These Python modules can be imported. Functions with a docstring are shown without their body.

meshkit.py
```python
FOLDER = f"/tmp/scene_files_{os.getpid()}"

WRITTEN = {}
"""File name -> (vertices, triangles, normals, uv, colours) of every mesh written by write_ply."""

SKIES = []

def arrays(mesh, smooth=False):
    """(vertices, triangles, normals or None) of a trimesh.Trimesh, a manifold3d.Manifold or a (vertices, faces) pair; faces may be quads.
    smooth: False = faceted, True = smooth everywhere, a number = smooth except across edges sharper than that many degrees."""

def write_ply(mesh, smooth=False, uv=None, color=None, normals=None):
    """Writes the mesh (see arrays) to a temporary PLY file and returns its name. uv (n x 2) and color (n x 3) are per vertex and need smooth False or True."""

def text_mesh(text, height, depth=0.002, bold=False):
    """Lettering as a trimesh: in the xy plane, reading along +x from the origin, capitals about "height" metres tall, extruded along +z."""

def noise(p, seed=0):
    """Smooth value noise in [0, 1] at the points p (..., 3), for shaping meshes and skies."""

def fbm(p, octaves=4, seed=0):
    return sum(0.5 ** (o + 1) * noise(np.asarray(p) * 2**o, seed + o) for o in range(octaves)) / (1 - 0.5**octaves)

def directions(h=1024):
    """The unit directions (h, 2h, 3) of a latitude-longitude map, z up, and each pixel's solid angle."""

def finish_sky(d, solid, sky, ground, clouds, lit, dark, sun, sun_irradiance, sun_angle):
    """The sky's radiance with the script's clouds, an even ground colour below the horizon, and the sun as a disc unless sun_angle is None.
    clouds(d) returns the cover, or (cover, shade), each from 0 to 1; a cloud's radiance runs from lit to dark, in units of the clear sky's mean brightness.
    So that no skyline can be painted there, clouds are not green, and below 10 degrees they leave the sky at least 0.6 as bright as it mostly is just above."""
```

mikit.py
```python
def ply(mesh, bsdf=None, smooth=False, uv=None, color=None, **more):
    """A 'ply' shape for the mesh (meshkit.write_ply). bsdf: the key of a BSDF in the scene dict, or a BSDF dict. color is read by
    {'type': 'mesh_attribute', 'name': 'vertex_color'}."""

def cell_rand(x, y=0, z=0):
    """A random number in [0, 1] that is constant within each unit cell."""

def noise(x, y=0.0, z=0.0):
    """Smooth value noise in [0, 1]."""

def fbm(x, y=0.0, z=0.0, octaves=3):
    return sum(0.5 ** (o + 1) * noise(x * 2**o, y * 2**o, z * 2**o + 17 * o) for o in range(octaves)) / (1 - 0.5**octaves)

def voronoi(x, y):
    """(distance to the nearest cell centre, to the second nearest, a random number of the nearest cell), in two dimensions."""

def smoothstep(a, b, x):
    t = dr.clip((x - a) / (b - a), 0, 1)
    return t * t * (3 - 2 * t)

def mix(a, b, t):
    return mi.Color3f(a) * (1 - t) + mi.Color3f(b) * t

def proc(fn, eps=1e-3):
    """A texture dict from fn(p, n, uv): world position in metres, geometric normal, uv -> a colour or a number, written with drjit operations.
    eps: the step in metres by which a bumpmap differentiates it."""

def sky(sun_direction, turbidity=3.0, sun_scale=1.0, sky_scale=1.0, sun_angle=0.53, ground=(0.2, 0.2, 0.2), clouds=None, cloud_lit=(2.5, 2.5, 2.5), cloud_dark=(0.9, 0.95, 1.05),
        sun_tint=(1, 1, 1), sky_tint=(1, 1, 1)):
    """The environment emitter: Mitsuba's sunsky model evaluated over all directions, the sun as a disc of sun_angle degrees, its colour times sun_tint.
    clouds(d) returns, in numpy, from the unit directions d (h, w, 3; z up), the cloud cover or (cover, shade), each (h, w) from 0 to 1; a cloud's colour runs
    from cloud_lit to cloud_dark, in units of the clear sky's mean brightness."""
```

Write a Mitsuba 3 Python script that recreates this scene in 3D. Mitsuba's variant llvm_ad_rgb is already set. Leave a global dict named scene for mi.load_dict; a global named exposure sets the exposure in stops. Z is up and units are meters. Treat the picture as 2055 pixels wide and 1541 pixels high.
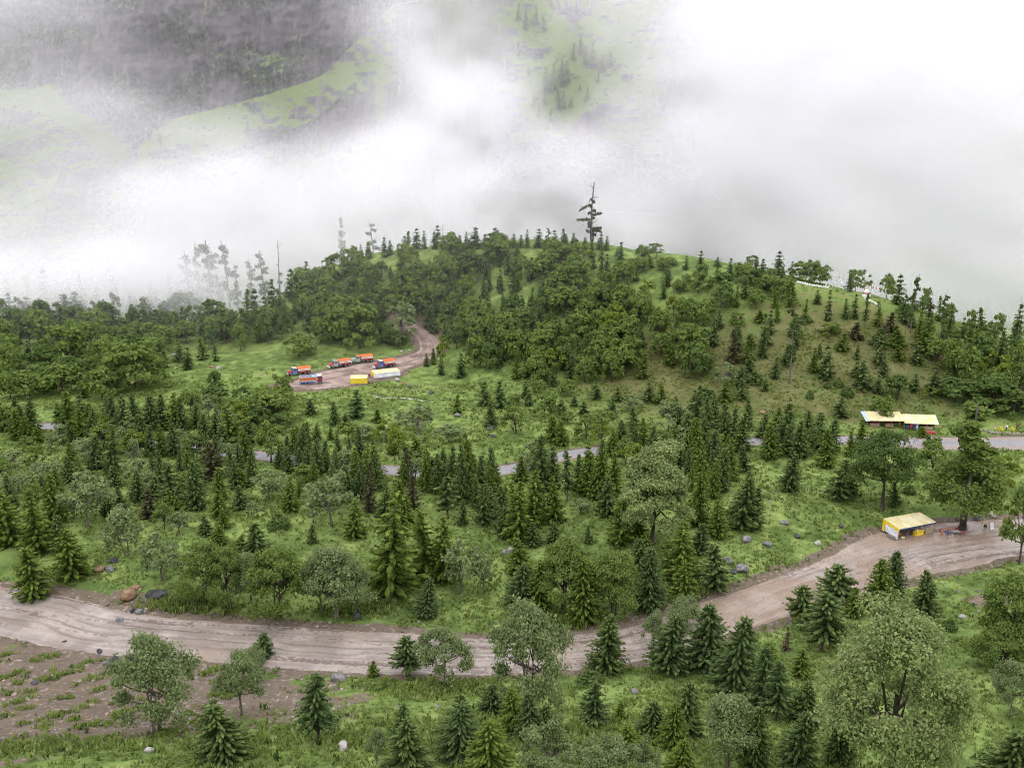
import math, random
import numpy as np, trimesh, drjit as dr, mitsuba as mi, mikit, meshkit
from scipy.interpolate import RBFInterpolator, RegularGridInterpolator
from scipy.spatial import cKDTree
T = mi.ScalarTransform4f
scene, labels = {}, {}
rng = np.random.default_rng(7)
random.seed(7)

# ---------------------------------------------------------------- camera, sky, exposure
EYE = (0.0, 0.0, 80.0)
PITCH = math.radians(15.0)
scene['camera'] = {'type': 'perspective', 'fov': 58.0, 'fov_axis': 'x', 'near_clip': 0.5, 'far_clip': 6000.0,
    'to_world': T().look_at(origin=list(EYE), target=[0, math.cos(PITCH), 80 - math.sin(PITCH)], up=[0, 0, 1])}


def overcast(d):
    n = meshkit.fbm(d * 3.1, 4, 5)
    return np.ones(d.shape[:2]), np.clip(0.5 * n - .05, 0, 1)


scene['sky'] = mikit.sky((-0.15, -0.45, 0.88), turbidity=4, sun_scale=0.09, sun_angle=40, sun_tint=(.9, .95, 1.08), clouds=overcast,
                         cloud_lit=(2.56, 2.5, 2.72), cloud_dark=(2.05, 2.0, 2.2), ground=(0.12, 0.13, 0.09))
exposure = 3.0


def tag(key, label, cat=None, group=None, kind=None):
    e = {'label': label}
    if cat: e['category'] = cat
    if group: e['group'] = group
    if kind: e['kind'] = kind
    labels[key] = e


def struct(key, label):
    labels[key] = {'label': label, 'kind': 'structure'}


def diffuse(c): return {'type': 'twosided', 'bsdf': {'type': 'diffuse', 'reflectance': {'type': 'rgb', 'value': list(c)}}}


def plastic(c, r=0.5, metallic=0.0):
    return {'type': 'twosided', 'bsdf': {'type': 'principled', 'base_color': {'type': 'rgb', 'value': list(c)}, 'roughness': r, 'metallic': metallic, 'specular': 0.4}}


# ---------------------------------------------------------------- terrain
CTRL = [(-88.9, 144.7, 0.5), (-64.7, 138.1, 0.0), (-34.8, 134.9, 0.0), (-2.2, 131.9, 0.0), (18.1, 134.9, 0.0), (51.8, 152.0, 0.0), (82.0, 169.8, 0.0), (104.3, 173.4, 0.5), (-79.5, 163.2, 1.5), (-41.3, 164.3, 1.0), (-2.6, 163.1, 0.5), (36.6, 167.7, 1.5), (67.4, 186.8, 2.0), (-110.1, 194.9, 1.0), (-87.3, 208.9, 0.5), (-36.9, 194.9, 1.0), (19.4, 194.9, 1.0), (68.8, 209.6, 1.5), (108.6, 204.9, 2.0), (-133.1, 252.0, 0.0), (-97.8, 236.5, 0.0), (-64.3, 226.4, 0.0), (-29.3, 215.3, 0.0), (-0.9, 216.4, 0.0), (16.0, 228.4, 0.0), (66.4, 237.3, 0.0), (91.3, 239.0, 0.0), (138.6, 237.3, 0.0), (-150.9, 290.7, 0.5), (-110.1, 315.5, 1.0), (-82.5, 278.9, 0.5), (-11.5, 262.3, 0.6), (33.5, 267.9, 0.5), (-68.2, 299.9, 0.6), (-57.8, 317.1, 0.6), (-41.7, 330.6, 1.0), (-34.5, 351.5, 2.0), (-51.7, 366.2, 9.0), (-57.1, 369.8, 12.0), (-26.7, 326.7, 1.0), (-4.6, 300.3, 0.5), (26.8, 277.1, 1.0), (54.9, 261.9, 1.5), (82.5, 255.4, 1.5), (105.1, 257.8, 1.2), (127.2, 258.5, 1.0), (147.2, 253.6, 1.0), (-124.1, 358.2, 0.5), (-163.7, 358.2, 0.5), (-198.1, 356.0, 1.0), (-92.4, 358.3, 2.5), (-229.6, 407.5, 1.0), (-173.7, 407.5, 1.0), (-127.4, 402.3, 2.0), (-98.6, 400.0, 13.5), (-100.5, 422.0, 11.0), (-103.5, 470.0, -12.5), (-88.8, 402.0, 19.8), (-90.6, 424.0, 17.3), (-93.3, 472.0, -6.2), (-72.9, 412.0, 25.0), (-74.3, 434.0, 22.5), (-76.5, 482.0, -1.0), (-50.0, 408.0, 30.6), (-51.0, 430.0, 28.1), (-52.5, 478.0, 4.6), (-27.4, 400.0, 33.7), (-28.0, 422.0, 31.2), (-28.8, 470.0, 7.7), (-5.8, 390.0, 35.9), (-5.9, 412.0, 33.4), (-6.0, 460.0, 9.9), (15.0, 385.0, 36.5), (15.3, 407.0, 34.0), (15.7, 455.0, 10.5), (34.8, 376.0, 37.1), (35.5, 398.0, 34.6), (36.6, 446.0, 11.1), (53.6, 365.0, 34.6), (54.6, 387.0, 32.1), (56.3, 435.0, 8.6), (71.3, 355.0, 34.3), (72.7, 377.0, 31.8), (74.9, 425.0, 8.3), (88.1, 345.0, 32.1), (89.9, 367.0, 29.6), (92.5, 415.0, 6.1), (104.6, 337.0, 29.3), (106.7, 359.0, 26.8), (109.9, 407.0, 3.3), (120.0, 328.0, 26.4), (122.4, 350.0, 23.9), (126.0, 398.0, 0.4), (135.0, 320.0, 22.9), (137.7, 342.0, 20.4), (141.8, 390.0, -3.1), (149.8, 313.0, 19.3), (152.7, 335.0, 16.8), (157.2, 383.0, -6.7), (173.3, 305.0, 10.6), (176.8, 327.0, 8.1), (182.0, 375.0, -15.4), (250.0, 300.0, 6.0), (330.0, 300.0, 2.0), (300.0, 260.0, 1.0), (300.0, 200.0, 2.0), (330.0, 420.0, -20.0), (-300.0, 455.0, -3.0), (-200.0, 455.0, -3.0), (-100.0, 455.0, -3.0), (-350.0, 540.0, -28.0), (-350.0, 640.0, -45.0), (-200.0, 540.0, -28.0), (-200.0, 640.0, -45.0), (-60.0, 540.0, -28.0), (-60.0, 640.0, -45.0), (80.0, 540.0, -28.0), (80.0, 640.0, -45.0), (220.0, 540.0, -28.0), (220.0, 640.0, -45.0), (350.0, 540.0, -28.0), (350.0, 640.0, -45.0), (-54.3, 84.0, 15.4), (-35.8, 84.0, 15.4), (-17.3, 84.0, 15.4), (-0.0, 84.0, 15.4), (19.9, 85.0, 14.6), (39.1, 86.0, 13.8), (56.9, 88.0, 12.3), (-66.6, 112.0, 5.1), (-50.1, 112.0, 5.1), (-38.4, 104.0, 7.5), (-26.4, 105.0, 7.6), (-11.9, 124.0, 1.2), (-8.3, 105.0, 7.6), (16.2, 119.0, 2.1), (13.8, 100.0, 8.9), (32.0, 110.0, 4.9), (53.3, 131.0, 1.5), (72.8, 139.0, 1.3), (73.2, 124.0, 4.0), (63.7, 106.0, 6.9), (49.2, 133.0, 1.2), (-90.0, 45.0, 34.0), (-90.0, 20.0, 58.0), (-90.0, 0.0, 76.5), (-90.0, -40.0, 98.0), (-45.0, 45.0, 34.0), (-45.0, 20.0, 58.0), (-45.0, 0.0, 76.5), (-45.0, -40.0, 98.0), (0.0, 45.0, 34.0), (0.0, 20.0, 58.0), (0.0, 0.0, 76.5), (0.0, -40.0, 98.0), (45.0, 45.0, 34.0), (45.0, 20.0, 58.0), (45.0, 0.0, 76.5), (45.0, -40.0, 98.0), (90.0, 45.0, 34.0), (90.0, 20.0, 58.0), (90.0, 0.0, 76.5), (90.0, -40.0, 98.0), (-300.0, 120.0, 4.0), (-300.0, 60.0, 26.0), (-300.0, 0.0, 70.0), (300.0, 120.0, 4.0), (300.0, 60.0, 26.0), (300.0, 0.0, 70.0), (-300.0, 220.0, 2.0), (-300.0, 330.0, 4.0)]
_c = np.array(CTRL)
_rbf = RBFInterpolator(_c[:, :2], _c[:, 2], kernel='thin_plate_spline', smoothing=2.0)


def fb(x, y, s, o=3, seed=0):
    return meshkit.fbm(np.stack([x / s, y / s, np.zeros_like(x) + seed * 7.3], -1), o, seed)


def spline(pts, step=1.0):
    p = np.array(pts, float)
    t = np.r_[0, np.cumsum(np.linalg.norm(np.diff(p[:, :2], axis=0), axis=1))]
    from scipy.interpolate import PchipInterpolator
    s = np.arange(0, t[-1], step)
    return PchipInterpolator(t, p)(s)


# roads: x, y, half width
ROADS = {
 'muddy_road': [(-150, 158, 7.5), (-110, 149, 7.6), (-89.5, 145.4, 7.4), (-64.7, 137.9, 6.6), (-43.2, 134.6, 6.1), (-22.4, 132.3, 6.2), (-2.2, 131.2, 5.3), (18.1, 134.2, 5.2), (36.2, 143.5, 5.8), (51.8, 152.5, 6.2), (65.8, 161, 6.8), (81.7, 170.5, 9.5), (104.5, 176, 8.0), (160, 178, 7)],
 'paved_road': [(-190, 250, 2.8), (-133, 252, 2.8), (-97.8, 236.5, 2.8), (-64.3, 226.4, 2.9), (-29.3, 215.8, 3.0), (-14, 213.0, 3.0), (-0.9, 216.6, 3.0), (16, 228.2, 3.0), (40, 236, 3.0), (66.4, 238.5, 3.0), (91.3, 239.5, 3.1), (112, 238, 5.0), (138.6, 237, 5.5), (200, 236, 5)],
 'truck_lot': [(-73, 293, 4.5), (-66, 298, 8.5), (-58, 306, 11.5), (-50, 314, 11.0), (-42, 324, 7.5), (-35, 333, 5.5), (-30.5, 343, 4.8), (-33, 354, 4.2), (-40, 362, 3.8), (-48, 369, 3.2), (-54, 375, 2.6)],
}
ROADC = {}
for _k, _p in ROADS.items():
    s_ = spline(_p)
    z_ = _rbf(s_[:, :2])
    z_ = np.convolve(np.pad(z_, 12, mode='edge'), np.ones(25) / 25, 'valid')
    ROADC[_k] = np.c_[s_, z_]
_rt = {k: cKDTree(v[:, :2]) for k, v in ROADC.items()}


def ground_z(x, y):
    x, y = np.asarray(x, float), np.asarray(y, float)
    sh = x.shape
    xf, yf = x.ravel(), y.ravel()
    z = np.concatenate([_rbf(np.c_[a, b]) for a, b in zip(np.array_split(xf, 40), np.array_split(yf, 40)) if len(a)])
    near = np.clip((300 - yf) / 200, 0.15, 1)
    bump = (fb(xf, yf, 22, 3, 1) - .5) * 3.2 + (fb(xf, yf, 6, 3, 2) - .5) * 1.2 + (fb(xf, yf, 1.7, 2, 3) - .5) * .5 * near
    wob = (fb(xf, yf, 5, 3, 4) - .5) * 3.0 + (fb(xf, yf, 1.6, 2, 9) - .5) * 1.0
    keep = np.ones_like(z)
    zr = np.zeros_like(z); wr = np.zeros_like(z); gap = np.full_like(z, 60.)
    for k, t in _rt.items():
        c = ROADC[k]
        d, i = t.query(np.c_[xf, yf], distance_upper_bound=40)
        ok = np.isfinite(d)
        i = np.where(ok, i, 0)
        d = np.where(ok, d + wob * (.5 if k == 'paved_road' else 1.0), 99)
        hw = c[i, 2]
        flat = np.clip((d - hw) / 6.0, 0, 1); flat = flat * flat * (3 - 2 * flat)
        keep = np.minimum(keep, flat)
        inside = np.clip((hw + .4 - d) / 1.2, 0, 1)
        zr = np.where(flat < 1, c[i, 3] - .35 * inside * inside * (3 - 2 * inside) + .02, zr)
        wr = np.maximum(wr, 1 - flat)
        gap = np.minimum(gap, d - hw + (1.6 if k == 'paved_road' else 0))
    z = z + bump * (.25 + .75 * keep)
    z = z * (1 - wr) + zr * wr
    return z.reshape(sh), gap.reshape(sh)


def spaced(a):
    out = [a[0][0]]
    for (p, _), (q, s) in zip(a[:-1], a[1:]):
        n = max(1, int(round((q - p) / s)))
        out += list(np.linspace(p, q, n + 1)[1:])
    return np.array(out)


GX = spaced([(-1500, 0), (-400, 60), (-240, 4), (-130, 1.3), (150, .8), (240, 2.0), (420, 6), (1500, 60)])
GY = spaced([(-60, 0), (40, 5), (72, 2), (185, .65), (300, 1.0), (430, 1.5), (520, 4), (800, 20), (1600, 60)])
_gx, _gy = np.meshgrid(GX, GY)
GZ, GAP = ground_z(_gx, _gy)
_look = RegularGridInterpolator((GY, GX), GZ, bounds_error=False, fill_value=0.0)


def gz(x, y):
    return float(_look((y, x)))


def grid_mesh(X, Y, Z):
    h, w = X.shape
    v = np.stack([X, Y, Z], -1).reshape(-1, 3)
    i = (np.arange(h - 1)[:, None] * w + np.arange(w - 1)[None, :]).ravel()
    return v, np.stack([i, i + 1, i + w + 1, i + w], 1)


# dirt areas: x, y, radius x, radius y, angle, strength
DIRT = [(-70,113,44,22,-.1,1.25),(-46,107,15,8,0,.9),(-33,112,12,6,0,.7),(-80,150,30,5,-.2,.8),(-30,139,26,3.2,0,.75),(-30,126,30,2.4,0,.6),(-56,86,12,3,0,.6),(86,148,9,4,.3,.8),(-130,298,8,6,0,1.)]
OLIVE = [(62,285,45,30,-.3,1.),(110,290,40,30,-.3,1.),(90,262,60,10,0,.8)]


def zones(p, table):
    m = mi.Float(0)
    for cx, cy, rx, ry, a, s in table:
        c, n = math.cos(a), math.sin(a)
        dx, dy = p.x - cx, p.y - cy
        q = dr.square((dx * c + dy * n) / rx) + dr.square((dy * c - dx * n) / ry)
        m = dr.maximum(m, s * dr.exp(-q))
    return m


mix, ss, fbm, noise = mikit.mix, mikit.smoothstep, mikit.fbm, mikit.noise


def ground_color(p, n, uv):
    n1 = fbm(p.x / 14, p.y / 14, 1.3, 4)
    n2 = fbm(p.x / 2.6, p.y / 2.6, 5.1, 3)
    n3 = fbm(p.x / .55, p.y / .55, 2.2, 2)
    g = mix((.092, .142, .042), (.186, .254, .074), ss(.30, .72, n1 * .55 + n2 * .45))
    g = mix(g, (.26, .305, .100), ss(.55, .82, n2 * .6 + n3 * .4) * .75)
    g = mix(g, (.050, .075, .018), ss(.52, .25, n3 * .55 + n2 * .45) * .5)
    ol = ss(.25, .75, zones(p, OLIVE) + (n2 - .5) * .9 + (n1 - .5) * .6)
    g = mix(g, mix((.085, .085, .030), (.135, .115, .062), n2), ol * .75)
    d = dr.maximum(zones(p, DIRT), ss(4.2, .4, uv.x) * 1.05)
    dm = ss(.40, .56, d + (n1 - .5) * .5 + (n2 - .5) * .75 + (n3 - .5) * .25)
    soil = mix((.088, .070, .052), (.190, .158, .120), n2 * .5 + n3 * .5)
    soil = mix(soil, (.26, .22, .18), ss(.66, .8, n3))
    bare = ss(.70, .80, n2 * .62 + n1 * .38) * .8
    return mix(mix(g, soil, bare), soil, dm)


scene['ground_mat'] = {'type': 'diffuse', 'reflectance': mikit.proc(ground_color)}
# the ground's u holds the metres to the nearest road edge, for the muddy verge
scene['ground'] = mikit.ply(grid_mesh(_gx, _gy, GZ), 'ground_mat', smooth=True, uv=np.c_[GAP.ravel(), _gy.ravel()])
struct('ground', 'grassy valley floor, near slope and wooded knoll')


def road_mesh(key, n=27, step=1):
    c = ROADC[key][::step]
    tan = np.gradient(c[:, :2], axis=0); tan /= np.linalg.norm(tan, axis=1, keepdims=True)
    nor = np.c_[-tan[:, 1], tan[:, 0]]
    # two dense passes along so that ruts show
    t = np.linspace(-1.18, 1.18, n)
    X = c[:, None, 0] + nor[:, None, 0] * t[None] * c[:, None, 2]
    Yv = c[:, None, 1] + nor[:, None, 1] * t[None] * c[:, None, 2]
    dist = np.arange(len(c)) * float(step)
    S = np.broadcast_to(dist[:, None], X.shape); V = t[None] * c[:, None, 2]
    V = np.broadcast_to(V, X.shape)
    paved = key == 'paved_road'
    rut = (meshkit.fbm(np.stack([S / 26, V / .9, S * 0 + 3], -1), 3, 11) - .5) * (.05 if paved else .34)
    rut += (meshkit.fbm(np.stack([X / 2.2, Yv / 2.2, S * 0], -1), 3, 12) - .5) * (.03 if paved else .16)
    edge = np.clip((np.abs(t) - .93) / .25, 0, 1)[None]
    Z = c[:, None, 3] + rut + (.05 if paved else .0) - edge * .55
    v, f = grid_mesh(X, Yv, Z)
    f = f[:, ::-1]
    return (v, f), np.c_[S.ravel(), V.ravel()]


def mud_color(p, n, uv):
    a = fbm(uv.x / 30, uv.y / .8, 1.0, 4)
    b = fbm(p.x / 3.2, p.y / 3.2, 4.0, 4)
    c = fbm(p.x / .5, p.y / .5, 7.0, 2)
    col = mix((.178, .151, .127), (.325, .285, .246), ss(.28, .72, a * .5 + b * .4 + c * .1))
    col = mix(col, (.105, .078, .062), ss(.53, .66, a * .72 + c * .28) * .85)
    wy = dr.abs(uv.y + (fbm(uv.x / 18, 2.0, 5.0, 3) - .5) * 5)
    trk = dr.maximum(dr.exp(-dr.square((wy - 1.0) / .28)), dr.exp(-dr.square((wy - 3.1) / .32))) * ss(.35, .6, fbm(uv.x / 7, uv.y / 3, 8.0, 3))
    col = mix(col, (.095, .074, .058), trk * .55)
    col = mix(col, (.37, .325, .29), ss(.63, .78, b * .5 + a * .2 + c * .3) * .6)
    return mix(col, (.22, .160, .115), ss(.54, .72, fbm(p.x / 16, p.y / 16, 9.0, 3)) * .75)


def lot_color(p, n, uv):
    a = fbm(uv.x / 22, uv.y / 1.4, 1.0, 4)
    b = fbm(p.x / 3.2, p.y / 3.2, 4.0, 4)
    col = mix((.150, .105, .082), (.290, .225, .190), ss(.28, .72, a * .5 + b * .5))
    return mix(col, (.095, .066, .050), ss(.56, .68, fbm(p.x / 7, p.y / 7, 3.0, 4)) * .7)


def mud_rough(p, n, uv):
    a = fbm(uv.x / 30, uv.y / 1.1, 1.0, 4)
    b = fbm(p.x / 5.0, p.y / 5.0, 14.0, 3)
    return .90 - .66 * ss(.42, .60, a * .45 + b * .55)


def tar_color(p, n, uv):
    a = fbm(uv.x / 25, uv.y / .9, 1.0, 3)
    b = fbm(p.x / 2.0, p.y / 2.0, 4.0, 3)
    e = ss(.72, .98, dr.abs(uv.y) / 3.0 + (b - .5) * .5)
    col = mix((.140, .140, .143), (.235, .233, .236), a * .5 + b * .5)
    return mix(col, (.22, .175, .14), e * .8)


scene['mud_mat'] = {'type': 'principled', 'base_color': mikit.proc(mud_color), 'roughness': mikit.proc(mud_rough), 'specular': .5}
scene['lot_mat'] = {'type': 'principled', 'base_color': mikit.proc(lot_color), 'roughness': .75, 'specular': .4}
scene['tar_mat'] = {'type': 'principled', 'base_color': mikit.proc(tar_color), 'roughness': .55, 'specular': .5}
for _k, _l in (('muddy_road', 'wide wet muddy road curving across the foreground'), ('paved_road', 'narrow grey paved road between the trees'), ('truck_lot', 'brown dirt pull-off and bend where the tankers are parked')):
    _m, _uv = road_mesh(_k)
    scene[_k] = mikit.ply(_m, {'paved_road': 'tar_mat', 'truck_lot': 'lot_mat'}.get(_k, 'mud_mat'), smooth=True, uv=_uv)
    struct(_k, _l)

# ---------------------------------------------------------------- far mountainside: a steep sheet, its depth given over x and height
MX, MZ = np.meshgrid(np.linspace(-760, 660, 660), np.linspace(-70, 420, 240))


def mountain_y(x, z):
    def n3(sx, sz, o, seed): return meshkit.fbm(np.stack([x / sx, z / sz, x * 0 + seed], -1), o, seed)
    warp = (n3(160, 90, 3, 21) - .5) * 90
    lip = (n3(60, 40, 3, 22) - .5) * 26
    # cliff with ledges
    zz = z + (n3(120, 60, 3, 23) - .5) * 70 + .12 * x
    led = np.floor(zz / 44) + np.clip(((zz / 44) % 1 - .62) / .38, 0, 1)
    cliff = 905 + warp * .8 + led * 4 * (n3(70, 40, 2, 30) + .3) + .30 * z - 30
    rid = np.abs(n3(15, 120, 3, 24) - .5) * 2
    rid2 = np.abs(n3(5.5, 34, 3, 25) - .5) * 2
    cliff = cliff + rid * 26 + rid2 * 10 + (n3(8, 6, 4, 26) - .5) * 15
    # grassy spur running down to the left
    pts = np.array([(-40, 205), (-100, 190), (-116, 172), (-165, 131), (-217, 113), (-260, 103), (-300, 94), (-335, 66), (-400, 10), (-700, -40)])[::-1]
    zl = np.interp(x, pts[:, 0], pts[:, 1])
    drop = zl - z + lip * .25
    sp = 842 - 1.05 * drop + (n3(40, 30, 4, 27) - .5) * 22 + np.where(drop < 0, -drop * 9.0, 0)
    cl = np.clip((-110 - x) / 60, 0, 1)
    st_ = np.clip(drop - 40 - lip * .5, 0, 26)
    sp = sp + cl * (st_ * .98 + np.where((st_ > 0) & (st_ < 26), rid * 10 + rid2 * 5, 0))
    # grass slope at the far left
    z3 = np.interp(x, [-700, -440, -392, -345, -320], [112, 108, 84, 40, 0])
    sp = np.minimum(sp, 850 - .95 * (z3 - z) + (n3(40, 30, 4, 29) - .5) * 24 + np.where(z3 < z, (z - z3) * 3.2, 0))
    # second spur in the gap
    s2 = 770 + .95 * (z - 120) + np.abs(x - 52) * .42 + np.maximum(np.abs(x - 52) - 80, 0) * 1.5 + (n3(45, 35, 4, 28) - .5) * 30 + np.clip(z - 152, 0, 99) * -.55 + np.where(z > 150, rid * 16 + rid2 * 6, 0)
    y = np.minimum(np.minimum(cliff, sp), s2)
    # even meadow at the foot, in the hollow between the spurs and on the slope right of them
    sm = lambda v: np.clip(v, 0, 1) ** 2 * (3 - 2 * np.clip(v, 0, 1))
    even = np.maximum(np.maximum(sm((80 - z) / 60) * sm((x + 360) / 90), sm((62 - np.abs(x + 52)) / 50)), sm((x - 90) / 90))
    soft = 770 + .95 * (z - 120) + np.abs(x - 52) * .42 + np.where(x < 52, np.maximum(-28 - x, 0) * 1.5, 0) + np.clip(z - 152, 0, 99) * -.55
    w = sm((x + 130) / 110)
    soft = soft * w + np.minimum(soft, 842 - 1.05 * (zl - z)) * (1 - w)
    return y * (1 - even) + soft * even, even, np.clip((np.minimum(sp, s2) - cliff) / 8 + .5, 0, 1)


MY, MPLAIN, MCLIFF = mountain_y(MX, MZ)      # u: even meadow, v: bare cliff
_mv, _mf = grid_mesh(MX, MY, MZ)


def mountain_color(p, n, uv):
    b = fbm(p.x / 9, p.z / 22, p.y / 9, 4)
    s = fbm(p.x / 2.6, p.z / 34, p.y / 34, 3)
    c = fbm(p.x / 34, p.z / 30, 8.0, 3)
    f = fbm(p.x / 2.4, p.z / 2.4, p.y / 2.4, 3)
    rock = mix((.032, .029, .038), (.135, .120, .128), b * .55 + s * .45)
    rock = mix(rock, (.24, .20, .165), ss(.58, .72, s * .5 + c * .28 + f * .22) * .85 * ss(86, 112, p.z))
    rock = mix(rock, (.020, .036, .020), ss(.50, .66, c * .5 + f * .5) * .85)
    st = fbm(p.x / 26, p.z / 4.5, p.y / 26, 3)
    rock = rock * (.7 + .7 * st)
    g = mix((.065, .100, .028), (.140, .190, .052), c * .45 + b * .35 + f * .2)
    g = mix(g, (.034, .060, .020), ss(.56, .74, b * .6 + f * .4) * .7)
    g = mix(g, (.14, .125, .09), ss(.66, .8, s) * .6)
    up = dr.abs(n.z)
    m = mix(rock, g, ss(.56, .71, up - .24 * uv.y + (c - .5) * .40 + (f - .5) * .18))
    return mix(m, (.075, .100, .045), uv.x)


scene['mountain_mat'] = {'type': 'twosided', 'bsdf': {'type': 'diffuse', 'reflectance': mikit.proc(mountain_color)}}
scene['mountainside'] = mikit.ply((_mv, _mf), 'mountain_mat', smooth=True, uv=np.c_[MPLAIN.ravel(), MCLIFF.ravel()])
struct('mountainside', 'steep far mountainside of grey cliffs and green grass spurs half hidden in cloud')

# ---------------------------------------------------------------- foliage and bark
scene['leaf_mat'] = {'type': 'principledthin', 'base_color': {'type': 'mesh_attribute', 'name': 'vertex_color'}, 'roughness': .65, 'diff_trans': .9, 'eta': 1.33}
scene['bark_mat'] = {'type': 'twosided', 'bsdf': {'type': 'diffuse', 'reflectance': {'type': 'mesh_attribute', 'name': 'vertex_color'}}}


class Leaves:
    """Collects leaf and needle-spray quads; build() makes them one mesh with a colour per leaf."""
    def __init__(self): self.v, self.c = [], []

    def add(self, p, a, b, col):
        """centres p, half axes a and b (n x 3), colours (n x 3): kite shaped blades"""
        self.v.append(np.stack([p - a, p - b * .9 + a * .1, p + a, p + b * .9 + a * .1], 1))
        self.c.append(np.repeat(col[:, None], 4, 1))

    def mesh(self):
        v = np.concatenate(self.v).reshape(-1, 3); c = np.concatenate(self.c).reshape(-1, 3)
        i = np.arange(len(v) // 4)[:, None] * 4
        return (v, np.concatenate([i + [0, 1, 2], i + [0, 2, 3]])), np.clip(c, .004, .9)


def unit(a): return a / (np.linalg.norm(a, axis=-1, keepdims=True) + 1e-9)


def tubes(lines, sides=6, col=(.10, .08, .065), jit=.25, r=None):
    """lines: list of (points n x 3, radii n); one mesh of tapered tubes with bark colour per ring"""
    r = r or np.random.default_rng(3)
    V, Fc, C, at = [], [], [], 0
    for p, rad in lines:
        p = np.asarray(p, float); rad = np.broadcast_to(np.asarray(rad, float), (len(p),))
        t = unit(np.gradient(p, axis=0))
        a = unit(np.cross(t, [.31, .95, .05])); b = np.cross(t, a)
        an = np.arange(sides) * 2 * np.pi / sides
        ring = p[:, None] + rad[:, None, None] * (np.cos(an)[None, :, None] * a[:, None] + np.sin(an)[None, :, None] * b[:, None]) * (1 + .12 * r.standard_normal((len(p), sides, 1)))
        V.append(ring.reshape(-1, 3))
        i, j = np.meshgrid(np.arange(len(p) - 1), np.arange(sides), indexing='ij')
        q = np.stack([i * sides + j, i * sides + (j + 1) % sides, (i + 1) * sides + (j + 1) % sides, (i + 1) * sides + j], -1).reshape(-1, 4) + at
        Fc += [q[:, [0, 1, 2]], q[:, [0, 2, 3]]]
        C.append(np.asarray(col)[None] * (1 + jit * r.standard_normal((len(p) * sides, 1))))
        at += len(p) * sides
    return (np.concatenate(V), np.concatenate(Fc)), np.clip(np.concatenate(C), .02, .8)


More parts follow.
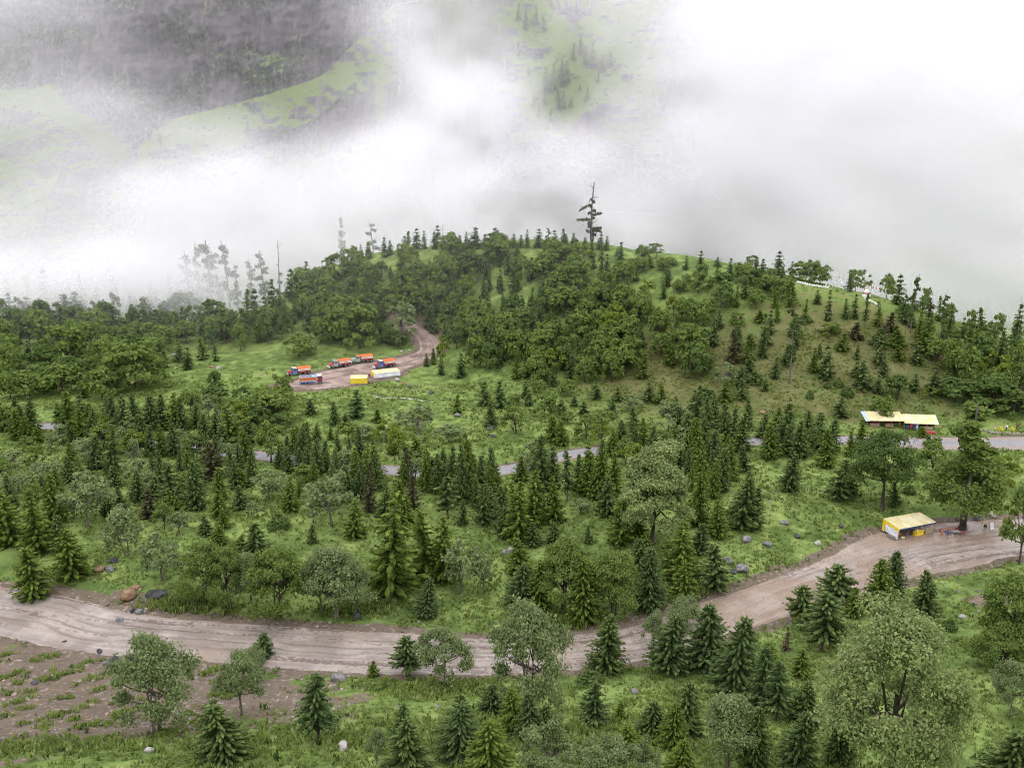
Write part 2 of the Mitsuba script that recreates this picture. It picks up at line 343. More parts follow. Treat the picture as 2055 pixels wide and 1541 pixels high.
PAL = {  # leaf base, leaf tip
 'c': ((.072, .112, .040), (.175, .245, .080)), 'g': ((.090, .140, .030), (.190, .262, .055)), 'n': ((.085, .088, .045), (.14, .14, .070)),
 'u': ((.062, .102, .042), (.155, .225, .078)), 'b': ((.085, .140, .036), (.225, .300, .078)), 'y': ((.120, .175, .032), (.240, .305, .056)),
 'w': ((.115, .160, .065), (.300, .375, .165)), 'k': ((.066, .112, .034), (.155, .222, .066)), 'x': ((.13, .095, .07), (.19, .145, .10)), 'q': ((.130, .180, .058), (.360, .430, .180))}


def conifer(seed, L, nb, K, tone='c', R=.27, bare=.06, gap=0.0, lean=0.0, power=.85, droop=.18, size=1.0):
    """height 1 m, trunk and needle sprays in whorls; returns trunk lines' mesh and leaves' mesh"""
    r = np.random.default_rng(seed)
    base, tip = map(np.array, PAL[tone])
    lv = Leaves()
    tz = np.linspace(0, 1, 7)
    bend = np.c_[lean * tz ** 2 + .012 * np.sin(tz * 5 + seed), .012 * np.cos(tz * 4 + seed * 2), tz]
    lines = [(bend, .017 * (1 - tz * .93) + .001)]
    cen = lambda t: np.c_[np.interp(t, tz, bend[:, 0]), np.interp(t, tz, bend[:, 1]), t]
    lev = np.linspace(bare, .985, L) + r.uniform(-.4, .4, L) / L
    P, A, B, Cc = [], [], [], []
    for t in lev:
        t = min(t, .99)
        n = max(3, int(round(nb * (1.1 - .55 * t))))
        prof = (1 - t) ** power * min(1, .55 + (t - bare) * 3.2)
        az = r.uniform(0, 6.28) + np.arange(n) * 6.283 / n + r.uniform(-.35, .35, n)
        ln = R * prof * r.uniform(.68, 1.18, n) + .022
        if gap: ln *= np.where(r.random(n) < gap, .35, 1)
        d = np.c_[np.cos(az), np.sin(az)]
        for k in range(K):
            s = (k + .55 + r.uniform(-.3, .3, n)) / K
            q = cen(np.full(n, t))
            q[:, :2] += d * (ln * s)[:, None]
            q[:, 2] += ln * (-droop * s + .30 * droop * s ** 3 * 2) + r.normal(0, .006, n) + .02 * (s > .8)
            w = (.034 + .030 * (1 - t)) * size * r.uniform(.75, 1.3, n) * (1.15 - .4 * s)
            roll = r.uniform(-.9, .9, n)
            out = np.c_[d, np.full(n, -.25) + r.uniform(-.25, .45, n)]
            side = np.c_[-d[:, 1], d[:, 0], roll]
            P.append(q); A.append(unit(out) * (w * 1.25)[:, None]); B.append(unit(side) * (w * .62)[:, None])
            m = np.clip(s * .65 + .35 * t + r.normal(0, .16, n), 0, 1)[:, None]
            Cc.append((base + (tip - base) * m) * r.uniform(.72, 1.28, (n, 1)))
            # hanging second blade gives the spray thickness
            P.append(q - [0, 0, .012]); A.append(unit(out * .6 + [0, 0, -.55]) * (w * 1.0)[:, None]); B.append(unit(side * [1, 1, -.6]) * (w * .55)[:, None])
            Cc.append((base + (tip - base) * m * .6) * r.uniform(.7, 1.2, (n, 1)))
    m = 6
    P.append(cen(np.linspace(.955, 1.0, m))); A.append(np.tile([[.004, 0, .032]], (m, 1))); B.append(np.c_[np.cos(np.arange(m) * 2.2), np.sin(np.arange(m) * 2.2), np.zeros(m)] * .014 * size); Cc.append(np.tile(tip, (m, 1)))
    lv.add(np.concatenate(P), np.concatenate(A), np.concatenate(B), np.concatenate(Cc))
    return tubes(lines, 6, (.115, .092, .074), r=r), lv.mesh()


def broadleaf(seed, N, M, leaf, tone='b', cz=.60, rz=.38, rx=.40, stems=1, airy=0.0, fork=.26, shape=1.0, full=False, gap=.30):
    """height about 1 m: stems, limbs and leaf clumps on an uneven crown"""
    r = np.random.default_rng(seed)
    base, tip = map(np.array, PAL[tone])
    u = unit(r.standard_normal((N * 3, 3)))
    u = u[u[:, 2] > -.75][:N]
    lump = .52 + .90 * meshkit.noise(u * 1.5 + seed * 3.1)
    rad = r.uniform(.55, 1.0, len(u)) ** .5 * lump
    cc = u * rad[:, None] * [rx, rx, rz] + [0, 0, cz]
    cc[:, :2] *= (1 + shape * .25 * (cz - cc[:, 2:]) / rz)
    if not full: cc = cc[meshkit.noise(cc * 6.5 + seed * 1.7) > gap]
    cr = r.uniform(.055, .135, len(cc)) * (1.35 if full else 1) * (rx / .40) ** .5 * (1 - .25 * airy)
    lines = []
    tops = []
    for s in range(stems):
        a = r.uniform(0, 6.28)
        off = np.array([math.cos(a), math.sin(a), 0]) * (.0 if stems == 1 else .03)
        top = off * (3 if stems > 1 else 0) + [r.uniform(-.04, .04), r.uniform(-.04, .04), cz - .05 + r.uniform(0, .08)]
        t = np.linspace(0, 1, 6)[:, None]
        pts = off + (top - off) * t + np.c_[.02 * np.sin(t * 4 + seed), .02 * np.cos(t * 3.1 + seed), 0 * t] * t
        rr = (.026 if stems == 1 else .017) * (1 - .62 * t[:, 0])
        rr[0] *= 1.35
        lines.append((pts, rr)); tops.append(pts)
    for k in r.choice(len(cc), min(len(cc), 16), replace=False):
        st = tops[r.integers(len(tops))]
        h = np.clip(fork + r.uniform(0, .25), 0, .8)
        a = np.array([np.interp(h, st[:, 2], st[:, i]) for i in range(3)])
        mid = a * .5 + cc[k] * .5 + [0, 0, -.03]
        lines.append((np.array([a, mid, cc[k]]), [.011, .007, .003]))
    lv = Leaves()
    n = len(cc) * M
    w = unit(r.standard_normal((n, 3)))
    w[:, 2] = np.where(w[:, 2] < -.35, -w[:, 2] * .6, w[:, 2])
    ci = np.repeat(np.arange(len(cc)), M)
    q = cc[ci] + w * (cr[ci] * (r.uniform(.72, 1.08, n) if full else r.uniform(.45, 1.08, n) ** .6))[:, None] * [1, 1, .78]
    q += r.normal(0, (.010 if gap > .4 else .018) + .03 * airy, (n, 3))
    nn = unit(w * .55 + unit(cc[ci] - [0, 0, cz - .1]) * .35 + [0, 0, .35] + r.normal(0, .36 if full else .5, (n, 3)))
    a = unit(np.cross(nn, r.standard_normal((n, 3)))); b = np.cross(nn, a)
    sz = leaf * r.uniform(.65, 1.3, n)[:, None]
    tone_c = r.uniform(0, 1, len(cc))[ci]
    m = np.clip(.35 * tone_c + .65 * r.random(n), 0, 1)[:, None]
    lv.add(q, a * sz, b * sz * .72, (base + (tip - base) * m) * r.uniform(.8, 1.2, (n, 1)))
    bark = (.16, .145, .125) if tone == 'w' else (.085, .07, .06)
    return tubes(lines, 5, bark, r=r), lv.mesh()


def old_fir(seed, nbr=11, fol=1.0, tone='c', crook=.05, t0=.28, spread=.22, branches=None, forks=True, thick=.022, width_fall=.45, pad=.017, dens=1.0):
    """tall weathered conifer: long bare trunk, few level boughs carrying flat pads of needles, broken forked top"""
    r = np.random.default_rng(seed)
    base, tip = map(np.array, PAL[tone])
    tz = np.linspace(0, 1, 10)
    cx = crook * np.sin(tz * 2.4 + seed) * tz + crook * .8 * tz ** 2
    cy = crook * .6 * np.cos(tz * 3 + seed) * tz
    st = np.c_[cx, cy, tz]
    lines = [(st, thick * (1 - .8 * tz) + .002)]
    lv = Leaves()
    if branches is None:
        branches = [(t0 + (.96 - t0) * ((i + r.uniform(-.3, .3)) / nbr), r.uniform(0, 6.28) if i % 2 else r.choice([0, 3.14]) + r.normal(0, .4), spread * r.uniform(.45, 1.1) * (1 - width_fall * i / nbr), r.uniform(-.25, .2), r.random() < fol) for i in range(nbr)]
    for t, az, ln, rise, leafy in branches:
        t = min(max(t, .05), .97)
        p0 = np.array([np.interp(t, tz, st[:, k]) for k in range(3)])
        d = np.array([math.cos(az), math.sin(az), 0])
        pts = np.array([p0, p0 + d * ln * .5 + [0, 0, ln * rise * .3], p0 + d * ln + [0, 0, ln * rise]])
        lines.append((pts, [.008, .0055, .002]))
        if leafy:
            n = int(130 * ln / .15 * dens)
            s = r.uniform(.12, 1.06, n)
            q = p0 + d * (ln * s)[:, None] + np.c_[0 * s, 0 * s, ln * rise * s ** 1.5]
            sd = np.array([-d[1], d[0], 0])
            q += sd * (r.normal(0, .022, n) * (1.5 - .6 * s))[:, None] + np.c_[r.normal(0, .007, (n, 2)), r.normal(.004, .010, n) - .006]
            nn = unit(np.array([0, 0, 1.0]) + r.normal(0, .5, (n, 3)))
            a = unit(np.cross(nn, r.standard_normal((n, 3)))); b = np.cross(nn, a)
            z = pad * r.uniform(.7, 1.3, n)[:, None]
            lv.add(q, a * z * 1.3, b * z * .8, base + (tip - base) * r.random((n, 1)))
    if forks:
        p0 = st[-2]
        for az, l in ((3.3, .07), (2.6, .05), (.4, .03)):
            d = np.array([math.cos(az), math.sin(az), .9])
            lines.append((np.array([p0, p0 + d * l * .6 + [0, 0, .015], p0 + d * l * [1.6, 1.6, 1.0]]), [.006, .004, .0015]))
    if not lv.v:
        lv.add(st[3:8], np.tile([[.03, 0, 0.01]], (5, 1)), np.tile([[0, .008, .004]], (5, 1)), np.tile(base, (5, 1)))
    return tubes(lines, 6, (.13, .115, .105), r=r), lv.mesh()


def shrub(seed, n, leaf, tone='k'):
    r = np.random.default_rng(seed)
    base, tip = map(np.array, PAL[tone])
    lv = Leaves()
    u = unit(r.standard_normal((n, 3))); u[:, 2] = abs(u[:, 2])
    rad = r.uniform(.5, 1, n) ** .5 * (.62 + .5 * meshkit.noise(u * 2.3 + seed))
    q = u * rad[:, None] * [.5, .5, .92]
    nn = unit(u + [0, 0, .4] + r.normal(0, .6, (n, 3)))
    a = unit(np.cross(nn, r.standard_normal((n, 3)))); b = np.cross(nn, a)
    z = leaf * r.uniform(.6, 1.3, n)[:, None]
    lv.add(q, a * z, b * z * .7, (base + (tip - base) * r.random((n, 1))) * r.uniform(.8, 1.2, (n, 1)))
    lines = [(np.array([[0, 0, -.05], [.1 * math.cos(k), .1 * math.sin(k), .3], [.3 * math.cos(k), .3 * math.sin(k), .65]]), [.02, .015, .006]) for k in range(5)]
    return tubes(lines, 4, (.10, .085, .07), r=r), lv.mesh()


FORMS = {}


def form(name, made, wide=False):
    (tm, tc), (lm, lc) = made
    rr = np.hypot(lm[0][:, 0], lm[0][:, 1]); k = np.array([.5 / np.quantile(rr, .965), .5 / np.quantile(rr, .965), 1 / max(np.quantile(lm[0][:, 2], .995), tm[0][:, 2].max() * .985)])
    if wide: k[:2] = .5 / max(np.abs(lm[0][:, 0]).max(), .05)
    tm, lm = (tm[0] * k, tm[1]), (lm[0] * k, lm[1])        # one metre tall, one metre wide
    scene[name] = {'type': 'shapegroup', 'trunk': mikit.ply(tm, 'bark_mat', smooth=False, color=tc), 'crown': mikit.ply(lm, 'leaf_mat', smooth=False, color=lc)}
    FORMS[name] = len(tm[1]) + len(lm[1])


# kinds of tree; the letter after the kind is the tone; n near, m middle, f far detail
for _i in range(4):
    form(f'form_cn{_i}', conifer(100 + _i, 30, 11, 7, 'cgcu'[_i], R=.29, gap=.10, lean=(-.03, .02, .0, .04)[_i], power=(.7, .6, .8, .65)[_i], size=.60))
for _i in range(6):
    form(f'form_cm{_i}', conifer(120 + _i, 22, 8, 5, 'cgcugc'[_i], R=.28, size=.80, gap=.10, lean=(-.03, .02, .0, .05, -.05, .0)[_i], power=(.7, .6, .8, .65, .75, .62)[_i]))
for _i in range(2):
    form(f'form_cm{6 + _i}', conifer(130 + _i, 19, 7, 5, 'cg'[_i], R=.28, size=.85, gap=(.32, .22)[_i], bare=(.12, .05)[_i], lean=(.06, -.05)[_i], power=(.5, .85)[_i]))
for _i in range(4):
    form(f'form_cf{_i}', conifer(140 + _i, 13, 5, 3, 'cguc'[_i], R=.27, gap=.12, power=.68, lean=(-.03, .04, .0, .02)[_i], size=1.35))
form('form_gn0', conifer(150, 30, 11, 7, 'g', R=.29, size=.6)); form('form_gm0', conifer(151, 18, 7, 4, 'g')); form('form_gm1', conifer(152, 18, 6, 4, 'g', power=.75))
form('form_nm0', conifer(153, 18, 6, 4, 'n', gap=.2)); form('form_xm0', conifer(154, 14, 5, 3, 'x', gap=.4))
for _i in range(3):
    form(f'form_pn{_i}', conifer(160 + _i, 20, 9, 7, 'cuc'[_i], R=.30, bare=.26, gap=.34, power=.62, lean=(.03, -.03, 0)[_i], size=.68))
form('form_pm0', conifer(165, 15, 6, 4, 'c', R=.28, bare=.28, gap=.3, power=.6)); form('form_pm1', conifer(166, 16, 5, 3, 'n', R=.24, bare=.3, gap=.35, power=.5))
for _i in range(4):
    form(f'form_bm{_i}', broadleaf(200 + _i, 34, 52, .040, 'bkyb'[_i], stems=(1, 1, 1, 2)[_i]))
for _i in range(5):
    form(f'form_bf{_i}', broadleaf(220 + _i, 26, 44, .055, 'bkbyk'[_i], cz=.52, rz=.44, rx=.44, fork=.2, full=True))
for _i in range(3):
    form(f'form_bn{_i}', broadleaf(240 + _i, 64, 210, .0185, 'bky'[_i], stems=(2, 1, 2)[_i], cz=.58))
for _i in range(3):
    form(f'form_wn{_i}', broadleaf(260 + _i, 58, 190, .0185, 'w', stems=(2, 1, 3)[_i], airy=(.5, .3, .9)[_i]))
for _i in range(3):
    form(f'form_wm{_i}', broadleaf(280 + _i, 32, 46, .040, 'w', stems=(2, 1, 1)[_i], airy=(.7, .3, .2)[_i]))
for _i in range(2): form(f'form_wf{_i}', broadleaf(290 + _i, 20, 30, .060, 'w', cz=.54, rz=.42))
for _i in range(3): form(f'form_of{_i}', old_fir(300 + _i, 14, (.9, .8, 1)[_i], spread=(.24, .2, .17)[_i], pad=.022), True)
form('form_df0', old_fir(310, 6, .4, spread=.10, thick=.02), True)
for _i in range(2): form(f'form_sm{_i}', shrub(320 + _i, 420, .075, 'kw'[_i]))
form('form_sn0', broadleaf(330, 46, 190, .022, 'w', cz=.46, rz=.44, rx=.46, stems=3, fork=.05))


form('big_a', broadleaf(401, 190, 260, .0095, 'q', cz=.54, rz=.44, rx=.34, stems=1, airy=.0, fork=.2, shape=1.8, gap=.41))
form('big_b', broadleaf(402, 84, 260, .0150, 'q', cz=.58, rz=.40, rx=.34, stems=1, fork=.25, shape=.5))
form('big_c', broadleaf(403, 80, 240, .0145, 'k', cz=.62, rz=.36, rx=.42, stems=1, fork=.32))
(_ta, _ca), (_la, _lca) = broadleaf(404, 60, 150, .0120, 'b', cz=.36, rz=.26, rx=.22, fork=.15)
(_tb, _cb), (_lb, _lcb) = old_fir(405, 12, 1.0, 'b', crook=.02, t0=.62, spread=.17, thick=.019, forks=False, width_fall=-.1, pad=.024)
join = lambda a, b: (np.concatenate([a[0], b[0]]), np.concatenate([a[1], b[1] + len(a[0])]))
form('big_o', ((join(_ta, _tb), np.concatenate([_ca, _cb])), (join(_la, _lb), np.concatenate([_lca, _lcb]))))
form('big_d', old_fir(406, 10, 1.0, 'n', crook=.045, thick=.036, pad=.019, dens=.6, branches=[(.66, 3.14, .27, -.32, True), (.43, 3.2, .31, -.02, True), (.50, .1, .22, .12, True), (.37, -.1, .16, .55, False), (.30, .05, .22, -.03, True), (.27, .3, .21, -.1, True), (.235, 3.3, .12, .25, True), (.19, .2, .10, .0, True), (.75, 3.0, .06, -.5, True), (.77, .0, .16, .0, False), (.39, 3.5, .09, -.3, True), (.14, 3.0, .06, .2, False), (.33, 3.0, .07, -.2, True), (.46, .2, .08, -.2, True), (.54, 3.3, .08, -.1, True), (.58, .1, .07, -.2, True), (.71, .2, .06, -.3, True), (.63, 3.0, .05, .1, True), (.24, .0, .07, -.2, True), (.16, .2, .06, -.1, True)]), True)


# one line per tree: key, form, x, y, height, width ratio, turn, label code (look.zone.column.order) or label
LOOK = ['dark conifer', 'bright green conifer', 'olive-brown conifer', 'layered conifer with visible trunk', 'brown dead conifer', 'green broadleaf', 'yellow-green broadleaf', 'silvery broadleaf', 'deep green broadleaf', 'old fir', 'tall sparse fir', 'bare snag', 'low shrub', 'pale broadleaf', 'dark broadleaf', 'old tree']
ZONE = ['on the near slope', 'behind the muddy road', 'between the two roads', 'beside the paved road', 'on the meadow', 'along the knoll crest', 'high on the knoll', 'low on the knoll', 'high on the right hillside', 'low on the right hillside', 'at the left forest edge']
COLUMN = ['at far left', 'well left', 'left', 'left of centre', 'right of centre', 'right', 'well right', 'at far right', 'toward the left', 'nearest the knoll']
ORDER = ['first', 'second', 'third', 'fourth', 'fifth', 'sixth', 'seventh', 'eighth', 'ninth', 'tenth', 'eleventh', 'twelfth', 'thirteenth', 'fourteenth', 'fifteenth', 'sixteenth', 'seventeenth', 'eighteenth', 'nineteenth', 'twentieth', 'twenty-first', 'twenty-second', 'twenty-third', 'twenty-fourth', 'twenty-fifth', 'twenty-sixth', 'twenty-seventh', 'twenty-eighth', 'twenty-ninth', 'thirtieth', 'thirty-first', 'thirty-second', 'thirty-third', 'thirty-fourth', 'thirty-fifth', 'thirty-sixth', 'thirty-seventh', 'thirty-eighth', 'thirty-ninth']
NAMES = {'c': ('conifer', 'conifer', 'conifers'), 'b': ('broadleaf_tree', 'broadleaf tree', 'broadleaf trees'), 'f': ('old_fir', 'old fir', 'old firs'), 'x': ('dead_tree', 'dead tree', 'bare snags'),
         's': ('shrub', 'shrub', 'low shrubs'), 'o': ('old_tree', 'old tree', ''), 't': ('conifer_thicket', '', ''), 'u': ('broadleaf_thicket', '', '')}
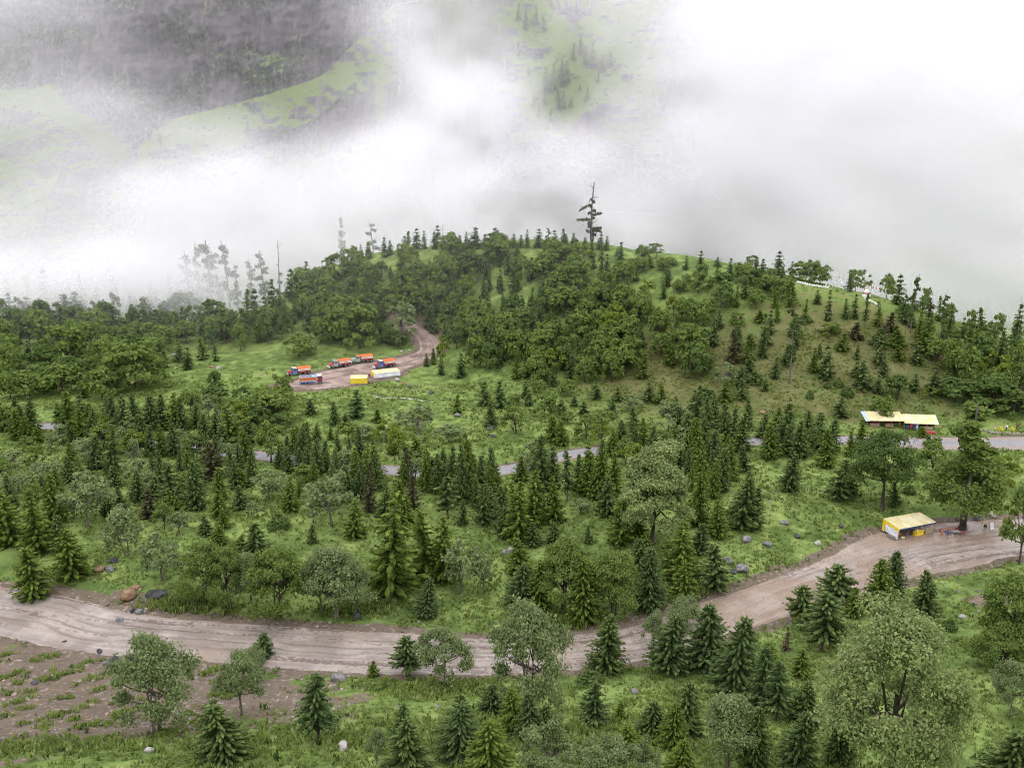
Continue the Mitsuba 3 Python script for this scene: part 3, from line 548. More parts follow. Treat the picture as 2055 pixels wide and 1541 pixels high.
TREES = '''
b big_a 39.5 81.8 20.5 14.9 41 0 largest pale green broadleaf tree filling the lower right foreground
c cn0 53.4 83.8 6.9 6.3 75 0 0.0.7.2
c cn1 -2.6 79.2 7.0 5.3 28 0 0.0.3.5
c cn2 -10.7 80.0 7.0 4.8 340 0 0.0.3.2
s sn0 3.7 80.8 5.9 6.5 69 0 12.0.4.1
s sn0 9.3 80.5 4.7 5.9 230 0 12.0.4.3
s sn0 13.3 80.2 4.2 3.8 79 0 12.0.5.0
c gn0 17.1 80.2 4.9 3.3 72 0 1.0.5.0
c cn0 25.8 84.2 7.8 3.4 58 0 0.0.5.7
c cn3 31.0 86.0 7.2 4.1 343 0 0.0.6.1
b wn1 23.1 85.2 8.7 6.8 27 0 7.0.5.0
b wn1 -14.3 84.0 4.3 2.5 314 0 7.0.2.2
c cn2 36.8 89.8 7.4 3.3 75 0 0.0.6.4
c cn0 -31.2 85.8 6.6 6.0 8 0 bushy rounded dark conifer at the bottom left below the landslide
c cn3 -5.4 86.8 6.4 4.9 80 0 0.0.3.4
c gm1 12.9 87.8 3.8 3.5 127 0 1.0.4.0
c cn0 -12.7 90.8 5.9 2.7 172 0 0.0.3.1
c cn2 -6.1 89.8 6.8 4.8 211 0 0.0.3.3
c cn1 18.1 89.8 5.8 3.3 233 0 0.0.5.3
c pn1 -22.3 91.8 9.0 4.5 202 0 dark conifer with long bare trunk on the near slope
c cn3 2.1 93.8 6.1 3.7 130 0 0.0.4.2
c cn0 3.9 94.5 4.6 3.1 113 0 0.0.4.3
c cn0 16.8 95.2 5.3 3.8 60 0 0.0.5.1
c cn0 20.6 94.8 7.8 4.4 145 0 0.0.5.4
c cn1 0.2 96.8 5.9 3.8 34 0 0.0.4.1
b wn0 -43.4 98.0 13.0 9.7 163 0 blue-green broadleaf with several leaning stems beside the brown landslide
c pn1 9.9 99.8 6.6 3.9 94 0 3.0.4.0
c cn0 37.4 103.5 5.9 4.1 226 0 0.0.6.3
c pn1 34.1 104.2 8.4 4.5 61 0 3.0.6.1
t cm4 13.9 104.2 2.8 1.5 209 0 -
b wn0 64.5 104.5 7.9 6.0 173 0 7.0.7.0
b wn1 -34.8 103.8 9.1 6.1 162 0 small silvery tree right of the landslide
c cn3 -2.8 106.0 4.5 3.5 313 0 0.0.3.6
b wn0 2.2 107.8 16.1 10.6 149 0 airy silvery poplar in the foreground overlapping the muddy road
c cn3 33.4 108.2 9.9 4.4 257 0 0.0.5.8
c cn3 31.7 114.7 12.2 7.1 37 0 0.0.5.6
c cn1 36.3 115.5 7.8 4.5 73 0 0.0.5.9
b wn0 -9.9 120.2 9.2 8.6 214 0 willow with two splayed stems on the near edge of the muddy road
s sm0 11.6 120.5 2.1 4.3 12 0 12.0.4.2
b wn2 -37.6 120.0 5.4 3.9 346 0 7.0.2.1
t cm1 -21.2 125.0 2.8 2.0 24 0 -
c cm1 42.8 120.8 4.7 3.1 242 0 0.0.6.2
c pn1 -15.9 125.8 6.8 4.9 156 0 small layered conifer standing against the muddy road centre
c cn2 14.3 125.5 9.6 5.8 284 0 compact layered conifer at the near edge of the muddy road
b bn0 71.9 119.5 7.3 8.9 130 0 5.0.7.2
c cn3 23.7 124.2 9.1 6.3 351 0 0.0.5.2
c cn3 29.6 125.0 11.0 7.1 245 0 0.0.5.5
b bn0 73.2 122.5 14.1 11.4 23 0 large leafy broadleaf on the right slope below the road bend
c cm3 -39.7 130.8 4.5 3.8 30 1 0.1.2.0
b wn1 22.7 132.8 7.4 3.8 105 1 7.1.5.1
t xm0 43.7 131.2 4.3 1.9 91 0 -
c pn2 49.1 130.2 9.9 7.4 314 0 3.0.6.3
c cm2 65.1 128.5 4.8 3.0 246 0 0.0.7.1
b wn2 28.8 139.8 5.8 6.2 287 1 7.1.5.2
s sm0 71.8 136.2 2.1 2.8 204 0 12.0.7.0
c pn2 48.8 139.8 7.7 5.5 49 0 3.0.6.2
c cn1 12.6 142.2 11.2 6.3 186 1 0.1.4.4
b bn0 -40.1 143.0 13.2 10.9 244 1 5.1.2.0
b wn1 -30.2 143.5 12.7 10.9 324 1 7.1.2.2
c cn2 69.8 140.8 8.8 5.0 137 1 0.1.7.0
c cn3 -14.8 144.0 7.4 4.1 40 1 0.1.3.2
c cm1 58.3 142.5 5.6 3.3 100 1 0.1.6.1
b bn0 17.6 143.8 11.4 10.0 70 1 5.1.4.2
b wn1 -33.1 145.0 12.4 6.4 114 1 7.1.2.1
b wn2 -27.2 144.2 10.4 6.4 203 1 7.1.2.3
b bn0 -49.0 145.5 11.9 6.9 229 1 5.1.1.2
c cn1 4.8 146.0 9.1 5.6 203 1 0.1.4.3
b bn0 8.8 145.8 13.2 10.2 6 1 5.1.4.1
c cn3 1.4 146.8 8.6 5.6 352 1 0.1.4.1
c cn3 24.0 146.0 11.4 5.7 101 1 0.1.5.1
c cn1 63.7 145.0 9.2 5.7 351 1 0.1.6.2
b wn1 -45.9 147.0 10.6 6.5 10 1 7.1.1.2
b bn0 -54.1 147.8 11.5 8.9 211 1 5.1.1.1
c pn2 57.4 148.2 7.4 7.1 253 1 3.1.6.0
c cm1 -85.6 150.0 9.8 6.6 273 1 0.1.0.1
c cm4 31.0 149.8 7.1 4.7 297 1 0.1.5.3
c cn3 67.6 149.5 9.2 4.9 251 1 0.1.6.3
t xm0 -83.9 150.2 5.5 2.4 76 1 -
b wm2 -9.3 152.2 10.4 8.6 47 1 7.1.3.1
b wm1 -5.2 152.0 8.9 4.3 234 1 7.1.3.2
c cm7 -21.9 151.2 18.7 10.0 216 1 tallest dark conifer cluster behind the centre of the muddy road
c cm6 37.0 152.8 9.1 6.3 173 1 0.1.5.4
c cm1 31.2 155.0 10.0 6.8 110 1 0.1.5.2
b wm2 -64.6 155.5 9.7 8.8 42 1 silvery broadleaf beside the big dark boulder
c cm4 -12.7 156.2 13.1 5.9 129 1 0.1.3.4
c cm1 -81.4 156.2 9.5 6.9 120 1 0.1.0.2
c cm7 -16.0 157.5 14.1 6.9 56 1 0.1.3.3
c cm4 1.6 159.2 7.3 5.0 12 1 0.1.4.2
c cm5 23.9 158.2 7.1 4.5 3 1 0.1.4.5
c gm1 31.3 159.5 9.8 6.2 226 1 1.1.5.0
b bm3 97.6 163.2 15.3 7.3 307 1 5.1.7.0
c gm1 25.1 162.2 5.9 4.1 233 2 1.2.5.0
b wm2 11.4 164.8 5.0 6.4 258 2 7.2.4.0
b wm0 -74.5 164.0 9.9 8.0 106 2 7.2.0.5
c cm6 -50.0 165.8 7.2 6.4 270 2 0.2.2.1
c cm3 36.6 165.0 6.7 4.3 273 2 0.2.5.2
c gm0 -93.3 167.2 12.3 6.0 103 2 1.2.0.2
c cm0 -88.6 167.5 8.0 4.4 0 2 0.2.0.7
t cm7 -53.6 168.8 3.9 3.2 150 2 -
c cm5 -23.7 168.8 7.4 4.8 319 2 0.2.3.2
c gm0 -99.9 169.5 11.7 6.5 63 2 1.2.0.1
c cm0 4.4 170.2 5.2 3.6 92 2 0.2.4.3
t cm4 -58.8 170.2 4.1 3.8 216 2 -
c cm7 21.4 169.8 11.2 5.5 94 2 0.2.4.13
b big_b 27.7 169.0 20.3 13.9 302 2 big pale rounded broadleaf with reddish trunk standing among dark conifers
t cm5 -40.0 171.0 4.1 2.4 154 2 -
t cm5 8.4 171.2 4.6 3.3 280 2 -
t cm6 15.2 170.5 3.9 2.2 69 2 -
c gm1 1.1 172.5 13.0 6.1 336 2 1.2.4.1
b bm3 -80.0 171.8 5.3 4.2 123 2 5.2.0.4
t cm4 -93.6 173.2 4.1 4.1 93 2 -
c cm6 -103.5 173.2 10.9 4.5 153 2 0.2.0.1
c cm7 -32.2 174.5 8.4 5.0 252 2 0.2.2.6
c cm4 25.4 171.5 6.6 3.9 111 2 0.2.4.14
c cm5 -1.3 174.5 6.8 3.9 45 2 0.2.3.23
c cm4 41.5 172.0 7.7 4.5 287 2 0.2.5.6
b wm2 -67.7 173.5 5.5 5.6 193 2 7.2.1.2
t cm0 -62.3 173.8 4.2 3.2 335 2 -
o big_o 94.5 179.2 27.5 15.0 39 2 tall old tree with bare upper trunk right of the yellow roadside stall
c cm2 -1.8 177.2 10.0 5.0 275 2 0.2.3.22
c cm0 -99.0 177.0 4.8 4.5 194 2 0.2.0.3
b bm3 -72.0 176.8 6.7 4.7 273 2 5.2.1.1
t cm1 -59.9 177.8 4.2 2.9 195 2 -
s sm0 -48.7 178.5 3.4 5.1 29 2 12.2.2.0
c cm0 47.1 176.0 11.5 6.7 124 2 0.2.5.9
c cm0 49.6 176.2 9.0 4.6 164 2 0.2.5.11
b wm2 -88.9 179.5 12.3 11.1 125 2 7.2.0.3
c gm0 4.4 179.2 12.5 5.8 118 2 1.2.4.2
c gm0 -22.4 180.2 7.0 4.5 256 2 1.2.3.0
c cm6 -6.2 180.0 9.0 4.7 36 2 0.2.3.17
c cm7 38.7 177.2 14.2 5.5 173 2 0.2.5.1
t cm3 -10.4 180.2 6.1 2.7 346 2 -
b wm1 -38.0 180.0 10.9 11.6 146 2 7.2.2.2
c cm1 -96.7 181.5 10.8 5.2 15 2 0.2.0.4
c gm1 9.0 181.0 10.7 4.7 40 2 1.2.4.3
c cm7 -71.3 181.5 7.3 4.5 342 2 0.2.1.5
c cm2 -27.1 183.0 8.0 4.1 101 2 0.2.3.1
u wm1 -82.4 182.2 4.3 3.9 98 2 -
u wm0 -55.1 182.5 4.1 3.6 304 2 -
b bm0 -107.5 183.5 5.9 3.8 89 2 5.2.0.2
c cm7 0.0 183.0 8.5 3.8 349 2 0.2.4.1
u wm0 -93.8 183.8 4.8 3.8 47 2 -
c cm3 -4.5 183.5 7.2 3.1 134 2 0.2.3.19
c nm0 -77.4 183.5 6.7 4.7 173 2 2.2.1.1
c pm0 -13.8 184.2 9.6 5.9 313 2 3.2.3.0
c cm6 6.7 183.8 8.1 4.1 209 2 0.2.4.5
c gm1 -62.3 183.0 6.1 4.2 314 2 1.2.1.0
b bm0 -102.1 184.0 7.5 4.4 341 2 5.2.0.3
c cm2 20.5 183.8 9.0 5.0 78 2 0.2.4.11
c cm6 -86.5 184.5 4.8 4.3 265 2 0.2.0.9
u wm2 14.8 186.0 3.3 4.8 98 2 -
c nm0 -31.2 187.5 11.6 3.7 340 2 2.2.2.0
c cm7 -48.6 187.5 8.0 4.2 250 2 0.2.2.2
b big_c 80.6 187.2 17.9 15.9 183 2 big dark green broadleaf with straight trunk above the yellow roadside stall
c cm4 -99.1 188.8 4.7 4.4 110 2 0.2.0.6
c cm6 -73.7 187.8 11.3 6.5 231 2 0.2.1.4
c cm0 -69.0 188.2 11.1 5.1 343 2 0.2.1.6
c nm0 -21.6 188.8 9.3 3.5 46 2 2.2.3.2
t cm4 -1.6 187.8 6.0 2.9 131 2 -
c cm0 -59.2 188.2 5.4 4.0 300 2 0.2.1.10
c cm5 -7.7 189.0 7.2 2.8 262 2 0.2.3.14
b wm1 -90.5 188.8 5.3 4.8 205 2 7.2.0.4
c cm5 -111.0 191.0 7.5 3.7 254 2 0.2.0.2
t cm6 84.1 189.2 5.6 3.4 136 2 -
t cm7 -15.1 191.0 5.8 2.6 76 2 -
t cm5 -86.4 189.5 4.8 2.8 120 2 -
t cm5 -42.2 190.8 6.7 2.9 311 2 -
c cm2 -79.2 191.2 6.8 4.8 72 2 0.2.1.2
c cm4 -25.1 191.2 6.2 4.2 118 2 0.2.3.3
c cm7 -4.9 191.0 10.8 3.8 25 2 0.2.3.18
c cm0 -11.1 193.0 14.0 4.4 39 2 0.2.3.10
c cm2 -39.5 192.2 9.1 3.8 209 2 0.2.2.3
c cm2 -83.2 192.2 7.5 4.2 18 2 0.2.1.1
c cm1 -3.3 193.0 8.6 3.2 285 2 0.2.3.21
c pm0 12.5 193.2 12.2 3.8 162 2 3.2.4.0
c cm3 -36.3 193.5 8.7 3.7 222 2 0.2.2.5
c cm4 18.4 192.5 9.5 4.2 227 2 0.2.4.9
c cm6 72.4 192.0 9.5 6.7 359 2 0.2.6.2
c cm4 -66.0 195.2 8.0 3.8 97 2 0.2.1.8
b wm2 -55.0 195.2 7.5 9.3 96 2 7.2.2.1
c cm3 -34.1 194.5 9.3 3.8 303 2 0.2.2.8
c cm4 44.9 193.0 9.4 3.7 205 2 0.2.5.5
t cm4 -47.9 195.2 4.6 2.3 96 2 -
c cm4 -9.6 196.2 15.7 5.0 9 2 0.2.3.12
c cm1 20.2 193.2 11.9 5.0 305 2 0.2.4.10
c cm0 52.8 192.2 6.5 3.7 68 2 0.2.5.10
c cm1 -103.1 196.2 6.8 3.7 11 2 0.2.0.5
b bm0 -74.9 196.0 6.0 3.9 344 2 5.2.1.2
t cm3 -107.6 198.0 4.9 3.2 94 2 -
c cm4 17.1 196.8 11.8 5.3 13 2 0.2.4.8
c cm0 -17.2 198.5 9.7 3.8 57 2 0.2.3.6
c cm0 -14.0 198.8 11.6 3.9 137 2 0.2.3.8
c cm3 -7.0 199.5 9.1 3.3 161 2 0.2.3.16
c cm1 23.1 196.0 9.9 4.3 178 2 0.2.4.12
c cm3 76.0 195.2 6.8 4.4 126 2 0.2.6.3
s sm0 90.0 196.0 2.2 3.2 232 2 12.2.7.0
b bm2 111.2 197.2 8.7 8.7 142 2 6.2.7.0
t cm7 41.0 198.5 6.6 2.5 141 2 -
b wm1 -115.0 201.5 5.2 7.6 306 2 7.2.0.1
u wm0 -83.4 200.2 4.7 3.9 183 2 -
c cm7 -19.8 199.5 10.4 3.8 208 2 0.2.3.4
c cm5 7.1 199.2 13.7 5.7 104 2 0.2.4.4
c cm0 15.5 199.2 8.8 3.9 217 2 0.2.4.7
c cm0 47.5 197.5 10.2 5.3 238 2 0.2.5.7
c cm0 63.1 197.2 9.2 5.3 140 2 0.2.6.1
c cm7 -33.9 199.8 9.7 4.1 166 2 0.2.2.9
c cm2 -31.6 200.2 8.9 3.6 290 2 0.2.2.10
u bm0 -96.7 201.2 4.6 4.2 108 2 -
c cm2 -64.9 203.0 7.3 3.5 180 2 0.2.1.9
t cm7 -63.2 203.0 5.2 3.7 27 2 -
c cm0 9.6 201.2 10.5 4.4 268 2 0.2.4.6
t cm4 -25.1 202.2 7.0 3.0 59 2 -
c cm5 -74.0 203.5 7.0 4.3 329 2 0.2.1.7
c cm0 -9.0 202.8 8.1 4.4 129 2 0.2.3.13
t cm0 -93.3 202.8 5.0 3.7 220 2 -
c cm0 -82.2 203.5 8.9 3.7 256 2 0.2.1.3
b bm1 -17.6 202.8 7.2 7.2 156 2 8.2.3.0
t cm1 -46.5 204.0 7.0 2.8 71 2 -
c cm2 -20.0 203.2 8.3 3.8 94 2 0.2.3.5
b wm0 -87.8 204.0 6.5 7.5 237 2 7.2.1.1
c cm2 -61.6 205.2 9.8 3.5 328 2 0.2.1.11
c nm0 -25.1 204.5 9.5 4.5 316 2 2.2.3.1
b bm3 -120.0 205.5 6.7 5.0 275 2 5.2.0.1
c cm2 -104.4 204.8 7.0 4.3 297 2 0.2.0.8
c cm4 -37.0 205.8 8.9 4.1 287 2 0.2.2.7
c cm2 -41.6 205.5 8.4 3.5 126 2 0.2.2.4
c cm3 -4.8 205.5 8.8 3.9 79 2 0.2.3.20
c cm2 -15.7 204.0 8.7 4.0 318 2 0.2.3.7
c cm7 44.5 203.8 9.8 4.0 157 2 0.2.5.3
b wm1 -109.1 206.2 6.3 8.3 231 2 7.2.0.2
c cm3 -13.0 205.8 6.9 3.4 318 2 0.2.3.9
b wm1 -23.2 207.0 7.5 7.4 295 2 7.2.3.0
c cm0 -7.3 206.5 7.0 3.5 88 2 0.2.3.15
b bm3 -49.2 207.2 4.4 7.1 338 2 5.2.2.0
c cm0 47.2 205.0 7.8 3.3 293 2 0.2.5.4
u bm1 -34.5 207.8 5.1 5.0 5 2 -
c cm1 2.2 207.0 6.4 4.3 193 2 0.2.4.2
c cm6 -11.2 209.5 7.5 3.7 5 2 0.2.3.11
c cm4 -32.8 209.8 8.9 4.5 78 2 0.2.2.11
c nm0 -72.0 209.0 9.2 5.9 231 2 2.2.1.2
c cm7 51.9 207.5 10.4 5.1 135 2 0.2.5.8
b bm3 99.0 205.8 10.1 7.8 219 2 5.2.7.0
b wm0 -39.9 209.2 6.9 6.9 27 2 7.2.2.3
c cm0 -67.4 210.5 7.7 3.3 45 3 0.3.1.14
t cm5 42.4 209.2 7.0 2.7 242 3 -
u bm1 8.1 210.5 4.6 4.6 73 3 -
t cm7 -42.7 211.2 7.0 3.4 261 3 -
c cm3 -47.9 212.0 9.2 4.3 81 3 0.3.2.3
t cm2 -49.7 211.8 6.9 3.3 10 3 -
c cm6 -97.5 211.8 11.1 5.8 13 3 0.3.0.12
c cm7 -35.5 213.5 8.1 3.4 108 3 0.3.2.7
t cm3 -52.0 212.5 6.4 3.0 15 3 -
b bm0 -116.2 213.2 7.5 4.3 276 3 5.3.0.2
c cm0 -54.5 212.5 6.8 3.6 22 3 0.3.2.1
t cm1 -45.4 213.8 5.8 2.8 72 3 -
c gm0 -108.1 213.5 7.4 4.4 229 3 1.3.0.0
t cm3 -88.0 213.5 4.8 2.6 193 3 -
t cm0 -81.2 212.8 5.5 2.3 213 3 -
c cm1 5.9 215.0 8.5 4.0 290 3 0.3.4.1
c cm1 46.0 214.5 8.9 4.8 234 3 0.3.5.10
c cm3 56.6 212.2 6.5 3.9 205 3 0.3.5.18
b wm0 5.9 215.8 7.8 7.7 100 3 7.3.4.0
c cm3 -102.5 215.0 8.7 5.2 43 3 0.3.0.11
t cm2 -67.4 215.0 6.9 3.3 349 3 -
t cm3 -57.4 215.0 6.5 2.8 327 3 -
b wm0 -124.3 217.5 4.9 7.4 238 3 7.3.0.1
t cm1 -79.9 214.5 4.5 2.1 268 3 -
t cm6 -56.8 215.0 5.0 3.7 177 3 -
c cm2 41.6 218.2 8.0 4.9 203 3 0.3.5.4
c cm3 49.5 216.0 10.2 5.2 251 3 0.3.5.13
b wm0 -93.1 216.0 7.6 4.2 119 3 7.3.1.2
c cm2 -40.8 218.8 7.7 3.5 163 3 0.3.2.5
c cm1 77.1 214.5 9.9 5.5 209 3 0.3.6.11
b bm2 30.1 217.0 6.1 6.8 306 3 bright yellow-green broadleaf among dark conifers right of centre
c cm0 22.2 217.2 7.4 3.5 140 3 0.3.4.4
t cm3 -47.2 219.8 6.7 3.5 17 3 -
c cm0 -43.6 220.2 8.4 3.4 42 3 0.3.2.4
c cm6 -76.1 217.0 8.4 3.7 31 3 0.3.1.11
c cm3 -74.0 218.5 7.5 3.9 43 3 0.3.1.12
b bm3 28.4 220.0 6.3 6.3 298 3 5.3.4.4
c cm4 -67.0 221.2 9.5 4.5 16 3 0.3.1.16
b wm1 -71.2 219.5 6.2 6.2 257 3 7.3.1.5
b bm0 -61.2 221.8 10.5 8.3 61 3 5.3.2.1
c cm7 44.7 222.8 9.5 4.5 82 3 0.3.5.6
b bm1 -79.5 220.2 7.2 7.1 88 3 8.3.1.0
c cm0 -53.9 223.5 9.0 4.3 185 3 0.3.2.2
b wm0 -108.2 221.8 6.2 8.3 228 3 7.3.0.2
c cm3 -38.7 222.5 9.4 3.6 213 3 0.3.2.6
t cm2 -35.3 222.8 5.7 2.6 208 3 -
c cm4 64.6 219.2 9.8 5.0 44 3 0.3.6.1
b bm2 -29.1 224.8 8.4 5.7 212 3 yellow-green birch with white trunk beside the paved road
t cm1 54.8 222.8 6.6 2.8 32 3 -
c cm7 -24.8 224.5 6.2 4.9 295 3 0.3.3.0
c cm2 72.4 220.8 10.1 5.6 22 3 0.3.6.7
u bm3 -83.6 224.8 5.0 5.0 34 3 -
c cm1 26.2 226.0 7.5 4.0 69 3 0.3.4.5
t cm1 86.8 224.5 6.9 3.3 140 3 -
c cm1 -90.1 225.2 8.6 3.8 304 3 0.3.1.5
b bm1 39.3 226.8 6.7 6.7 28 3 8.3.5.1
c cm3 -86.9 225.2 8.9 4.5 68 3 0.3.1.7
c cm5 -93.0 224.8 8.4 4.0 150 3 0.3.1.3
b bm2 -97.1 225.5 6.8 7.1 81 3 6.3.1.1
t cm3 -58.5 227.2 5.5 2.7 28 3 -
t cm5 29.0 226.5 5.5 4.0 201 3 -
c cm5 65.8 222.8 8.0 5.7 23 3 0.3.6.2
t cm3 92.5 226.0 6.8 3.3 257 3 -
c cm4 74.1 224.5 9.1 4.2 37 3 0.3.6.8
c cm5 71.0 224.8 8.2 3.7 158 3 0.3.6.6
t cm0 25.8 228.0 5.5 4.0 140 3 -
b bm1 77.7 227.0 7.0 7.0 270 3 8.3.6.1
t cm5 32.1 228.2 7.4 3.5 274 3 -
c cm5 36.7 228.5 7.9 4.0 170 3 0.3.5.2
c cm1 34.3 228.5 9.7 4.3 101 3 0.3.5.1
b bm1 50.5 227.8 5.9 5.9 309 3 8.3.5.2
c cm1 47.6 228.0 9.7 4.8 267 3 0.3.5.8
b bm0 52.8 227.5 5.6 5.6 92 3 5.3.5.0
t cm4 -31.2 228.8 4.4 3.6 83 3 -
u wm1 -101.8 228.0 5.3 5.3 316 3 -
t cm7 -104.4 228.0 7.3 3.2 103 3 -
b bm1 80.5 228.5 7.1 7.1 52 3 8.3.6.2
b bm3 -106.3 228.8 8.0 8.6 169 3 5.3.0.4
c cm7 42.4 229.2 7.8 4.2 202 3 0.3.5.3
u wm1 -121.5 230.8 5.4 3.9 26 3 -
t cm4 -57.0 229.8 7.1 3.5 335 3 -
t cm7 59.0 227.2 7.1 3.2 161 3 -
t cm0 -54.0 230.8 8.2 3.3 228 3 -
b wm0 45.0 229.8 7.2 7.2 210 3 7.3.5.2
u bm3 -128.2 231.8 4.3 5.0 331 3 -
b wm2 -88.0 231.5 6.1 7.8 296 3 7.3.1.3
c cm5 46.2 230.0 10.4 5.8 141 3 0.3.5.7
c cm2 59.5 227.8 10.5 5.8 20 3 0.3.5.17
c cm6 71.4 229.0 13.3 7.2 226 3 0.3.6.5
c cm3 83.6 230.2 9.1 5.6 287 3 0.3.6.12
c cm5 -97.0 229.5 10.0 5.2 306 3 0.3.1.2
b bm0 -108.3 230.5 5.7 5.6 205 3 5.3.0.3
c cm1 91.7 230.5 8.8 4.1 195 3 0.3.6.13
b wm1 -100.5 230.8 7.3 7.3 208 3 7.3.1.1
c cm5 70.6 230.8 7.8 3.7 53 3 0.3.6.4
c cm6 81.0 232.2 9.8 5.9 18 3 0.3.6.10
t cm6 111.6 234.2 3.6 3.3 166 3 -
t cm2 -77.3 234.5 5.9 4.2 316 3 -
c cm1 13.4 234.5 7.0 4.5 106 3 0.3.4.3
b bm2 24.1 235.0 5.9 6.0 99 3 6.3.4.1
t cm0 32.8 236.0 7.1 4.0 358 3 -
c cm2 52.0 235.8 7.8 5.3 196 3 0.3.5.11
t cm0 -118.5 236.0 7.0 3.1 33 3 -
c cm0 -71.3 236.0 7.1 5.1 193 3 0.3.1.15
u wm0 -121.6 237.5 5.4 5.4 12 3 -
c cm6 -113.3 236.5 10.2 5.0 327 3 0.3.0.10
c cm5 57.1 237.8 11.4 5.3 284 3 0.3.5.15
t cm7 -129.2 239.0 5.4 4.0 216 3 -
c cm7 -76.0 236.8 10.2 6.4 353 3 0.3.1.13
c cm1 -116.9 238.0 9.4 4.6 356 3 0.3.0.7
t cm2 -56.6 239.8 5.5 4.3 133 3 -
b bm2 -34.1 238.2 5.8 7.5 83 3 6.3.3.1
b wm2 -17.1 236.0 5.2 8.8 99 3 7.3.3.2
c cm6 60.6 239.0 9.7 4.7 238 3 0.3.5.16
b bm0 -44.7 240.2 5.5 7.5 88 3 5.3.2.3
c cm1 11.2 238.0 7.2 5.7 207 3 0.3.4.2
t cm2 29.8 239.2 6.0 4.2 179 3 -
c cm4 -132.8 240.8 7.0 4.3 184 3 0.3.0.4
c cm1 -135.8 241.8 8.4 5.2 282 3 0.3.0.2
t cm5 -53.5 241.2 4.4 2.9 225 3 -
t cm7 -50.0 242.0 4.0 2.2 195 3 -
u wm0 -40.3 241.0 4.3 6.1 198 3 -
c cm2 -107.0 241.8 12.6 6.1 141 3 0.3.0.14
t cm5 -83.9 240.0 7.1 4.0 121 3 -
b bm0 20.3 240.8 6.9 6.7 297 3 5.3.4.2
c cm0 68.9 241.5 7.1 4.4 230 3 0.3.5.19
c cm2 81.0 241.5 7.9 4.9 132 3 0.3.6.9
t cm4 113.4 243.0 3.2 3.4 30 3 -
t cm7 -59.7 243.8 3.3 2.6 290 3 -
t cm2 -81.4 242.2 6.7 4.4 172 3 -
c cm2 -136.3 245.0 8.6 4.2 282 3 0.3.0.3
c cm6 54.2 244.0 11.2 4.6 163 3 0.3.5.12
b wm2 -26.0 242.2 8.2 13.4 235 3 7.3.3.1
b bm0 -74.4 244.8 5.7 7.1 76 3 5.3.1.0
b bm0 -139.4 245.2 8.4 8.5 65 3 5.3.0.1
c cm0 -134.0 246.0 10.7 5.0 204 3 0.3.0.5
b bm2 -115.2 246.3 6.6 5.6 269 3 6.3.0.0
b bm3 0.8 243.0 8.7 7.9 241 3 5.3.4.1
c cm1 74.0 245.0 7.6 5.0 250 3 0.3.6.3
u bm1 -65.2 246.0 5.4 6.3 45 3 -
c cm5 -104.9 246.2 11.4 5.3 272 3 0.3.1.1
c cm6 46.2 245.0 10.5 4.9 106 3 0.3.5.5
c cm1 -124.5 247.0 11.4 6.8 200 3 0.3.0.6
b wm1 43.6 246.0 9.3 9.2 22 3 7.3.5.1
c cm0 -142.9 247.5 8.5 3.9 48 3 0.3.0.1
b bm1 -71.4 248.2 7.7 7.2 214 3 8.3.2.0
b wm2 -79.8 248.2 6.4 6.8 346 3 7.3.1.4
c cm1 -119.6 249.7 7.7 4.5 29 3 0.3.0.9
c cm3 -102.0 248.8 10.0 6.0 67 3 0.3.1.4
c cm2 -98.6 248.5 10.3 5.4 82 3 0.3.1.6
c cm7 -95.0 248.5 10.6 5.7 254 3 0.3.1.8
c cm5 -92.7 248.0 9.5 4.5 161 3 0.3.1.9
b bm0 25.6 250.8 5.7 7.8 286 3 5.3.4.3
t cm6 34.5 249.0 6.7 4.3 162 3 -
c cm0 57.5 248.8 10.1 4.6 327 3 0.3.5.14
c cm3 -113.4 250.7 9.2 5.4 11 3 0.3.0.13
c cm5 -89.4 249.8 7.2 4.5 204 3 0.3.1.10
t cm5 -6.1 248.8 7.4 4.2 341 3 -
t cm5 66.6 249.8 8.6 3.6 268 3 -
t cm0 -50.8 252.8 7.0 3.9 82 3 -
c cf3 53.0 253.5 11.9 5.0 63 3 0.3.5.9
b bm2 -76.9 254.0 6.7 8.5 219 3 6.3.1.2
c cf0 -123.9 254.2 8.8 6.1 36 3 0.3.0.8
b bf0 -69.2 255.2 10.0 14.1 79 3 5.3.2.2
u bf0 16.3 256.5 3.9 5.1 190 3 -
t cf0 -48.2 254.2 2.8 2.6 214 3 -
t cf1 -38.9 254.5 4.0 3.7 320 3 -
b bf2 106.2 255.0 7.9 7.9 126 3 5.3.6.0
t cf2 -131.9 256.8 5.5 4.0 85 4 -
b wf1 -88.6 258.2 7.7 6.6 114 4 7.4.1.0
b bf2 -74.1 258.8 8.0 9.6 209 4 5.4.2.1
c cf0 -119.0 260.2 7.4 4.7 170 4 0.4.0.0
c cf2 -45.1 257.2 8.5 5.8 11 4 0.4.2.0
b bf2 9.2 260.0 7.7 7.8 211 4 5.4.4.0
t cf2 29.6 261.2 6.2 4.5 274 4 -
t cf3 95.3 256.5 6.1 5.5 215 4 -
b bf0 -83.0 262.0 5.7 9.1 188 4 5.4.1.3
b bf4 145.7 257.8 7.6 12.9 247 4 8.4.7.4
t cf2 -59.8 263.0 5.2 4.1 184 4 -
t cf3 21.5 264.5 4.3 4.3 96 4 -
t cf1 -16.4 263.2 5.8 3.8 53 4 -
t cf0 15.0 265.2 4.4 4.4 32 4 -
b bm2 -68.7 266.2 8.0 6.5 143 4 6.4.2.2
b bf0 -96.6 266.2 6.9 6.9 91 4 5.4.1.2
u wf1 36.1 266.2 5.0 7.3 243 4 -
t cf3 -150.5 268.5 4.2 3.5 117 4 -
t cf0 54.1 263.5 6.2 4.6 200 4 -
c cf2 -3.6 269.0 8.7 4.8 218 4 0.4.3.2
b bf1 141.3 262.2 9.9 14.7 265 4 8.4.7.3
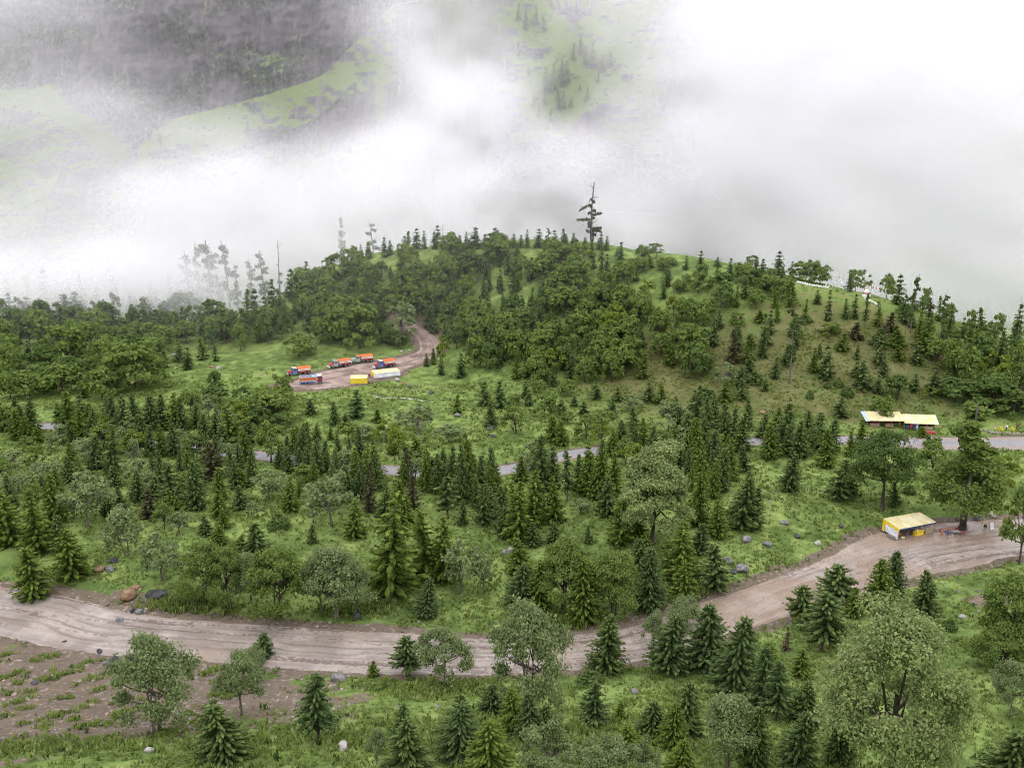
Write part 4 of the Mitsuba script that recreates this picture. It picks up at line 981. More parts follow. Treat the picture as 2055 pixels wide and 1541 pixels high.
b bm2 -75.4 270.0 6.5 7.3 149 4 6.4.2.1
b bf4 -82.1 271.0 6.4 6.8 129 4 8.4.1.2
c cf0 -8.3 271.8 7.8 5.0 112 4 0.4.3.1
t cf0 5.0 272.0 5.3 3.7 241 4 -
t cf2 19.1 273.2 3.6 3.1 35 4 -
b bf1 -91.4 273.8 5.8 9.5 232 4 8.4.1.1
u bf2 0.4 274.5 3.3 4.7 214 4 -
u bf0 44.0 269.8 2.9 3.1 81 4 -
b bf4 151.6 264.5 10.5 10.5 39 4 8.4.7.5
t cf1 45.4 270.5 6.0 4.3 122 4 -
b bf1 132.4 265.5 7.7 11.7 186 4 8.4.7.2
t cf1 63.7 265.5 6.2 5.7 90 4 -
t cf1 32.8 274.5 4.8 4.1 247 4 -
t cf0 41.7 272.2 6.1 5.0 222 4 -
b bf1 115.8 267.0 7.8 8.3 224 4 8.4.7.1
t cf3 68.9 266.0 6.7 4.5 138 4 -
u bm2 125.5 267.0 3.9 4.3 57 4 -
b bf2 -72.4 280.0 8.1 6.8 177 4 5.4.2.2
b bf2 145.3 267.2 9.4 8.3 128 4 5.4.7.1
b bf0 -128.3 278.2 10.4 11.1 292 4 5.4.0.4
t cf0 4.5 281.0 5.8 3.8 338 4 -
t cf0 26.3 278.0 5.7 4.5 10 4 -
s sm0 89.4 266.8 2.5 2.7 32 4 12.4.6.1
b bf2 -158.8 281.5 8.4 8.5 164 4 5.4.0.1
t cf0 -134.5 278.8 5.8 3.6 244 4 -
b bf0 -154.6 285.0 8.7 12.2 42 4 5.4.0.2
u bf0 17.8 281.8 5.9 6.0 157 4 -
s sm0 58.8 270.8 2.9 6.8 166 4 12.4.5.0
s sm0 101.3 268.8 3.1 4.6 220 4 12.4.6.3
t cf1 137.6 268.5 7.3 3.0 283 4 -
b bf0 -142.6 283.5 10.6 13.8 141 4 5.4.0.3
b bf4 -125.3 282.0 12.1 9.3 32 4 8.4.0.3
u bf1 -95.0 285.2 7.5 5.3 44 4 -
u bf0 8.7 285.5 4.7 5.3 240 4 -
t cf0 110.5 269.5 6.0 3.7 202 4 -
b bf4 -150.4 288.5 8.7 10.6 337 4 8.4.0.1
t cf3 76.8 270.5 4.4 2.9 2 4 -
t cf2 122.6 271.5 5.6 4.0 338 4 -
t cf2 128.3 271.0 6.6 5.0 311 4 -
b bf2 154.7 271.5 14.3 8.4 276 4 5.4.7.2
b bf4 -135.4 288.0 10.5 11.1 287 4 8.4.0.2
b bf2 -121.5 288.5 16.1 19.2 53 4 5.4.1.1
c cf3 107.1 271.8 9.1 6.8 134 4 0.4.6.0
b bm2 147.2 273.2 11.2 10.4 49 4 6.4.7.0
s sm0 96.4 272.5 2.0 2.7 193 4 12.4.6.2
t cf2 70.2 273.0 6.5 4.5 151 4 -
t cf3 13.4 290.0 7.3 3.7 189 4 -
t cf1 -169.5 297.0 6.1 4.1 284 4 -
b wf0 65.1 274.2 7.9 8.5 352 9 7.9.5.0
s sm0 100.1 273.2 2.3 3.4 309 9 12.9.6.0
b bf0 7.8 293.5 9.3 9.1 15 7 5.7.4.5
t cf3 10.7 292.2 8.6 3.9 167 7 -
b bf2 138.4 274.8 11.9 10.6 107 9 5.9.7.3
f of0 85.3 274.8 24.9 6.8 224 9 tall thin sparse conifer on the open brown hillside
s sm0 74.9 275.2 4.0 5.9 146 9 12.9.5.0
b bf2 23.4 290.0 8.9 8.1 157 7 5.7.4.10
b bf4 -153.9 299.8 9.9 10.3 283 10 8.10.0.9
b bf0 -135.4 296.5 15.7 10.0 281 10 5.10.0.8
b bf1 -147.7 299.5 9.0 8.9 262 10 8.10.0.11
b bf0 -120.2 298.2 10.6 10.1 100 10 5.10.8.3
b bf2 32.1 287.8 9.5 7.8 152 7 5.7.4.18
b bf1 -129.8 297.5 10.8 10.7 158 10 8.10.0.17
b bf4 -165.1 304.0 10.1 9.1 4 10 8.10.0.3
b bf4 57.6 280.8 12.0 10.3 203 9 8.9.5.0
c cf0 97.1 276.5 11.1 6.2 233 9 0.9.6.1
t cf2 19.3 293.8 8.4 4.1 0 7 -
t cf2 152.8 278.2 9.2 3.9 146 9 -
t cf1 1.5 300.0 8.6 4.5 78 7 -
c cf1 41.6 286.2 8.3 5.2 42 7 0.7.5.0
t cf2 81.6 277.2 7.0 3.4 343 9 -
t cf2 106.6 276.8 5.5 3.8 227 9 -
t cf2 159.0 279.2 8.0 3.7 341 9 -
t cf3 4.8 299.2 9.1 4.1 160 7 -
t cf3 -17.7 309.2 8.7 4.9 23 7 -
t cf3 -143.8 304.5 7.1 4.0 110 10 -
b bf2 9.6 298.0 9.3 7.7 22 7 5.7.4.6
t cf2 115.2 277.8 6.7 3.6 96 9 -
t cf3 74.0 279.0 7.3 4.9 234 9 -
c cf3 25.8 293.0 10.2 4.6 187 7 0.7.4.2
t cf3 -24.7 312.8 6.5 3.5 216 7 -
b bf2 136.7 279.5 11.8 8.3 89 9 5.9.7.2
b bf2 -174.4 312.5 11.4 9.7 116 10 5.10.0.3
b bf2 31.9 292.2 8.7 7.8 141 7 5.7.4.16
b bf2 -128.3 309.2 10.0 11.0 70 10 5.10.8.1
b bf1 -162.4 311.2 10.4 11.0 339 10 8.10.0.8
b bm2 14.8 298.2 9.2 7.3 273 7 6.7.4.1
b bf1 147.1 280.2 12.0 8.6 171 9 8.9.7.0
b bf0 35.9 291.2 9.9 9.8 222 7 5.7.4.19
t cf1 94.2 279.8 8.0 4.0 91 9 -
b bf0 26.6 295.8 9.0 7.6 254 7 5.7.4.12
c cf0 18.0 299.5 9.7 5.1 187 7 0.7.4.1
t cf3 -113.4 313.8 8.1 5.4 20 10 -
b bf2 57.4 286.2 14.6 13.2 330 9 5.9.5.3
b bf2 -143.4 318.2 12.1 10.7 264 10 5.10.0.9
b bf1 -8.0 312.0 9.3 8.5 311 7 8.7.3.4
t cf3 12.2 302.0 9.1 4.0 347 7 -
b bf2 -158.1 318.5 16.7 16.5 243 10 5.10.0.5
b bf2 39.5 292.8 10.4 8.1 306 7 5.7.4.22
c cf3 154.1 284.0 12.1 5.4 323 9 0.9.7.7
t cf2 -4.6 310.8 7.7 3.2 111 7 -
t cf2 -122.8 316.8 8.9 4.5 272 10 -
b bf0 162.5 285.0 9.5 9.2 147 9 5.9.7.4
b bf2 -13.1 316.0 11.4 8.2 244 7 5.7.3.3
b bf2 32.8 296.0 10.1 7.9 330 7 5.7.4.17
b bm2 -24.9 320.5 11.2 5.1 154 7 6.7.3.1
c cf1 50.8 289.8 10.3 4.6 355 9 0.9.5.1
t cf2 -30.6 321.0 4.7 2.8 53 7 -
b bf2 -180.9 322.0 11.5 11.9 319 10 5.10.0.2
t cf3 86.7 283.8 6.3 5.0 263 9 -
c cf0 115.6 282.8 9.7 4.8 8 9 0.9.6.2
t cf0 127.8 283.8 7.6 4.9 228 9 -
t cf1 -28.3 323.2 6.2 3.2 310 7 -
b bf4 17.0 303.2 9.7 9.7 348 7 8.7.4.2
b bf2 10.7 306.0 12.2 10.5 40 7 5.7.4.7
b bf4 36.5 296.8 8.8 7.1 115 7 8.7.4.4
c nm0 70.2 285.5 11.4 5.4 212 9 2.9.5.0
c cf1 74.9 285.5 9.8 5.0 315 9 0.9.5.4
b bf0 135.0 285.0 8.1 7.6 106 9 5.9.7.1
b bf4 -155.0 327.8 12.0 10.6 78 10 8.10.0.14
t cf2 -175.9 327.5 8.5 5.0 291 10 -
t cf0 -121.2 328.5 7.6 5.4 340 10 -
b bf2 31.3 299.2 9.9 9.8 12 7 5.7.4.14
t cf3 -3.0 314.5 8.2 3.8 358 7 -
t cf0 22.4 302.5 7.9 3.4 236 7 -
t cf3 -174.3 330.8 6.6 4.9 16 10 -
t cf0 -109.3 331.2 7.3 3.1 162 10 -
b bf0 -131.2 329.8 9.7 11.8 116 10 5.10.8.4
t cf1 122.9 285.5 5.1 4.9 154 9 -
b bf1 -141.6 332.5 10.2 13.1 359 10 8.10.8.1
b bf0 1.0 314.2 10.9 8.8 272 7 5.7.4.1
t cf3 141.6 286.5 8.3 3.7 348 9 -
t cf0 157.4 289.2 8.9 3.8 298 9 -
t cf1 -114.7 333.2 8.6 5.1 241 10 -
b bf0 7.8 310.8 10.0 8.8 261 7 5.7.4.4
t cf3 109.3 284.8 4.8 2.8 48 9 -
t cf2 24.9 303.2 7.0 3.7 51 7 -
c cf1 148.3 288.2 9.8 5.1 2 9 0.9.7.5
c cf2 -12.3 322.2 10.9 4.7 259 7 0.7.3.1
c cf2 40.6 298.0 10.4 4.8 89 7 0.7.4.4
t cf3 98.0 286.5 4.8 3.0 155 9 -
c cf0 80.2 288.0 14.6 4.4 339 9 0.9.5.5
b bf0 -79.6 335.8 8.8 12.2 350 7 5.7.2.1
b bf4 -163.0 335.5 13.5 11.2 289 10 8.10.0.13
t cf0 -184.5 336.8 4.8 2.6 8 10 -
b bf2 48.8 296.0 8.4 8.2 154 9 5.9.5.2
b bf2 32.6 302.2 10.6 10.5 344 7 5.7.4.15
b bf2 -192.3 338.5 13.8 11.8 274 10 5.10.0.1
b bf0 -2.2 319.5 10.3 8.7 23 7 5.7.3.8
b bf2 4.4 316.0 8.7 8.7 324 7 5.7.4.2
t cf2 165.0 294.2 8.5 3.0 90 9 -
b bf4 26.9 305.5 8.1 6.8 107 7 8.7.4.3
c cf0 -6.5 323.0 10.7 5.5 31 7 0.7.3.3
t cf0 14.2 311.5 10.0 4.6 314 7 -
b bf2 -158.7 341.5 12.7 10.8 187 10 5.10.0.6
b bf2 59.4 294.5 8.8 6.9 97 9 5.9.5.4
c cf1 132.7 290.0 10.1 7.1 64 9 0.9.7.3
b bf0 -135.0 349.0 11.0 11.6 118 10 5.10.8.5
c cf0 72.8 291.5 10.2 4.3 148 9 0.9.5.3
b bf2 -150.7 345.8 9.8 8.5 16 10 5.10.0.10
b bf0 -104.1 345.5 11.0 6.1 21 10 5.10.8.9
t cf1 105.9 288.8 5.7 5.6 57 9 -
t cf0 -14.9 330.0 8.6 4.1 243 7 -
u bf4 163.7 296.2 5.1 4.6 198 9 -
b bf1 0.3 321.2 11.2 11.0 354 7 8.7.4.1
t cf3 91.5 291.0 10.0 3.6 8 9 -
b bf2 -143.2 351.0 11.1 11.7 8 10 5.10.8.2
b bf2 11.5 315.8 10.0 9.9 196 7 5.7.4.8
t cf0 -7.8 327.5 9.5 4.5 30 7 -
t cf2 139.2 292.2 8.0 4.1 61 9 -
u bf4 -117.6 350.0 9.0 6.6 330 10 -
b bf2 -58.2 344.2 17.4 15.5 269 7 large rounded broadleaf directly behind the parked tankers
c cf1 124.4 291.2 7.8 6.3 189 9 0.9.7.1
c cf0 146.1 292.8 9.1 5.1 46 9 0.9.7.4
b bf4 -20.7 336.5 11.9 10.4 224 7 8.7.3.3
u bf1 -155.3 349.2 8.7 6.1 74 10 -
t cf0 77.8 293.0 5.0 3.6 328 9 -
t cf0 43.1 302.5 8.8 3.9 96 7 -
t cf0 162.2 298.0 6.8 2.7 9 9 -
t cf1 -166.4 348.0 9.7 5.0 209 10 -
b bf1 -187.2 350.5 11.9 9.8 116 10 8.10.0.5
t cf2 118.5 290.8 6.3 6.3 291 9 -
c cf2 -175.1 349.2 8.4 8.9 138 10 0.10.0.8
u bf4 156.6 297.0 5.2 6.3 271 9 -
b bf2 22.6 312.0 12.2 11.4 254 7 5.7.4.9
u bf0 153.4 296.5 5.0 6.7 266 9 -
u bf1 -43.8 348.5 6.0 9.2 221 7 -
c cf2 65.9 296.2 9.4 4.7 245 9 0.9.5.2
t cf1 32.1 308.0 6.9 3.3 275 7 -
b bf0 37.6 306.2 9.7 9.8 195 7 5.7.4.20
t cf3 82.8 293.8 4.6 5.0 239 9 -
t cf1 -147.4 357.0 9.3 5.7 123 10 -
b bf1 -104.7 353.0 8.7 8.3 289 10 8.10.8.15
b bf2 40.6 305.5 10.4 9.1 64 7 5.7.4.21
u bf4 -199.2 355.5 8.8 6.1 10 10 -
t cf1 -193.7 355.0 4.5 3.1 310 10 -
b bf0 -65.7 347.0 16.0 11.6 299 7 5.7.2.7
u bf1 -95.0 352.5 10.3 5.6 147 10 -
t cf0 15.3 317.0 8.8 3.8 201 7 -
b bf0 -12.9 334.8 10.5 8.9 234 7 5.7.3.5
c cf2 -166.8 356.2 11.2 8.2 43 10 0.10.0.16
u bf1 -117.5 357.5 9.0 5.9 24 10 -
b bf0 -186.5 355.8 14.1 12.9 191 10 5.10.0.4
b bf0 -129.9 360.5 9.8 9.9 129 10 5.10.8.6
b bf2 -73.5 347.8 10.7 10.2 146 7 5.7.2.3
b bf1 -50.7 349.5 7.9 10.2 36 7 8.7.2.2
c cf3 173.1 310.8 14.0 5.5 70 9 0.9.7.8
b bf1 -113.1 356.2 10.7 8.3 127 10 8.10.8.13
c cf2 -159.1 358.8 9.6 8.6 324 10 0.10.0.18
c cf0 29.2 311.0 10.4 4.6 263 7 0.7.4.3
c cf3 -176.7 358.2 9.1 9.3 359 10 0.10.0.11
t cf3 -139.2 362.5 9.2 6.4 122 10 -
t cf2 54.8 301.5 8.5 3.9 194 9 -
t cf3 1.7 325.8 8.6 4.2 245 7 -
t cf0 -21.5 344.2 9.0 4.6 185 7 -
t cf1 -99.1 355.8 10.1 5.2 44 10 -
b bf0 -2.0 328.8 11.1 11.1 235 7 5.7.3.9
t cf3 -164.5 361.2 9.7 5.5 138 10 -
t cf3 25.2 313.5 7.7 3.6 226 7 -
b bf4 -134.7 363.2 12.4 8.8 147 10 8.10.8.6
b bf2 -16.2 339.2 9.7 7.6 246 7 5.7.3.1
u bf1 -154.8 363.0 9.7 6.3 183 10 -
t cf3 -63.4 350.2 8.2 4.1 42 7 -
b bf0 49.4 304.0 11.7 8.4 82 9 5.9.5.1
b bf0 -8.5 333.8 10.2 8.4 180 7 5.7.3.7
b bm2 36.9 309.0 10.3 9.3 251 7 6.7.4.4
c cf1 133.1 295.0 9.7 4.4 79 9 0.9.7.2
u bf4 151.9 299.0 6.2 6.2 317 9 -
c cf0 -145.2 367.5 12.2 5.3 102 10 0.10.8.2
u bf0 145.3 297.0 4.3 4.9 292 9 -
b bm2 31.6 312.0 9.3 8.1 344 7 6.7.4.2
b wf1 -42.7 353.0 15.2 12.8 11 7 7.7.3.0
t nm0 111.8 294.0 5.8 5.3 355 9 -
u bf4 -90.5 356.0 10.4 5.2 175 7 -
t cf2 -26.1 352.8 7.6 3.9 143 7 -
b bf4 -111.3 361.5 12.2 6.0 123 10 8.10.8.14
u bf4 -106.7 360.8 9.0 6.3 354 10 -
u bf4 -186.8 364.5 9.3 6.0 206 10 -
b bf2 -68.9 351.8 9.9 8.9 137 7 5.7.2.5
b bf1 -97.1 359.2 10.9 8.1 29 10 8.10.9.2
c cf1 156.3 301.8 10.6 4.8 190 9 0.9.7.6
c cf2 -151.2 371.5 12.7 10.4 262 10 0.10.8.1
c cf0 -116.1 364.0 12.4 10.0 308 10 0.10.8.10
t cf0 16.4 320.8 7.8 4.1 150 7 -
b bf1 -0.3 330.8 9.1 7.8 136 7 8.7.3.5
c cf0 -200.0 368.0 9.2 8.8 339 10 0.10.0.3
b bf1 -156.3 373.8 12.8 6.1 71 10 8.10.8.2
c cf3 -182.9 368.2 12.4 8.3 6 10 0.10.0.9
u bf4 160.6 304.8 5.2 6.2 149 9 -
t cf1 74.3 299.2 5.3 3.7 150 9 -
c cf2 -134.7 370.8 12.4 6.3 7 10 0.10.8.8
t cf2 63.9 302.8 8.1 3.4 175 9 -
c cf2 -143.6 373.0 10.8 6.2 159 10 0.10.8.5
t cf2 92.7 297.0 7.6 4.9 299 9 -
t cf3 7.2 326.5 10.7 4.6 11 7 -
b bf0 -171.3 371.2 11.7 13.4 272 10 5.10.0.7
b bf0 -121.3 368.5 8.3 11.2 13 10 5.10.8.7
f of0 141.7 298.8 14.2 5.2 65 9 tall thin grey conifer on the right crest past the prayer flags
t cf3 144.3 299.0 10.4 2.8 328 9 -
c cf3 -207.7 368.2 11.2 6.2 110 10 0.10.0.1
b bf2 30.1 314.8 9.9 8.7 230 7 5.7.4.13
b bf1 -196.1 370.0 10.8 10.7 264 10 8.10.0.6
b bf1 -61.0 355.0 11.9 10.1 151 7 8.7.2.1
t cf1 -127.0 371.2 10.4 5.4 151 10 -
b bf4 -102.7 363.5 11.3 6.1 152 10 8.10.9.1
t cf0 85.0 298.8 8.3 3.7 94 9 -
u bf2 104.3 297.0 4.2 6.9 178 9 -
t nm0 124.1 297.0 7.5 5.4 335 9 -
c cf2 -177.1 374.5 11.5 6.5 87 10 0.10.0.15
t cf0 19.7 321.0 8.7 3.8 303 7 -
u bf4 136.5 299.0 5.3 5.3 155 9 -
t cf0 -31.1 358.8 9.7 4.9 127 7 -
b bf2 -114.7 368.2 9.4 10.1 288 10 5.10.8.8
u bf2 153.0 303.5 8.2 4.1 197 9 -
u bf1 -87.3 360.2 8.9 5.5 227 7 -
t cf3 -183.8 374.8 9.0 5.9 334 10 -
b bf1 -154.6 380.8 9.3 8.7 357 10 8.10.8.3
b bf4 -133.8 376.0 11.9 6.3 77 10 8.10.8.9
c cf3 -165.8 379.2 12.0 8.9 222 10 0.10.0.19
c cf3 -149.6 380.8 10.1 10.9 327 10 0.10.8.3
b bm2 34.8 314.5 10.5 10.4 31 7 6.7.4.3
f of0 131.5 298.8 19.5 5.6 318 9 tall ragged conifer on the right crest beside the prayer flags
t cf3 14.5 325.0 7.3 3.4 98 7 -
b bf2 -64.8 356.5 8.6 8.0 261 7 5.7.2.8
b bf1 -170.4 379.2 13.0 9.1 75 10 8.10.0.15
c cf1 -109.1 368.8 10.1 8.6 246 10 0.10.8.11
t cf2 -7.2 339.5 8.2 3.4 235 7 -
c cf2 -80.6 359.5 11.9 5.2 246 7 0.7.2.3
b bf1 -206.8 376.8 9.5 11.0 32 10 8.10.0.2
b bf1 -143.7 382.5 8.6 8.9 195 10 8.10.8.5
b bf0 -97.0 365.2 10.3 10.0 110 10 5.10.9.0
u bf2 167.1 312.2 8.1 4.9 209 9 -
b bf2 -73.8 358.2 10.2 8.2 344 7 5.7.2.4
b bf1 -195.2 377.8 13.0 8.9 71 10 8.10.0.7
b bf0 -11.1 343.5 11.3 9.2 209 7 5.7.3.6
b bf1 -124.7 378.0 12.9 10.9 202 10 8.10.8.11
b bf2 4.7 332.5 8.2 8.4 54 7 5.7.4.3
t cf3 147.1 303.8 6.6 3.0 242 9 -
b bf4 -119.5 375.5 11.1 9.8 228 10 8.10.8.12
t cf3 139.5 302.0 6.1 2.3 174 9 -
t cf0 69.6 304.8 7.0 3.8 280 9 -
t cf2 -33.5 362.2 7.3 3.9 244 7 -
t cf3 20.3 324.2 7.6 3.8 84 7 -
t cf1 50.4 311.0 6.4 3.4 164 9 -
b bf1 -184.9 383.2 9.7 11.6 66 10 8.10.0.12
t pm0 116.5 299.5 11.7 2.8 289 9 -
u bf4 -151.1 392.2 10.3 6.7 224 10 -
b bf4 -191.0 383.5 10.9 9.8 259 10 8.10.0.10
b bf0 -16.1 348.8 9.5 9.7 189 7 5.7.3.2
t cf2 9.9 330.5 9.4 4.9 32 7 -
b bf4 -214.3 383.0 12.5 10.1 46 10 8.10.0.1
b bf2 -68.1 360.2 13.2 12.9 276 7 5.7.2.6
u bf4 -91.9 366.8 11.4 5.8 217 7 -
t cf3 -162.9 390.8 10.2 6.4 102 10 -
b bf4 -159.4 393.2 13.2 8.8 220 10 8.10.8.4
t cf0 133.5 302.5 4.5 3.6 29 8 -
c cf0 -105.2 372.0 15.7 8.0 135 10 0.10.8.13
b bf4 39.5 316.0 9.7 8.4 43 7 8.7.4.5
b bf4 -205.5 386.5 8.7 9.9 172 10 8.10.0.4
x df0 -183.2 425.0 13.3 5.9 116 10 dark snag with flat tufted top in the left fog
b bf4 -134.5 390.0 9.2 9.5 304 10 8.10.8.10
b bf2 43.6 314.5 10.5 8.6 188 7 5.7.4.23
u bf2 75.8 304.8 4.8 5.5 353 8 -
t cf1 121.2 301.0 8.4 4.0 118 8 -
c cf0 -198.0 385.5 10.9 10.4 311 10 0.10.0.5
b bf0 26.5 322.8 9.8 7.9 73 7 5.7.4.11
t cf2 -54.7 361.5 8.0 4.2 248 7 -
t cf2 -124.1 384.8 9.8 5.7 276 10 -
u bf1 -174.2 390.8 9.5 5.6 337 10 -
c cf3 -186.0 392.2 9.3 11.0 134 10 0.10.0.13
b bf1 -23.7 356.8 9.7 8.6 271 7 8.7.3.2
u bf4 -212.8 392.8 12.3 5.8 314 10 -
t cf1 14.3 330.0 8.7 4.3 151 7 -
c cf3 -9.1 345.5 10.4 5.6 88 7 0.7.3.2
c cf3 -151.9 401.0 10.6 9.6 205 10 0.10.8.6
c cf0 -100.7 372.2 11.5 6.1 248 10 0.10.9.1
b bf0 -81.7 365.2 12.2 9.6 46 7 5.7.2.2
t pm1 140.0 305.5 8.8 2.8 128 8 -
t cf2 131.3 304.5 9.8 4.0 211 8 -
c cf1 -193.5 393.8 13.0 11.3 305 10 0.10.0.10
b bf2 59.6 310.8 9.3 8.4 117 8 5.8.5.1
t cf0 -33.9 365.0 8.9 4.6 232 7 -
u bf4 -180.8 393.8 9.9 6.0 264 10 -
u bf0 -73.5 363.5 8.7 7.2 244 7 -
b bf1 -148.7 405.8 13.7 11.2 65 10 8.10.8.7
b bm2 -17.6 353.5 9.8 9.7 33 7 6.7.3.2
c cf3 -220.1 398.0 13.3 6.9 58 10 0.10.0.2
b bf0 64.7 309.5 8.3 9.4 270 8 5.8.5.2
t cf1 88.8 304.8 6.8 2.7 190 8 -
b bf0 -14.1 350.2 9.7 8.8 127 7 5.7.3.4
t cf2 37.1 319.5 9.5 4.9 9 7 -
t cf1 83.3 305.5 4.5 5.0 266 8 -
u bf0 148.6 309.0 6.7 4.6 157 8 -
f of1 -131.0 436.0 26.8 6.6 304 10 9.10.8.5
c cf3 -97.5 372.0 17.7 6.9 176 10 0.10.9.2
s sm0 98.3 304.8 2.0 5.7 44 8 12.8.6.0
b bf1 -146.7 413.0 13.6 11.0 291 10 8.10.8.8
c cf3 -212.8 399.5 11.2 10.0 5 10 0.10.0.4
t cf2 40.9 318.0 8.6 4.2 141 7 -
t cf0 -177.6 430.0 9.2 5.5 272 10 -
t cf0 105.8 304.8 10.2 3.2 164 8 -
b bf4 -173.5 398.0 12.8 6.6 348 10 8.10.0.16
t cf1 145.0 308.8 8.7 3.3 208 8 -
b bm2 -61.4 364.0 10.6 9.6 324 7 6.7.2.0
t cf2 -27.6 361.2 7.3 3.4 304 7 -
c cf2 -190.9 399.5 12.8 9.6 156 10 0.10.0.12
t cf0 -51.4 363.2 7.6 4.0 310 7 -
u bf1 -144.4 423.2 10.4 5.9 300 10 -
t cf0 6.3 337.2 7.8 3.5 102 7 -
t cf1 98.5 305.8 7.1 2.7 8 8 -
b bf4 -38.7 367.5 8.8 8.6 277 7 8.7.3.1
c cf2 -221.9 446.0 10.2 6.7 21 10 0.10.0.7
t cf3 -182.3 436.0 10.8 5.6 334 10 -
t cf0 -166.1 416.2 10.5 6.3 209 10 -
c cf2 -170.7 440.0 12.4 7.2 227 10 0.10.8.4
f of0 -136.2 440.0 38.5 12.3 189 10 tall leaning old fir at the fog edge with bare crown
c cf1 -110.8 383.0 12.8 6.7 351 10 0.10.8.12
c cf1 -94.6 373.0 12.4 6.5 296 7 0.7.2.1
c cf3 -86.8 370.2 12.4 6.0 240 7 0.7.2.2
t cf2 112.0 306.0 6.8 3.0 84 8 -
t cf3 115.2 306.0 8.5 3.4 209 8 -
t cf3 -9.0 349.0 8.2 3.8 166 6 -
b bf1 0.9 341.0 8.9 8.1 260 6 8.6.4.1
t cf0 -20.5 358.0 7.6 3.6 356 6 -
c cf0 -223.4 438.0 20.3 8.7 74 10 0.10.0.6
b bf0 19.0 332.0 11.7 12.2 108 6 5.6.4.6
b bf0 44.8 319.2 9.2 9.0 354 6 5.6.4.14
b bf2 14.5 334.8 11.4 9.5 145 6 5.6.4.3
x df0 -160.0 436.0 11.2 3.5 316 10 leaning broken snag in the left fog
u bm2 56.0 315.5 7.3 6.2 218 8 -
t cf2 -30.9 365.0 8.9 4.6 86 6 -
b bf1 32.5 325.2 10.4 10.2 358 6 8.6.4.3
u bf1 133.0 309.0 4.5 6.2 288 8 -
u bf0 -42.5 369.2 8.4 7.9 65 6 -
t cf1 -11.9 352.5 8.3 4.3 213 6 -
b bf1 -57.3 366.5 9.6 8.4 248 6 8.6.2.4
u bf4 10.4 337.8 7.9 6.5 212 6 -
t cf0 -72.9 369.0 8.4 4.5 149 6 -
b bf0 39.3 322.8 11.3 10.3 119 6 5.6.4.12
t cf3 3.8 341.5 7.4 3.9 144 6 -
u bf0 -48.9 367.0 8.3 7.2 275 6 -
b bf1 -36.1 368.2 10.1 8.5 92 6 8.6.3.2
c cf1 -207.7 440.0 17.6 6.6 309 10 0.10.0.14
c cf0 -202.5 446.0 13.5 7.2 167 10 0.10.0.17
t cf3 -89.4 375.5 7.4 3.6 65 6 -
b bf1 -84.3 373.5 12.9 10.7 206 6 8.6.2.1
b bf0 29.4 329.2 9.5 7.9 70 6 5.6.4.10
t cf1 -9.5 353.0 9.2 4.3 141 6 -
u bf0 -22.6 362.0 8.1 7.3 48 6 -
u bf4 141.6 314.8 5.0 7.5 182 8 -
b bf4 -18.7 360.2 11.3 9.4 35 6 8.6.3.3
b bf4 71.5 313.2 8.7 8.9 228 8 8.8.5.1
t cf1 137.7 313.8 7.3 3.1 309 8 -
u bf0 -78.3 372.5 8.4 7.5 306 6 -
c cf2 -58.3 369.0 11.3 6.0 54 6 0.6.2.2
t cf1 -3.3 349.2 7.2 3.5 201 6 -
f of1 -237.6 450.0 16.1 7.8 156 10 9.10.0.2
t cf1 -216.5 446.0 14.1 6.2 137 10 -
u bf0 83.7 312.5 7.2 6.2 169 8 -
t cf1 7.4 342.2 8.8 3.8 346 6 -
u bm2 -33.9 368.2 8.3 7.0 105 6 -
t cf3 -72.4 372.8 10.1 4.9 62 6 -
b bf2 -52.2 371.0 10.2 10.8 285 6 5.6.2.5
t cf3 -46.2 373.2 8.7 4.5 16 6 -
b bf4 -67.2 372.2 12.2 11.3 168 6 8.6.2.3
b bf4 18.2 337.5 9.7 8.9 327 6 8.6.4.2
t cf1 90.2 312.8 6.2 3.0 177 8 -
f of0 -245.6 446.0 15.0 6.7 95 10 9.10.0.1
t cf2 -176.9 448.0 17.5 6.2 109 10 -
t cf1 77.4 315.0 7.8 2.7 54 8 -
t cf0 25.9 334.0 6.4 3.5 292 6 -
t cf2 35.2 328.8 8.7 4.3 138 6 -
b bf0 31.7 330.8 10.1 9.3 124 6 5.6.4.11
c cf1 95.8 312.8 9.6 5.0 123 8 0.8.6.0
b bf0 22.1 336.2 7.8 7.5 263 6 5.6.4.7
t cf2 -62.7 372.2 9.3 4.2 127 6 -
t cf2 -25.3 365.8 9.9 4.9 263 6 -
f of2 -148.8 452.0 42.1 15.2 306 10 wide old fir fading into fog just left of the leaning bare-crowned fir
t cf0 10.4 343.2 7.2 3.3 310 6 -
b bm2 -43.3 373.5 10.6 10.4 104 6 6.6.3.1
f of0 -196.9 452.0 20.8 7.9 263 10 9.10.0.3
c cf3 -167.0 448.0 22.0 6.7 47 10 0.10.8.7
c cf0 135.2 319.5 10.9 5.9 97 8 0.8.7.0
u bf0 -28.8 367.8 8.2 7.0 77 6 -
c cf0 -142.5 448.0 24.7 6.7 215 10 0.10.8.9
t cf0 105.3 314.8 4.9 3.5 341 8 -
t cf0 29.5 334.0 7.7 4.2 253 6 -
b bm2 -39.2 372.5 11.2 10.0 154 6 6.6.3.2
t cf3 -57.2 376.0 8.9 4.3 87 6 -
u bf2 146.7 324.0 8.2 3.8 129 8 -
t cf0 -66.9 375.5 9.1 4.4 342 6 -
b bf0 -77.0 377.5 11.9 9.9 279 6 5.6.2.3
t cf1 -34.6 370.8 8.8 3.7 119 6 -
t cf2 86.2 316.8 5.5 2.7 336 8 -
u bm2 48.5 327.5 7.2 6.1 133 6 -
t cf2 11.8 345.2 7.3 3.9 183 6 -
t cf2 -22.4 367.0 7.8 3.7 152 6 -
t cf1 -60.4 376.0 9.5 5.0 293 6 -
